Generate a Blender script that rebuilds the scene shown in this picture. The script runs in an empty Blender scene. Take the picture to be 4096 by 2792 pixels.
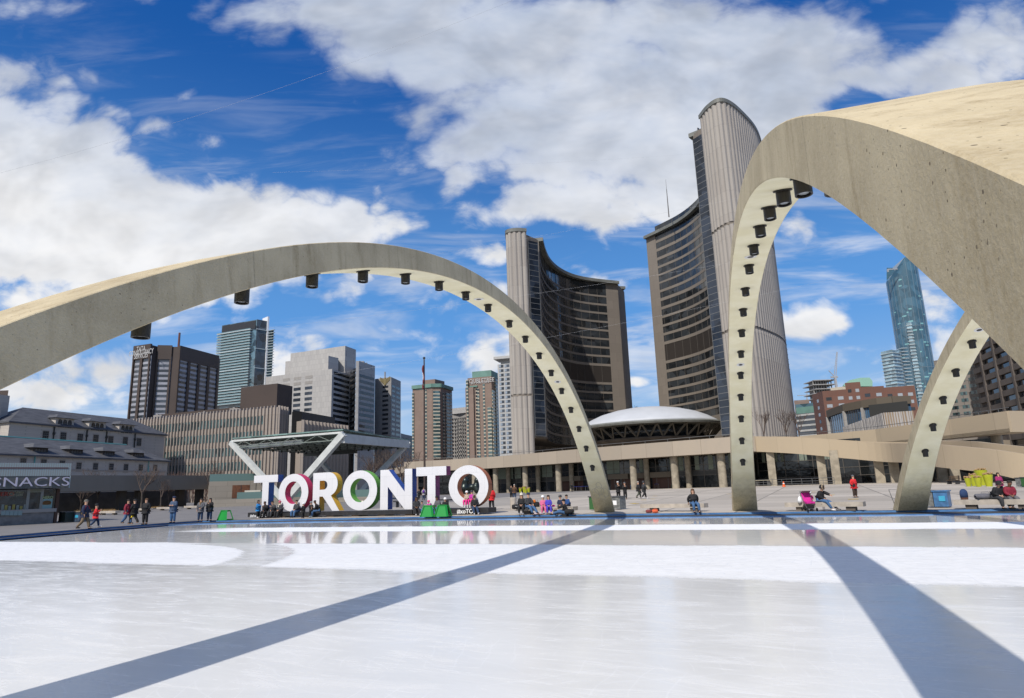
import bpy, bmesh, math, random
from math import sin, cos, pi, radians, sqrt, atan2, tan
from mathutils import Vector, Matrix
random.seed(7)
SC = bpy.context.scene
COL = SC.collection
# ------------------------------------------------------------------ camera
PITCH, ROLL, FPX, CAMH = radians(12.0898), radians(1.8974), 2604.37, 1.7
cam_d = bpy.data.cameras.new('camera'); cam = bpy.data.objects.new('camera', cam_d); COL.objects.link(cam)
cam_d.sensor_width = 36; cam_d.sensor_fit = 'HORIZONTAL'; cam_d.lens = 36 * FPX / 4096
cam_d.clip_start = 0.05; cam_d.clip_end = 20000
FW = Vector((0, cos(PITCH), sin(PITCH))); RT = Vector((1, 0, 0)); UP = RT.cross(FW)
CR = cos(ROLL) * RT - sin(ROLL) * UP; CU = cos(ROLL) * UP + sin(ROLL) * RT
cam.matrix_world = Matrix(((CR.x, CU.x, -FW.x, 0), (CR.y, CU.y, -FW.y, 0), (CR.z, CU.z, -FW.z, CAMH), (0, 0, 0, 1)))
SC.camera = cam
# ------------------------------------------------------------------ light
SUN_EL, SUN_AZ = 45.0, 62.0          # shadows fall towards the angle SUN_AZ (from +X)
sd = Vector((-cos(radians(SUN_AZ)) * cos(radians(SUN_EL)), -sin(radians(SUN_AZ)) * cos(radians(SUN_EL)), sin(radians(SUN_EL))))
sun_d = bpy.data.lights.new('sun', 'SUN'); sun_d.energy = 4.5; sun_d.angle = radians(0.7); sun_d.color = (1, .94, .86)
sun = bpy.data.objects.new('sun', sun_d); COL.objects.link(sun); sun.rotation_euler = sd.to_track_quat('Z', 'Y').to_euler()
vs = SC.view_settings
SC.display_settings.display_device = 'sRGB'
vs.view_transform = 'Standard'; vs.look = 'None'; vs.exposure = -0.15; vs.gamma = 1.0; vs.use_curve_mapping = False
SC.cycles.max_bounces = 6; SC.cycles.diffuse_bounces = 3; SC.cycles.glossy_bounces = 3

def ray(x, y):
    return FW + CR * ((x - 2048) / FPX) + CU * ((1396 - y) / FPX)
EYE = Vector((0, 0, CAMH))
def at(x, y, Y):
    d = ray(x, y); return EYE + d * (Y / d.y)
def onz(x, y, z=0.0):
    d = ray(x, y); return EYE + d * ((z - CAMH) / d.z)
NN = Vector((.415, .91))
def gz(x, y):
    t = x * NN.x + y * NN.y
    return max(0.0, min(.7, .0115 * (t - 38.5)))
def ong(x, y):
    z = 0.0
    for _ in range(25):
        p = onz(x, y, z); z = .5 * z + .5 * gz(p.x, p.y)
    p = onz(x, y, z); p.z = gz(p.x, p.y); return p

# ------------------------------------------------------------------ node helpers
class NT:
    def __init__(s, nt): s.nt = nt; s.n = nt.nodes; s.l = nt.links
    def new(s, t, **k):
        n = s.n.new(t)
        for a, b in k.items(): setattr(n, a, b)
        return n
    def put(s, sock, v):
        if isinstance(v, bpy.types.NodeSocket): s.l.new(v, sock)
        elif v is not None: sock.default_value = v
    def math(s, op, a, b=None, c=None, clamp=False):
        n = s.new('ShaderNodeMath', operation=op, use_clamp=clamp)
        for i, v in enumerate((a, b, c)):
            if v is not None: s.put(n.inputs[i], v)
        return n.outputs[0]
    def vmath(s, op, a, b=None, out=0):
        n = s.new('ShaderNodeVectorMath', operation=op)
        s.put(n.inputs[0], a)
        if b is not None: s.put(n.inputs[1], b)
        return n.outputs[out]
    def rng(s, v, a, b, c=0., d=1., smooth=True):
        n = s.new('ShaderNodeMapRange'); n.interpolation_type = 'SMOOTHSTEP' if smooth else 'LINEAR'
        s.put(n.inputs[0], v)
        for i, x in zip((1, 2, 3, 4), (a, b, c, d)): s.put(n.inputs[i], x)
        return n.outputs[0]
    def noise(s, vec, scale, detail=4, rough=.55, dist=0., out=0):
        n = s.new('ShaderNodeTexNoise'); s.put(n.inputs['Vector'], vec)
        n.inputs['Scale'].default_value = scale; n.inputs['Detail'].default_value = detail
        n.inputs['Roughness'].default_value = rough; n.inputs['Distortion'].default_value = dist
        return n.outputs[out]
    def map(s, vec, loc=(0, 0, 0), rot=(0, 0, 0), scale=(1, 1, 1), typ='POINT'):
        n = s.new('ShaderNodeMapping', vector_type=typ); s.put(n.inputs[0], vec)
        n.inputs[1].default_value = loc; n.inputs[2].default_value = rot; n.inputs[3].default_value = scale
        return n.outputs[0]
    def mix(s, f, a, b, blend='MIX'):
        n = s.new('ShaderNodeMix', data_type='RGBA', blend_type=blend)
        s.put(n.inputs[0], f)
        s.put(n.inputs[6], a if isinstance(a, bpy.types.NodeSocket) else (*a[:3], 1))
        s.put(n.inputs[7], b if isinstance(b, bpy.types.NodeSocket) else (*b[:3], 1))
        return n.outputs[2]
    def xyz(s, v):
        n = s.new('ShaderNodeSeparateXYZ'); s.put(n.inputs[0], v); return n.outputs
    def comb(s, x, y, z):
        n = s.new('ShaderNodeCombineXYZ')
        for i, v in enumerate((x, y, z)): s.put(n.inputs[i], v)
        return n.outputs[0]

# ------------------------------------------------------------------ world: sky with clouds
world = bpy.data.worlds.new('World'); SC.world = world; world.use_nodes = True
w = NT(world.node_tree); bg = w.n['Background']
sky = w.new('ShaderNodeTexSky', sky_type='NISHITA'); sky.sun_disc = False
sky.sun_elevation = radians(SUN_EL); sky.sun_rotation = atan2(sd.x, sd.y)
sky.air_density = 1.0; sky.dust_density = .4; sky.ozone_density = 3.0
hs = w.new('ShaderNodeHueSaturation'); w.put(hs.inputs['Color'], sky.outputs[0]); hs.inputs['Saturation'].default_value = 1.25; hs.inputs['Value'].default_value = .95
dirn = w.new('ShaderNodeTexCoord').outputs['Generated']
dx, dy, dz = w.xyz(dirn)
dyc = w.math('MAXIMUM', dy, .08)
gv = w.comb(w.math('DIVIDE', dx, dyc), w.math('DIVIDE', dz, dyc), 0)       # heading / height of a direction over the north
dzc = w.math('ADD', w.math('MAXIMUM', dz, 0.), .16)
pv = w.comb(w.math('DIVIDE', dx, dzc), w.math('DIVIDE', dy, dzc), 0)       # cloud layer plane
blobs = []
def blob(px, py, rx, ry, ang=0, wt=1.0, soft=.25):
    d = ray(px * 1.7625, py * 1.7625); c = (d.x / d.y, d.z / d.y)
    s_ = 1.7625 / FPX * 1.05
    v = w.map(gv, loc=(c[0], c[1], 0), rot=(0, 0, radians(-ang)), scale=(rx * s_, ry * s_, 1), typ='TEXTURE')
    ln = w.vmath('LENGTH', v, out=1)
    blobs.append(w.math('MULTIPLY', w.rng(ln, soft, 1.25, 1, 0), wt))
# big bank at the left
blob(20, 330, 330, 260, 35, 1.1); blob(200, 450, 330, 170, 25, 1.2); blob(250, 560, 420, 120, 10, .9); blob(470, 500, 330, 140, 10, 1.1); blob(700, 500, 230, 100, 8, 1.0); blob(820, 520, 110, 70, 0, .5)
blob(350, 620, 560, 110, 0, .8); blob(800, 680, 150, 40, 0, .55)
# long bank over the middle and right
blob(760, 60, 420, 120, 22, 1.0); blob(1150, 190, 420, 190, 22, 1.2); blob(1330, 370, 460, 130, 8, 1.0); blob(1500, 130, 500, 260, 0, 1.05)
blob(1820, 150, 420, 190, -8, 1.0); blob(1650, 290, 420, 150, 5, 1.0); blob(2250, 60, 200, 90, 0, .8); blob(1350, 470, 330, 60, 4, .65); blob(1250, 60, 700, 130, 6, .7); blob(2180, 160, 260, 130, 12, .9); blob(1000, 20, 500, 90, 8, .8); blob(1050, 340, 160, 110, 20, .55); blob(1560, 330, 130, 140, 0, .5)
blob(1120, 590, 60, 45, 0, .62); blob(1295, 590, 100, 42, -8, .66); blob(1810, 545, 70, 75, 30, .62); blob(1840, 740, 130, 36, 0, .6); blob(2150, 740, 120, 36, 10, .6); blob(1450, 865, 60, 16, 0, .6)
blob(650, 300, 70, 36, -25, .5); blob(430, 215, 70, 26, -40, .42); blob(40, 20, 190, 60, 10, .22); blob(200, 880, 460, 120, 0, .75); blob(150, 720, 300, 90, 0, .5); blob(900, 780, 420, 50, 0, .5); blob(1300, 760, 300, 70, 0, .5); blob(1950, 700, 380, 90, -5, .62); blob(2150, 830, 260, 60, 0, .55); blob(1050, 490, 200, 40, 0, .45); blob(1040, 830, 330, 60, 0, .45); blob(660, 860, 130, 90, 0, .5)
# blue gaps
blob(640, 200, 210, 90, 32, -.8); blob(330, 110, 210, 110, 25, -1.0); blob(2060, 60, 200, 85, -25, -1.0); blob(1900, 225, 130, 50, 20, -.8); blob(1700, 40, 90, 40, 10, -.35); blob(1000, 290, 50, 60, 30, -.35)
tot = blobs[0]
for b in blobs[1:]: tot = w.math('ADD', tot, b)
n1 = w.noise(w.map(gv, scale=(1, 1.5, 1)), 7.0, 6, .62, .35)
n2 = w.noise(w.map(gv, rot=(0, 0, radians(-12)), scale=(1, 5.5, 1)), 3.2, 5, .6, .6)
n3 = w.noise(pv, 1.1, 4, .6, .3)
vb = w.new('ShaderNodeTexVoronoi'); vb.feature = 'F1'; w.put(vb.inputs['Vector'], w.vmath('ADD', w.map(gv, scale=(1, 1.35, 1)), w.vmath('MULTIPLY', w.noise(gv, 8, 3, .6, out=1), (.16, .16, 0)))); vb.inputs['Scale'].default_value = 12.
bl0 = w.math('ADD', w.math('SUBTRACT', .42, vb.outputs['Distance']), w.math('MULTIPLY', w.math('SUBTRACT', n1, .5), 1.9))
gv2 = w.vmath('ADD', gv, (-.025, .045, 0))
lo_a = w.noise(w.map(gv, scale=(1, 1.4, 1)), 4.2, 4, .6, .3); lo_b = w.noise(w.map(gv2, scale=(1, 1.4, 1)), 4.2, 4, .6, .3)
relief = w.math('SUBTRACT', lo_a, lo_b)
front = w.rng(dy, .1, .35)
n0 = w.noise(w.map(gv, loc=(2.1, .4, 0), rot=(0, 0, radians(-25)), scale=(1, 1.8, 1)), 2.6, 5, .62, .8)
dens = w.math('ADD', w.math('MULTIPLY', tot, .66), w.math('ADD', w.math('MULTIPLY', bl0, .85), w.math('MULTIPLY', w.math('SUBTRACT', n0, .5), .9)))
streak = w.math('MULTIPLY', w.rng(n2, .44, .72), w.math('MULTIPLY', w.rng(dz, .66, .22), .6))
hz = w.rng(dz, .36, .56)
c_lo = w.rng(dens, .10, .62); c_hi = w.math('MULTIPLY', w.rng(dens, -.05, 1.0), .93)
cover = w.math('MAXIMUM', w.math('ADD', w.math('MULTIPLY', c_lo, w.math('SUBTRACT', 1., hz)), w.math('MULTIPLY', c_hi, hz)), streak)
cover = w.math('ADD', w.math('MULTIPLY', cover, front), w.math('MULTIPLY', w.math('MULTIPLY', w.rng(n3, .33, .55), w.rng(dx, .35, -.25, .12, 1.)), w.math('SUBTRACT', 1., front)), clamp=True)  # unseen clouds behind the view, added and weighted sunward for whiter fill light
shade = w.noise(w.map(gv, loc=(.3, .7, 0), scale=(1, 1.7, 1)), 3.4, 4, .6, .3)
thick = w.math('MULTIPLY', w.rng(dens, .35, 1.1), w.rng(shade, .34, .62))
hi = w.rng(dz, .3, .58)
thick = w.math('MULTIPLY', thick, w.math('ADD', .25, w.math('MULTIPLY', hi, .75)))
wisp = w.math('MULTIPLY', w.rng(w.noise(w.map(gv, rot=(0, 0, radians(15)), scale=(1, 2.6, 1)), 5.5, 5, .65, .5), .35, .7), .5)
bl = w.math('ADD', w.math('MULTIPLY', hi, .7), w.math('MULTIPLY', wisp, .45), clamp=True)
bl = w.math('MULTIPLY', bl, w.rng(dens, 1.6, .9, .75, 1.))
ccol = w.mix(bl, (1.04, 1.04, 1.05), (.62, .70, .85))
ccol = w.mix(w.math('MULTIPLY', thick, .62), ccol, (.50, .58, .72))
ccol = w.vmath('SCALE', ccol); ccol.node.inputs['Scale'].default_value = 1.0; w.put(ccol.node.inputs['Scale'], w.rng(relief, -.22, .16, .80, 1.03))
SKY = .085
skyc = w.vmath('SCALE', hs.outputs[0]); skyc.node.inputs['Scale'].default_value = SKY
# deepen the blue with height as in the photograph
grad = w.mix(w.rng(dz, .0, .26), (.50, .72, 1.0), (.14, .41, .92))
grad = w.mix(w.rng(dz, .2, .62), grad, (.010, .115, .47))
skyc = w.mix(.8, skyc, grad)
final = w.mix(cover, skyc, ccol)
w.put(bg.inputs[0], final); bg.inputs[1].default_value = 1.0

# ------------------------------------------------------------------ materials
MATS = {}
def mat(name, col, rough=.7, metal=0., spec=.5, var=.0, scale=1., bump=0., bscale=20., detail=5, stretch=(1, 1, 1)):
    if name in MATS: return MATS[name]
    m = bpy.data.materials.new(name); m.use_nodes = True; t = NT(m.node_tree); b = t.n['Principled BSDF']
    b.inputs['Roughness'].default_value = rough; b.inputs['Metallic'].default_value = metal
    b.inputs['Specular IOR Level'].default_value = spec
    oc = t.new('ShaderNodeTexCoord').outputs['Object']
    if var:
        f = t.noise(t.map(oc, scale=stretch), scale, detail)
        f = t.rng(f, .3, .7)
        lo = [c * (1 - var) for c in col]; hi = [min(1, c * (1 + var * .7)) for c in col]
        t.put(b.inputs['Base Color'], t.mix(f, lo, hi))
    else: b.inputs['Base Color'].default_value = (*col, 1)
    if bump:
        bn = t.new('ShaderNodeBump'); bn.inputs['Strength'].default_value = bump; bn.inputs['Distance'].default_value = .02
        t.put(bn.inputs['Height'], t.noise(oc, bscale, 5)); t.put(b.inputs['Normal'], bn.outputs[0])
    MATS[name] = m; return m
def rgb(r, g, b):
    f = lambda c: (c / 255 / 12.92) if c / 255 < .04045 else ((c / 255 + .055) / 1.055) ** 2.4
    return (f(r), f(g), f(b))

def arch_mat():
    m = bpy.data.materials.new('arch_concrete'); m.use_nodes = True; t = NT(m.node_tree); b = t.n['Principled BSDF']
    oc = t.new('ShaderNodeTexCoord').outputs['Object']
    a = t.rng(t.noise(oc, .9, 7, .65), .28, .72)
    st = t.rng(t.noise(t.map(oc, scale=(3.2, 3.2, .45)), 1.3, 6, .6), .48, .8)
    gr = t.rng(t.noise(oc, 30, 4, .7), .3, .7)
    c = t.mix(a, (.42, .345, .215), (.60, .505, .325))
    c = t.mix(t.math('MULTIPLY', st, .85), c, (.30, .225, .12))
    st2 = t.rng(t.noise(t.map(oc, loc=(4, 2, 1), scale=(5, 5, .35)), 1.6, 5, .6), .56, .8)
    c = t.mix(t.math('MULTIPLY', st2, .5), c, (.66, .58, .42))
    jz = t.math('MULTIPLY', t.math('LESS_THAN', t.math('FRACT', t.math('DIVIDE', t.xyz(oc)[1], 4.6)), .006), .45)
    c = t.mix(jz, c, (.22, .18, .12))
    c = t.mix(t.math('MULTIPLY', gr, .28), c, (.66, .59, .44))
    v = t.new('ShaderNodeTexVoronoi'); v.feature = 'F1'; t.put(v.inputs['Vector'], t.vmath('ADD', oc, t.vmath('SCALE', t.noise(oc, 14, 2, out=1)))); v.inputs['Scale'].default_value = 24.
    for n in t.n:
        if n.bl_idname == 'ShaderNodeVectorMath' and n.operation == 'SCALE': n.inputs['Scale'].default_value = .02
    patch = t.rng(t.noise(oc, 1.1, 3), .38, .6)
    vc = t.xyz(v.outputs['Color'])
    rad = t.math('MULTIPLY', t.math('MULTIPLY', vc[0], vc[1]), .27)
    pit = t.math('MULTIPLY', t.math('LESS_THAN', v.outputs['Distance'], rad), patch)
    c = t.mix(t.math('MULTIPLY', pit, .85), c, (.10, .075, .05))
    t.put(b.inputs['Base Color'], c); b.inputs['Roughness'].default_value = .92; b.inputs['Specular IOR Level'].default_value = .25
    h = t.math('SUBTRACT', t.math('ADD', t.noise(oc, 42, 5, .7), t.math('MULTIPLY', t.noise(oc, 9, 4), .8)), t.math('MULTIPLY', pit, 2.5))
    bn = t.new('ShaderNodeBump'); bn.inputs['Strength'].default_value = .55; bn.inputs['Distance'].default_value = .018
    t.put(bn.inputs['Height'], h); t.put(b.inputs['Normal'], bn.outputs[0]); return m
M_ARCH = arch_mat()
def soffit_mat():
    m = bpy.data.materials.new('arch_smooth_underside'); m.use_nodes = True; t = NT(m.node_tree); b = t.n['Principled BSDF']
    oc = t.new('ShaderNodeTexCoord').outputs['Object']; z = t.xyz(oc)[2]
    a = t.rng(t.noise(oc, 1.2, 6, .6), .3, .7)
    c = t.mix(a, (.78, .71, .47), (.86, .80, .58))
    f = t.rng(t.math('ADD', z, t.math('MULTIPLY', t.noise(oc, 3, 5), 1.3)), 2.8, .8)       # shade on the arch feet painted in, darker towards the ground
    g = t.rng(t.noise(t.map(oc, scale=(6, 6, 1)), 2.0, 6, .7), .2, .8)
    c = t.mix(t.math('MULTIPLY', f, t.math('ADD', .42, t.math('MULTIPLY', g, .35))), c, (.15, .13, .09))
    t.put(b.inputs['Base Color'], c); b.inputs['Roughness'].default_value = .85; b.inputs['Specular IOR Level'].default_value = .25
    bn = t.new('ShaderNodeBump'); bn.inputs['Strength'].default_value = .2; bn.inputs['Distance'].default_value = .01
    t.put(bn.inputs['Height'], t.noise(oc, 25, 5, .7)); t.put(b.inputs['Normal'], bn.outputs[0]); return m
M_SOFF = soffit_mat()

def ice_mat():
    m = bpy.data.materials.new('ice'); m.use_nodes = True; t = NT(m.node_tree); b = t.n['Principled BSDF']
    oc = t.new('ShaderNodeTexCoord').outputs['Object']
    X, Y, Z = t.xyz(oc)
    wob = t.math('MULTIPLY', t.math('SUBTRACT', t.noise(oc, .25, 5), .5), .9)
    wob2 = t.math('ADD', t.math('MULTIPLY', t.math('SUBTRACT', t.noise(oc, 4, 8, .75), .5), .6), t.math('MULTIPLY', t.math('SUBTRACT', t.noise(oc, 22, 5, .8), .5), .35))
    along = t.math('SUBTRACT', t.math('MULTIPLY', X, .91), t.math('MULTIPLY', Y, .415))
    tt = t.math('ADD', t.math('MULTIPLY', X, .415), t.math('MULTIPLY', Y, .91))
    tw = t.math('ADD', t.math('ADD', tt, wob), wob2)
    def band(lo, hi, e=.26):
        return t.math('MULTIPLY', t.rng(tw, lo - e, lo + e), t.rng(tw, hi + e, hi - e))
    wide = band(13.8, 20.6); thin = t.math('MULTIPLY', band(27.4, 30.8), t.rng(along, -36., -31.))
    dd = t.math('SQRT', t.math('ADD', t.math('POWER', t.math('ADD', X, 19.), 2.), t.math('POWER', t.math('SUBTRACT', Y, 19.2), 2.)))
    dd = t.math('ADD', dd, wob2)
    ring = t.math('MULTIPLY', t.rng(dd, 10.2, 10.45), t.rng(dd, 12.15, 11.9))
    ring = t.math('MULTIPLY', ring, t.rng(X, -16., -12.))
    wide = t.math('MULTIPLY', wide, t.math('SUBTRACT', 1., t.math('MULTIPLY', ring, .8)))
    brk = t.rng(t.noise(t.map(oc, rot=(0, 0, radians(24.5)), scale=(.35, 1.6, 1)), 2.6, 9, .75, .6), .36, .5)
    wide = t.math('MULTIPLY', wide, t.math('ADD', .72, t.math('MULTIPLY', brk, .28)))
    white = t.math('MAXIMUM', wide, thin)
    rot = t.map(oc, rot=(0, 0, radians(24.5)))
    streaks = t.noise(t.map(rot, scale=(.9, 7, 1)), 1.6, 8, .7, .2)
    cl = t.rng(t.noise(t.map(rot, scale=(.35, 1, 1)), .35, 5, .6), .3, .7)
    fine = t.noise(t.map(rot, scale=(1.2, 3.5, 1)), 6., 6, .75, .8)
    sn = t.rng(streaks, .53, .72)
    # skate scratches: thin random-direction lines
    sc = None
    for k, (ang, s_) in enumerate(((20, 2.6), (75, 2.1), (-38, 2.4), (2, 3.2), (-70, 1.8))):
        v = t.new('ShaderNodeTexWave'); v.wave_type = 'BANDS'; v.bands_direction = 'X'
        t.put(v.inputs['Vector'], t.map(oc, loc=(k * 7.3, k * 3.1, 0), rot=(0, 0, radians(ang))))
        v.inputs['Scale'].default_value = .33 * s_; v.inputs['Distortion'].default_value = 9.; v.inputs['Detail'].default_value = 3; v.inputs['Detail Scale'].default_value = .35
        ln = t.math('MULTIPLY', t.rng(v.outputs['Fac'], .985, 1.), t.rng(t.noise(t.map(oc, loc=(k * 5, 0, 0)), .8, 2), .5, .6))
        sc = ln if sc is None else t.math('MAXIMUM', sc, ln)
    greyc = t.mix(cl, (.66, .66, .64), (.73, .73, .71))
    mott = t.rng(t.noise(t.map(rot, scale=(.6, 2.2, 1)), 1.1, 9, .72, .9), .42, .66)
    far0 = t.rng(tt, 19., 21.)
    mott = t.math('MULTIPLY', mott, t.math('SUBTRACT', 1., t.math('MULTIPLY', far0, .8)))
    greyc = t.mix(t.math('MULTIPLY', mott, .4), greyc, (.77, .77, .755))
    greyc = t.mix(t.math('MULTIPLY', sn, .4), greyc, (.79, .79, .78))
    greyc = t.mix(t.math('MULTIPLY', sc, .16), greyc, (.90, .905, .91))
    greyc = t.mix(t.math('MULTIPLY', far0, .4), greyc, (.86, .86, .84))
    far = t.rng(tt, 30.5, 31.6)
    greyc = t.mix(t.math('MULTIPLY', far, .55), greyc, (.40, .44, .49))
    rough2 = t.noise(t.map(rot, scale=(.8, 2.4, 1)), 2.2, 9, .78, 1.2)
    whitec = t.mix(t.rng(fine, .3, .62), (.64, .645, .64), (.79, .79, .78))
    whitec = t.mix(t.rng(rough2, .40, .62), whitec, (.84, .84, .83))
    whitec = t.mix(t.math('MULTIPLY', sc, .5), whitec, (.62, .64, .67))
    thinc = t.math('MULTIPLY', thin, .6)
    whitec = t.mix(thinc, whitec, (.9, .905, .92))
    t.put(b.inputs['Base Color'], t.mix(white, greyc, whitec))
    near = t.rng(tt, 20., 6.)
    r = t.math('ADD', t.math('MULTIPLY', white, .5), t.math('ADD', t.math('ADD', .05, t.math('MULTIPLY', near, .12)), t.math('MULTIPLY', t.math('ADD', sn, mott), .14)), clamp=True)
    t.put(b.inputs['Roughness'], r); b.inputs['IOR'].default_value = 1.31
    t.put(b.inputs['Specular IOR Level'], t.math('SUBTRACT', t.math('SUBTRACT', .38, t.math('MULTIPLY', near, .30)), t.math('MULTIPLY', white, .08), clamp=True))
    h = t.math('ADD', t.math('MULTIPLY', fine, t.math('ADD', .12, white)), t.math('MULTIPLY', t.noise(oc, .8, 3), .3))
    bn = t.new('ShaderNodeBump'); bn.inputs['Strength'].default_value = .12; bn.inputs['Distance'].default_value = .02
    t.put(bn.inputs['Height'], h); t.put(b.inputs['Normal'], bn.outputs[0]); return m

def plaza_mat():
    m = bpy.data.materials.new('plaza_slabs'); m.use_nodes = True; t = NT(m.node_tree); b = t.n['Principled BSDF']
    oc = t.new('ShaderNodeTexCoord').outputs['Object']
    rot = t.map(oc, rot=(0, 0, radians(24.5)))
    br = t.new('ShaderNodeTexBrick'); t.put(br.inputs['Vector'], rot); br.offset = 0.
    br.inputs['Scale'].default_value = 1.; br.inputs['Brick Width'].default_value = 4.5; br.inputs['Row Height'].default_value = 4.5
    br.inputs['Mortar Size'].default_value = .07; br.inputs['Color1'].default_value = (.34, .30, .245, 1); br.inputs['Color2'].default_value = (.50, .445, .37, 1); br.inputs['Mortar'].default_value = (.17, .15, .125, 1)
    n = t.rng(t.noise(oc, .35, 7, .6), .3, .7)
    st = t.rng(t.noise(oc, 3, 5, .7), .55, .8)
    c = t.mix(t.math('MULTIPLY', n, .3), br.outputs[0], (.50, .45, .38))
    c = t.mix(t.math('MULTIPLY', st, .45), c, (.27, .24, .20))
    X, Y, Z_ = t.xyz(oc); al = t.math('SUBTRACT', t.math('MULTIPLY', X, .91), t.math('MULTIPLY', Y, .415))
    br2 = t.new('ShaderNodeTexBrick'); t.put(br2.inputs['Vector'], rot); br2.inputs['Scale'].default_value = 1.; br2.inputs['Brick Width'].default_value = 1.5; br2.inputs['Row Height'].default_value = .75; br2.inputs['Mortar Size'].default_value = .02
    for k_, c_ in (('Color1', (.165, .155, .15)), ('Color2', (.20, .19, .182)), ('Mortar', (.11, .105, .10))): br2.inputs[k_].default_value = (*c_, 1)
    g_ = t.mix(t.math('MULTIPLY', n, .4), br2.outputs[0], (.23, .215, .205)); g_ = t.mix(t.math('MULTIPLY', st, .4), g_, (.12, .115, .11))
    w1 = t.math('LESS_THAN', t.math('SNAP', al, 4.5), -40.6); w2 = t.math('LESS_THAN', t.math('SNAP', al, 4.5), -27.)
    c = t.mix(t.math('MULTIPLY', w2, .45), c, (.25, .235, .215)); c = t.mix(w1, c, g_)  # cloud shadow put into the slab colours: west side darker and greyer
    t.put(b.inputs['Base Color'], c); b.inputs['Roughness'].default_value = .85; return m
def panel_mat(name, c1, c2, mortar, bw, rh, ms=.02, rough=.8, rotz=24.5, var=(.3, .25, .2), vs_=.8, vf=.2, ax=None):
    """cast panels / ashlar: brick grid laid on (horizontal run, height)"""
    m = bpy.data.materials.new(name); m.use_nodes = True; t = NT(m.node_tree); b = t.n['Principled BSDF']
    oc = t.new('ShaderNodeTexCoord').outputs['Object']; X, Y, Z = t.xyz(oc)
    a = radians(rotz)
    u = t.math('ADD', t.math('MULTIPLY', X, cos(a)), t.math('MULTIPLY', Y, -sin(a)))
    br = t.new('ShaderNodeTexBrick'); t.put(br.inputs['Vector'], t.comb(u, Z, 0)); br.inputs['Scale'].default_value = 1.
    br.inputs['Brick Width'].default_value = bw; br.inputs['Row Height'].default_value = rh; br.inputs['Mortar Size'].default_value = ms
    for k, c in (('Color1', c1), ('Color2', c2), ('Mortar', mortar)): br.inputs[k].default_value = (*c, 1)
    n = t.rng(t.noise(t.map(oc, scale=(1, 1, .35)), vs_, 6, .65), .45, .8)
    t.put(b.inputs['Base Color'], t.mix(t.math('MULTIPLY', n, vf), br.outputs[0], var)); b.inputs['Roughness'].default_value = rough
    return m
def glass_mat(name, col, rough=.06, var=.5, scale=.25, spec=.8):
    m = bpy.data.materials.new(name); m.use_nodes = True; t = NT(m.node_tree); b = t.n['Principled BSDF']
    oc = t.new('ShaderNodeTexCoord').outputs['Object']
    v = t.new('ShaderNodeTexVoronoi'); t.put(v.inputs['Vector'], oc); v.inputs['Scale'].default_value = scale
    f = t.xyz(v.outputs['Color'])[0]
    t.put(b.inputs['Base Color'], t.mix(f, [c * (1 - var) for c in col], [min(1, c * (1 + var)) for c in col]))
    b.inputs['Roughness'].default_value = rough; b.inputs['Specular IOR Level'].default_value = spec
    bn = t.new('ShaderNodeBump'); bn.inputs['Strength'].default_value = .08; bn.inputs['Distance'].default_value = .3
    t.put(bn.inputs['Height'], t.noise(oc, .5, 2)); t.put(b.inputs['Normal'], bn.outputs[0]); return m

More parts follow.
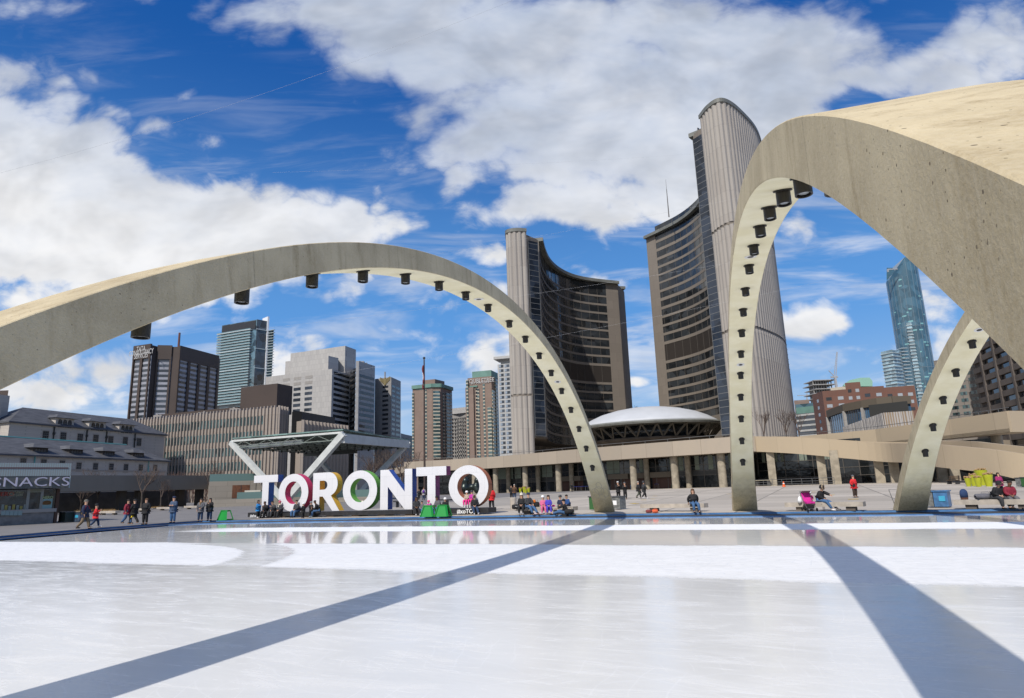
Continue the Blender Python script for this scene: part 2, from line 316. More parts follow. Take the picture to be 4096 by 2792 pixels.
# ------------------------------------------------------------------ mesh helpers
class MB:
    def __init__(s): s.v = []; s.f = []; s.mi = []
    def add(s, vs_, fs, mi=0):
        o = len(s.v); s.v += [tuple(p) for p in vs_]; s.f += [tuple(i + o for i in f) for f in fs]; s.mi += [mi] * len(fs); return s
    def box(s, x0, x1, y0, y1, z0, z1, mi=0):
        return s.hexa([(x0, y0, z0), (x1, y0, z0), (x1, y1, z0), (x0, y1, z0), (x0, y0, z1), (x1, y0, z1), (x1, y1, z1), (x0, y1, z1)], mi)
    def hexa(s, p, mi=0):
        return s.add(p, [(3, 2, 1, 0), (4, 5, 6, 7), (0, 1, 5, 4), (1, 2, 6, 5), (2, 3, 7, 6), (3, 0, 4, 7)], mi)
    def prism(s, poly, z0, z1, mi=0):
        n = len(poly); z0s = z0 if hasattr(z0, '__len__') else [z0] * n; z1s = z1 if hasattr(z1, '__len__') else [z1] * n
        vs_ = [(p[0], p[1], z) for p, z in zip(poly, z0s)] + [(p[0], p[1], z) for p, z in zip(poly, z1s)]
        fs = [tuple(range(n))[::-1], tuple(range(n, 2 * n))] + [(i, (i + 1) % n, (i + 1) % n + n, i + n) for i in range(n)]
        return s.add(vs_, fs, mi)
    def tube(s, pts, r, n=8, mi=0, cap=True):
        pts = [Vector(p) for p in pts]; rs = r if hasattr(r, '__len__') else [r] * len(pts); vs_ = []; fs = []
        ref = None
        for i, p in enumerate(pts):
            d = (pts[min(i + 1, len(pts) - 1)] - pts[max(i - 1, 0)]).normalized()
            if ref is None: ref = Vector((0, 0, 1)) if abs(d.z) < .9 else Vector((1, 0, 0))
            a = d.cross(ref).normalized(); b = d.cross(a).normalized(); ref = a.cross(d)
            for k in range(n):
                t = 2 * pi * k / n; vs_.append(p + (a * cos(t) + b * sin(t)) * rs[i])
        for i in range(len(pts) - 1):
            for k in range(n): fs.append((i * n + k, i * n + (k + 1) % n, (i + 1) * n + (k + 1) % n, (i + 1) * n + k))
        if cap: fs.append(tuple(range(n))); fs.append(tuple(range((len(pts) - 1) * n, len(pts) * n))[::-1])
        return s.add(vs_, fs, mi)
    def lathe(s, prof, c=(0, 0, 0), n=24, mi=0, sx=1., sy=1.):
        vs_ = []; fs = []
        for r, z in prof:
            for k in range(n): vs_.append((c[0] + r * sx * cos(2 * pi * k / n), c[1] + r * sy * sin(2 * pi * k / n), c[2] + z))
        for i in range(len(prof) - 1):
            for k in range(n): fs.append((i * n + k, i * n + (k + 1) % n, (i + 1) * n + (k + 1) % n, (i + 1) * n + k))
        if prof[0][0] > 1e-4: fs.append(tuple(range(n))[::-1])
        if prof[-1][0] > 1e-4: fs.append(tuple(range((len(prof) - 1) * n, len(prof) * n)))
        return s.add(vs_, fs, mi)
    def bar(s, a, b, w_, h=None, up=(0, 0, 1), mi=0):
        """rectangular bar a->b, w_ wide, h deep (along up)"""
        a, b = Vector(a), Vector(b); h = h or w_; d = (b - a).normalized(); up = Vector(up)
        sd_ = d.cross(up)
        if sd_.length < 1e-4: sd_ = d.cross(Vector((1, 0, 0)))
        sd_.normalize(); u = sd_.cross(d).normalized(); p = []
        for e in (a, b):
            for i, j in ((-1, -1), (1, -1), (1, 1), (-1, 1)): p.append(e + sd_ * i * w_ / 2 + u * j * h / 2)
        return s.add(p, [(0, 1, 2, 3), (7, 6, 5, 4), (0, 4, 5, 1), (1, 5, 6, 2), (2, 6, 7, 3), (3, 7, 4, 0)], mi)
    def build(s, name, m, parent=None, world=True, smooth=False):
        me = bpy.data.meshes.new(name); me.from_pydata(s.v, [], s.f)
        o = bpy.data.objects.new(name, me); COL.objects.link(o)
        for mm in (m if isinstance(m, (list, tuple)) else [m]): me.materials.append(mm)
        if any(s.mi): me.polygons.foreach_set('material_index', s.mi)
        if smooth: me.polygons.foreach_set('use_smooth', [True] * len(me.polygons))
        me.update()
        if parent: o.parent = parent
        if parent and world:
            r = Vector((0, 0, 0)); q_ = parent
            while q_: r += q_.location; q_ = q_.parent
            o.location = -r
        return o
def thing(name, label, cat, loc=(0, 0, 0), rz=0., group=None):
    o = bpy.data.objects.new(name, None); COL.objects.link(o); o.location = loc; o.rotation_euler = (0, 0, rz); o.empty_display_size = .3
    o['label'] = label; o['category'] = cat
    if group: o['group'] = group
    return o
def tag(o, label, cat, group=None):
    o['label'] = label; o['category'] = cat
    if group: o['group'] = group
    return o
def struct(o): o['kind'] = 'structure'; return o
def stuff(o): o['kind'] = 'stuff'; return o
def kids(o): return [c for c in COL.objects if c.parent == o]
def dup(root, loc, rz=0., label=None, scale=None):
    def rec(o, par):
        c = o.copy(); COL.objects.link(c); c.parent = par
        for k in o.children: rec(k, c)
        return c
    r = rec(root, None); r.location = loc; r.rotation_euler = (0, 0, rz)
    if label: r['label'] = label
    if scale: r.scale = scale
    return r
def text_mesh(body, size, extrude=.01, font_scale_x=1., bold=0.):
    cu = bpy.data.curves.new('t', 'FONT'); cu.body = body; cu.size = size; cu.extrude = extrude; cu.align_x = 'CENTER'; cu.resolution_u = 3; cu.offset = bold
    ob = bpy.data.objects.new('t', cu); COL.objects.link(ob)
    dg = bpy.context.evaluated_depsgraph_get(); me = bpy.data.meshes.new_from_object(ob.evaluated_get(dg))
    vs_ = [Vector((v.co.x * font_scale_x, v.co.y, v.co.z)) for v in me.vertices]; fs = [tuple(p.vertices) for p in me.polygons]
    bpy.data.objects.remove(ob); bpy.data.curves.remove(cu); bpy.data.meshes.remove(me); return vs_, fs
class Face:
    """a vertical wall plane p0->p1; (u, z, d) coordinates, d outward to the viewer"""
    def __init__(s, p0, p1):
        s.p = Vector((p0[0], p0[1])); v = Vector((p1[0], p1[1])) - s.p; s.L = v.length; s.u = v / s.L; s.n = Vector((s.u.y, -s.u.x))
        if (Vector((0, 0)) - s.p).dot(s.n) < 0: s.n = -s.n
    def w(s, u, z, d=0.): q_ = s.p + s.u * u + s.n * d; return Vector((q_.x, q_.y, z))
    def box(s, mb, u0, u1, z0, z1, d0=-.1, d1=.06, mi=0):
        return mb.hexa([s.w(u0, z0, d1), s.w(u1, z0, d1), s.w(u1, z0, d0), s.w(u0, z0, d0), s.w(u0, z1, d1), s.w(u1, z1, d1), s.w(u1, z1, d0), s.w(u0, z1, d0)], mi)
    def pix(s, px, py):
        r = ray(px, py); n3 = Vector((s.n.x, s.n.y, 0)); t = (Vector((s.p.x, s.p.y, 0)) - EYE).dot(n3) / r.dot(n3); q_ = EYE + r * t
        return (Vector((q_.x, q_.y)) - s.p).dot(s.u), q_.z
    def text(s, mb, body, u, z, size, d=.08, sx=1., bold=0.):
        vs_, fs = text_mesh(body, size, .03, sx, bold); flip = 1 if (s.u.x * 1 + 0) > 0 else -1
        mb.add([s.w(u + v.x * flip, z + v.y, d + v.z) for v in vs_], fs); return mb
def xy(v): return (v[0], v[1])
# ------------------------------------------------------------------ ground, rink
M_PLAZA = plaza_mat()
M_ICE = ice_mat()
M_RUB = mat('black_rubber_matting', (.05, .052, .056), .8, var=.35, scale=1.5)
def blue_mat():
    m = bpy.data.materials.new('blue_painted_kerb'); m.use_nodes = True; t = NT(m.node_tree); b = t.n['Principled BSDF']
    oc = t.new('ShaderNodeTexCoord').outputs['Object']
    c = t.mix(t.rng(t.noise(t.map(oc, scale=(1, 1, 6)), .8, 6, .7), .35, .7), (.035, .12, .30), (.09, .235, .47))
    f = t.rng(t.noise(t.map(oc, scale=(1, 1, 5)), 1.9, 6, .75), .62, .72)
    c = t.mix(t.math('MULTIPLY', f, .7), c, (.40, .34, .18)); t.put(b.inputs['Base Color'], c); b.inputs['Roughness'].default_value = .7; return m
M_BLUE = blue_mat()
M_EARTH = mat('far_ground', (.16, .15, .13), .95, var=.3, scale=.02)
nN = Vector((.415, .91)).normalized(); nW = Vector((-.91, .415)).normalized()
CORN = Vector((-24.9, 53.0))
north = [CORN, Vector((-22.7, 51.9)), Vector((-13, 48.6)), Vector((-2.8, 44.7)), Vector((4.5, 41.2)), Vector((11.6, 37.6)), Vector((23.5, 31.7)), Vector((33, 27.2))]
west = [CORN, Vector((-26.6, 49.9)), Vector((-28.3, 44.6)), Vector((-29.3, 38.0)), Vector((-30.4, 20)), Vector((-31.5, 8))]
g = MB(); g.add([(-9000, -3000, -.45), (9000, -3000, -.45), (9000, 12000, -.45), (-9000, 12000, -.45)], [(0, 1, 2, 3)])
struct(g.build('ground', M_EARTH))
def strip(mb, line, n, ss):
    n0 = len(mb.v); rows = []
    for s_ in ss:
        rows.append([(p.x + n.x * s_, p.y + n.y * s_, gz(p.x + n.x * s_, p.y + n.y * s_)) for p in line])
    vs_ = [p for r in rows for p in r]; k = len(line)
    mb.add(vs_, [(i * k + j, i * k + j + 1, (i + 1) * k + j + 1, (i + 1) * k + j) for i in range(len(ss) - 1) for j in range(k - 1)])
S_ = [0, 5, 15, 30, 45, 60, 75, 160, 420]
pz = MB(); strip(pz, north, nN, S_); strip(pz, west, nW, S_)
fan = []
K = 8
for k in range(K + 1):
    a = atan2(nN.y, nN.x) + (atan2(nW.y, nW.x) - atan2(nN.y, nN.x)) * k / K; fan.append(Vector((cos(a), sin(a))))
rows = [[(CORN.x + d.x * s_, CORN.y + d.y * s_, gz(CORN.x + d.x * s_, CORN.y + d.y * s_)) for d in fan] for s_ in S_[1:]]
pz.add([(CORN.x, CORN.y, 0)] + [p for r in rows for p in r],
       [(0, 1 + k, 2 + k) for k in range(K)] + [(1 + i * (K + 1) + k, 2 + i * (K + 1) + k, 2 + (i + 1) * (K + 1) + k, 1 + (i + 1) * (K + 1) + k) for i in range(len(rows) - 1) for k in range(K)])
E1 = Vector((33, 27.2)); E2 = Vector((22, -1.2)); e_n = Vector((.91, -.415))
strip(pz, [E1, E2], e_n, [0, 20, 300])                                   # plaza east of the rink
fan2 = [nN, (nN + e_n).normalized(), e_n]
for a_, b_ in ((fan2[0], fan2[1]), (fan2[1], fan2[2])):
    pz.add([(E1.x, E1.y, 0), (E1.x + a_.x * 420, E1.y + a_.y * 420, 0), (E1.x + b_.x * 420, E1.y + b_.y * 420, 0)], [(0, 1, 2)])
S1 = Vector((-36, 17.3)); S2 = Vector((60, -26.5))                        # south edge, under the camera
sn_ = Vector((-.415, -.91)); sh = Vector((0.0, 0.9))
strip(pz, [S1 + sh * .0, S2], sn_, [0, 10, 300])
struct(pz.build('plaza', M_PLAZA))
ice = MB(); ice.add([(-36, -8, -.14), (40, -40, -.14), (60, 30, -.14), (-20, 75, -.14)], [(0, 1, 2, 3)]); ice.v = [(x, y, z) for x, y, z in ice.v]
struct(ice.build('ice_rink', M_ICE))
# two-step blue kerb with rubber treads, north and west sides
def offline(line, d, n0, n1=None):
    out = []
    for i, p in enumerate(line):
        n = n0
        if i == 0: n = (nN + nW).normalized() * 1.414
        out.append(p - n * d)
    return out
def wallstrip(mb, line, z0, z1): mb.add([(p.x, p.y, z0) for p in line] + [(p.x, p.y, z1) for p in line], [(i, i + 1, i + 1 + len(line), i + len(line)) for i in range(len(line) - 1)])
def flat(mb, la, lb, z): mb.add([(p.x, p.y, z) for p in la] + [(p.x, p.y, z) for p in lb], [(i, i + 1, i + 1 + len(la), i + len(la)) for i in range(len(la) - 1)])
kb = MB(); rb = MB(); snow = MB()
for line, n in ((north, nN), (west, nW)):
    l0 = offline(line, 0, n); l1 = offline(line, 2.1, n); la = offline(line, -1.5, n); l2 = offline(line, 2.1, n)
    if line is west: l1 = offline(line, .9, n); l1[0] = offline(north, 2.1, nN)[0]; la = offline(line, -.5, n); la[0] = offline(north, -1.5, nN)[0]
    wallstrip(kb, l0, -.095, .0); wallstrip(kb, l1, -.15, -.095)
    flat(rb, l0, l1, -.095); flat(rb, la, l0, .006)
struct(kb.build('rink_kerb', M_BLUE)); struct(rb.build('rubber_walkway', M_RUB))
# yellow painted rectangles on the slabs
M_YEL = mat('yellow_road_paint', (.62, .42, .06), .7, var=.2, scale=2)
yp = MB()
for px, py, wx in [(2543, 2015, 13), (2575, 2000, 10), (2612, 1996, 9), (2531, 2014, 12), (2918, 1976, 9), (2927, 1989, 8), (3252, 1968, 9), (3323, 1980, 14), (3413, 1997, 18), (2620, 1985, 9)]:
    p = ong(px, py); s_ = wx * p.y / FPX
    a_ = Vector((.91, -.415)); b_ = nN
    q_ = [p + Vector((a_.x * i * s_ + b_.x * j * s_ * 1.2, a_.y * i * s_ + b_.y * j * s_ * 1.2, 0)) for i, j in ((-1, -1), (1, -1), (1, 1), (-1, 1))]
    yp.add([(v.x, v.y, gz(v.x, v.y) + .012) for v in q_], [(0, 1, 2, 3)])
struct(yp.build('painted_marks', M_YEL))

# ------------------------------------------------------------------ arches
AP = dict(p=.802, wf=1.2949, wc=.9166, dL=.7548, dH=.5068, p2=.7873, w3=-.0671, k=3.1445, wi=1.4242)
AR = [(5.5871, 42.9554, -1.856, 41.9688, 7.864), (13.0784, 38.5638, -1.8629, 41.0188, 7.649), (19.5861, 33.3672, -1.8661, 41.3876, 7.6507)]
M_LAMP = mat('black_lamp_housing', (.022, .02, .018), .45, spec=.4)
M_LENS = mat('lamp_lens', (.35, .37, .38), .15)
M_DISC = mat('white_lamp_ring', (.7, .69, .66), .5)
M_CHALK = mat('pale_graffiti_paint', (.48, .45, .38), .8)
ALAB = ['concrete arch spanning the left half, its foot beside the seated skaters',
        'largest and nearest concrete arch, passing over the top right corner',
        'rightmost concrete arch, mostly hidden behind the nearest one, its foot beside the blue bin']
for ai, (ax, ay, th, L, Hh) in enumerate(AR):
    u = Vector((cos(th), sin(th))); e = Vector((-u.y, u.x))
    t = thing('arch', ALAB[ai], 'arch', (ax, ay, 0), group='concrete arches over the rink')
    def P(s, side, ext, off=0., t_=None):
        al = 1 - 2 * s
        if ext: x = L / 2 - (L / 2 + AP['dL']) * al; z = (Hh + AP['dH']) * (1 - AP['p2'] * al ** 2 - (1 - AP['p2']) * al ** 4)
        else: x = L * s; z = Hh * (1 - AP['p'] * al ** 2 - (1 - AP['p']) * al ** 4)
        w0 = AP['wc'] + (AP['w3'] if ext else 0); w_ = w0 + (((AP['wi'] if ai else 1.12) if ext else AP['wf']) - w0) * abs(al) ** AP['k']
        q_ = Vector((ax, ay)) + u * x + e * (side * w_ / 2)
        return Vector((q_.x, q_.y, z))
    N = 120; vs_ = []; fs = []; ms = []
    for i in range(N + 1):
        s = i / N
        iw, ie, ee, ew = P(s, -1, 0), P(s, 1, 0), P(s, 1, 1), P(s, -1, 1)
        c_ = .014
        pts = [iw.lerp(ie, c_), ie.lerp(iw, c_), ie.lerp(ee, .02), ee.lerp(ie, .02), ee.lerp(ew, c_), ew.lerp(ee, c_), ew.lerp(iw, .02), iw.lerp(ew, .02)]
        if i in (0, N):
            pts = [Vector((p.x, p.y, p.z - .3)) if False else p for p in pts]
        vs_ += pts
    for i in range(N):
        for k in range(8): fs.append((i * 8 + k, i * 8 + (k + 1) % 8, (i + 1) * 8 + (k + 1) % 8, (i + 1) * 8 + k)); ms.append(1 if k == 0 else 0)
    fs.append(tuple(range(8))); fs.append(tuple(range(N * 8, N * 8 + 8))); ms += [0, 0]
    mb = MB(); mb.add(vs_, fs); mb.mi = ms
    body = mb.build('arch_body', [M_ARCH, M_SOFF], t)
    for poly in body.data.polygons: poly.use_smooth = len(poly.vertices) == 4
    import bmesh as _b
    try: body.data.set_sharp_from_angle(angle=radians(28))
    except Exception: pass
    ss = [.087, .128, .173, .220, .270, .321, .373, .426, .479, .538, .589, .639, .689, .738, .782, .826, .869, .912]
    for s in ss:
        c = (P(s, -1, 0) + P(s, 1, 0)) / 2; d = (P(s + .003, 1, 0) - P(s - .003, 1, 0)).normalized()
        nrm = d.cross(Vector((e.x, e.y, 0))).normalized()
        if nrm.z > 0: nrm = -nrm
        r = .11; sl = abs(d.z) / sqrt(1 - d.z ** 2) * r
        m2 = MB()
        zt = c.z + sl + .05; zb = c.z - .24 - .35 * sl
        m2.lathe([(r * .82, zb + .05), (r * .82, zb), (r, zb), (r, zb + .02), (r, zt)], (c.x, c.y, 0), 20)
        # oval flange lying on the underside
        ev = Vector((e.x, e.y, 0)); ring = []
        for k in range(20):
            a = 2 * pi * k / 20; ring.append(c + d * (cos(a) * (r + .035) * sqrt(1 + (sl / r) ** 2)) + ev * (sin(a) * (r + .035)) + nrm * .006)
        ring2 = [p + nrm * .02 for p in ring]; m2.add(ring + ring2, [tuple(range(20)), tuple(range(20, 40))[::-1]] + [(k, (k + 1) % 20, 20 + (k + 1) % 20, 20 + k) for k in range(20)])
        lamp = m2.build('spotlight', M_LAMP, t, smooth=False)
        MB().lathe([(0.0, 0), (r * .6, 0), (r * .6, .015), (0.0, .015)], (c.x, c.y, zb + .03), 16).build('lens', M_LENS, lamp)
    for s in (.29, .56, .845):
        c = (P(s, -1, 0) + P(s, 1, 0)) / 2; d = (P(s + .003, 1, 0) - P(s - .003, 1, 0)).normalized(); ev = Vector((e.x, e.y, 0))
        nrm = d.cross(ev).normalized(); nrm = -nrm if nrm.z > 0 else nrm
        def disc(r, d0, d1):
            a1 = [c + d * cos(2 * pi * k / 24) * r + ev * sin(2 * pi * k / 24) * r + nrm * d0 for k in range(24)]; a2 = [p + nrm * (d1 - d0) for p in a1]
            return MB().add(a1 + a2, [tuple(range(24)), tuple(range(24, 48))] + [(k, (k + 1) % 24, 24 + (k + 1) % 24, 24 + k) for k in range(24)])
        dk = disc(.16, .002, .012).build('recessed_light', M_DISC, t); disc(.08, .012, .016).build('lens', M_LAMP, dk)
    if ai == 0:   # chalk graffiti, three overlapping outline loops
        gm = MB()
        for cs, co, rs, ro in ((.035, -.28, .4, .25), (.040, .0, .5, .2), (.036, .32, .42, .24), (.049, .05, .3, .17), (.028, .1, .3, .15)):
            pts = []
            for k in range(15):
                a = 2 * pi * k / 14; s = cs + sin(a) * ro / 34 * 1.2
                c = (P(s, -1, 0) + P(s, 1, 0)) / 2; d = (P(s + .003, 1, 0) - P(s - .003, 1, 0)).normalized(); nrm = d.cross(Vector((e.x, e.y, 0))).normalized(); nrm = -nrm if nrm.z > 0 else nrm
                pts.append(c + Vector((e.x, e.y, 0)) * (co + cos(a) * rs * .55) + nrm * .002)
            gm.tube(pts, .012, 4, cap=False)
        gm.build('graffiti', M_CHALK, t)

# ------------------------------------------------------------------ city hall towers
M_CONC = panel_mat('tower_concrete', (.185, .16, .135), (.205, .178, .15), (.145, .125, .105), 3.0, 3.4, .03, vf=.3, var=(.17, .145, .12))
M_FLUTE = panel_mat('fluted_precast', (.31, .285, .26), (.355, .33, .30), (.25, .23, .21), 2.4, 6.2, .04, vf=.35, var=(.27, .24, .21))
M_TGLASS = glass_mat('tower_glass', (.026, .030, .034), .06, .6, .33, spec=.55)
M_TGLASS2 = glass_mat('tower_strip_glass', (.022, .03, .045), .08, .6, .3, spec=.5)
M_MECH = mat('louvre_panels', (.032, .026, .022), .6)
M_LEAD = mat('dark_lead_roof_edge', (.16, .165, .15), .6, var=.2, scale=.4)
M_MULL = mat('dark_mullion', (.10, .09, .08), .5)
M_WMULL = mat('grey_white_mullion', (.15, .155, .16), .5)
def resample(line, step):
    line = [Vector(p) for p in line]; out = [line[0]]; acc = 0
    for a, b in zip(line, line[1:]):
        L_ = (b - a).length; d = step - acc
        while d <= L_: out.append(a.lerp(b, d / L_)); d += step
        acc = L_ - (d - step)
    if (out[-1] - line[-1]).length > step * .3: out.append(line[-1])
    return out
def smooth_line(pts, n=10):
    pts = [Vector(p) for p in pts]; ext = [pts[0] * 2 - pts[1]] + pts + [pts[-1] * 2 - pts[-2]]; out = []
    for i in range(1, len(ext) - 2):
        p0, p1, p2, p3 = ext[i - 1:i + 3]
        for k in range(n):
            t = k / n; out.append(.5 * ((2 * p1) + (p2 - p0) * t + (2 * p0 - 5 * p1 + 4 * p2 - p3) * t * t + (3 * p1 - p0 - 3 * p2 + p3) * t ** 3))
    return out + [pts[-1]]
def normals(line, toward):
    out = []
    for i, p in enumerate(line):
        d = line[min(i + 1, len(line) - 1)] - line[max(i - 1, 0)]; out.append(Vector((d.y, -d.x)).normalized())
    if sum((n.dot(toward) for n in out)) < 0: out = [-n for n in out]
    return out
def ribbon(mb, line, ns, z0, z1, d0, d1, mi=0):
    a = [p + n * d0 for p, n in zip(line, ns)]; b = [p + n * d1 for p, n in zip(line, ns)]
    poly = a + b[::-1]; k = len(a)
    vs_ = [(p.x, p.y, z) for z in (z0, z1) for p in poly]; n = len(poly); fs = []
    for i in range(k - 1):
        j = n - 1 - i
        fs += [(i, i + 1, j - 1, j), (i + n, j + n, j - 1 + n, i + 1 + n), (i, i + n, i + 1 + n, i + 1), (j, j - 1, j - 1 + n, j + n)]
    fs += [(0, n - 1, 2 * n - 1, n), (k - 1, k - 1 + n, k + n, k)]
    return mb.add(vs_, fs, mi)

def hall_tower(name_lab, inner, outer, H, Hp, rows, mech, top_glaze, bottom, near_len, far_len, bands, toward, strip_pts):
    """inner: concave line near end -> far end; outer: convex line near end -> far end"""
    t = thing('office_tower', name_lab, 'tower', (inner[0].x, inner[0].y, .7), group='curved towers of the city hall')
    # core (concrete) between the inner and outer lines
    core = MB(); inn = inner; ns = normals(inn, toward)
    inset = [p - n * .15 for p, n in zip(inn, ns)]
    poly = inset + list(reversed(outer))
    core.prism([xy(p) for p in poly], bottom, Hp - 1.0); core.build('concrete_frame', M_CONC, t)
    # outer fluted skin, zigzag
    o2 = resample(outer, .5); on = normals(o2, -toward); fl = []
    for i, (p, n) in enumerate(zip(o2, on)): fl.append(p + n * (.42 if i % 2 else .12))
    fl2 = []
    for i, (p, n) in enumerate(zip(o2, on)):
        q_ = p + n * (.45 if (i % 3) else .1); fl2.append(q_)
    skin = MB(); back = [p - n * .4 for p, n in zip(o2, on)]
    k = len(fl2); prev = .7
    bands = sorted(bands)
    for zb in bands + [None]:
        z1 = (zb[0] if zb else H - .6)
        vs_ = [(p.x, p.y, z) for z in (prev, z1) for p in fl2]; skin.add(vs_, [(i, i + 1, k + i + 1, k + i) for i in range(k - 1)])
        if zb: prev = zb[1]
    vs_ = [(p.x, p.y, z) for z in (H - .6,) for p in fl2 + back[::-1]]; skin.add(vs_, [(i, i + 1, 2 * k - 2 - i, 2 * k - 1 - i) for i in range(k - 1)])
    skin.build('fluted_wall', M_FLUTE, t)
    for zb in bands:
        ribbon(MB(), o2, on, zb[0], zb[1], -.3, .22).build('ledge', M_CONC, t)
    # roof rim
    ribbon(MB(), o2, on, H - .6, H + .5, -1.4, .6).build('roof_edge', M_LEAD, t)
    rim = MB(); rn = ns
    ribbon(rim, inn, rn, Hp - .9, Hp + .25, -6., 1.5); rim.build('roof_edge', M_LEAD, t)
    rf = MB(); rf.prism([xy(p) for p in poly], Hp - 1.0, Hp - .4); rf.build('roof', M_CONC, t)
    # glass bands on the concave side
    fine = resample(inn, 1.0); tot_ = len(fine); fn = normals(fine, toward)
    i0 = int(near_len); i1 = tot_ - 1 - int(far_len)
    gl, gn = fine[i0:i1 + 1], fn[i0:i1 + 1]
    ribbon(MB(), fine[:i0 + 1], fn[:i0 + 1], bottom, Hp - .9, -.1, .12).build('end_pier', M_CONC, t)
    ribbon(MB(), fine[i1:], fn[i1:], bottom, Hp - .9, -.1, .12).build('end_pier', M_CONC, t)
    def glassband(z0, z1, m, name, mull=1, mw=.1):
        o = ribbon(MB(), gl, gn, z0, z1, -.2, -.02).build(name, m, t)
        mm = MB()
        for p, n in list(zip(gl, gn))[::mull * 1 or 1][::2 if mull == 2 else 1]:
            tn = Vector((-n.y, n.x)); mm.hexa([(p + n * a + tn * b).to_3d() + Vector((0, 0, z)) for z in (z0, z1) for a, b in ((.06, -mw / 2), (.06, mw / 2), (-.1, mw / 2), (-.1, -mw / 2))])
        ribbon(mm, gl, gn, z0, z0 + .06, -.1, .05); ribbon(mm, gl, gn, z1 - .06, z1, -.1, .05)
        mm.build('mullions', M_MULL, o)
    zs = [top_glaze] + rows + ([mech] if mech else [])
    allb = sorted([('g', *top_glaze)] + [('w', *r) for r in rows] + [('m', *mech)], key=lambda b: b[1])
    prev = bottom + .6
    for kind, z0, z1 in allb:
        z0 -= .12; z1 += .12
        if z0 - prev > .05: ribbon(MB(), gl, gn, prev, z0, -.15, .07).build('spandrel', M_CONC, t)
        glassband(z0, z1, M_MECH if kind == 'm' else M_TGLASS, 'louvre_band' if kind == 'm' else 'window_band', 2)
        prev = z1
    if Hp - .9 - prev > .05: ribbon(MB(), gl, gn, prev, Hp - .9, -.15, .07).build('spandrel', M_CONC, t)
    # end elevation: glazed stair strip between pier and fluted wall
    a, b = strip_pts; F = Face(a, b); sg = MB(); F.box(sg, .0, F.L, bottom + .4, Hp - 2.2, -.6, .02); so = sg.build('stair_glazing', M_TGLASS2, t)
    mm = MB(); z = bottom + .5
    while z < Hp - 2.3: F.box(mm, 0, F.L, z, z + .14, 0, .05); z += 1.75
    F.box(mm, F.L * .0, F.L * .0 + .12, bottom + .4, Hp - 2.2, 0, .09); F.box(mm, F.L - .1, F.L, bottom + .4, Hp - 2.2, 0, .09); mm.build('mullions', M_WMULL, so)
    return t
# west tower
WZ = 80
wi = [Vector(xy(onz(x, y, WZ))) for x, y in [(2152, 942), (2165, 989), (2184, 1027), (2216, 1059), (2260, 1084), (2310, 1100), (2373, 1110.6), (2468, 1121)]]
wi = smooth_line(wi, 8)
def z_at(px, py, Y): return at(px, py, Y).z
wrow = lambda c0, c1, px=2420: (z_at(px, 800 + c1 / 1.584, 243), z_at(px, 800 + c0 / 1.584, 243))
wrows = [wrow(626 + k * 54.1, 626 + k * 54.1 + 39) for k in range(8)] + [wrow(1178 + k * 56.7, 1178 + k * 56.7 + 41) for k in range(7)]
wo = smooth_line([Vector(p) for p in [(5.6, 190.3), (2.6, 189.7), (0.0, 190.6), (-.35, 193.5), (.2, 200), (3, 215), (10, 231), (20, 243), (32, 251), (46.5, 255.0)]], 8)
hall_tower('lower west tower of the city hall with curved dark window bands facing right', wi, wo, WZ, WZ - 1.0, wrows, wrow(1062, 1160), wrow(516, 612), wrow(1560, 1560)[0], 2, 6.2,
           [(z_at(2060, 1586, 190), z_at(2060, 1577, 190))], Vector((.95, -.3)), ((6.0, 190.4), (9.2, 192.6)))
# east tower
erow = lambda c0, c1, px=2640: (z_at(px, 350 + c1 / 1.0925, 240), z_at(px, 350 + c0 / 1.0925, 240))
ei = smooth_line([Vector(p) for p in [(52.6, 165.5), (58.5, 172.5), (63.4, 182), (66.8, 195), (67.6, 207), (67.2, 217), (63.5, 229), (54.6, 243.5)]], 8)
eo = smooth_line([Vector(p) for p in [(54.0, 162.4), (54.8, 157.8), (56.6, 154.8), (59.6, 156.0), (64.3, 160.7), (71, 169), (76.4, 178.7), (81, 190.5), (83.5, 202), (84, 214), (82, 226), (77, 238), (68, 249), (57, 253)]], 8)
er = [erow(a, b) for a, b in ((685, 708), (722, 746), (760, 783), (795, 818), (828, 852), (862, 887), (900, 923), (938, 961), (975, 1000), (1012, 1038), (1050, 1075), (1088, 1113), (1210, 1235), (1250, 1275), (1290, 1315), (1328, 1353), (1365, 1391), (1402, 1428), (1440, 1465))]
hall_tower('taller east tower of the city hall, its fluted convex back turned to the right', ei, eo, 100, 97.2, er, erow(1128, 1196), erow(612, 672), 12.5, 3, 5.4,
           [(z_at(2860, 912, 157), z_at(2860, 902, 157)), (z_at(3070, 1376, 175), z_at(3070, 1366, 175))], Vector((-.95, -.3)), ((52.2, 165.4), (54.0, 162.4)))
mst = thing('roof_mast', 'thin dark antenna mast on the roof of the tall east tower', 'mast', onz(2673, 870, 97))
b0 = onz(2676, 868, 97.4); MB().tube([b0, b0 + Vector((0, 0, 11))], [.22, .12], 6).build('pole', M_MULL, mst)
tip = MB().tube([b0 + Vector((0, 0, 11)), b0 + Vector((0, 0, 15))], [.07, .04], 6).build('tip', M_MULL, mst)

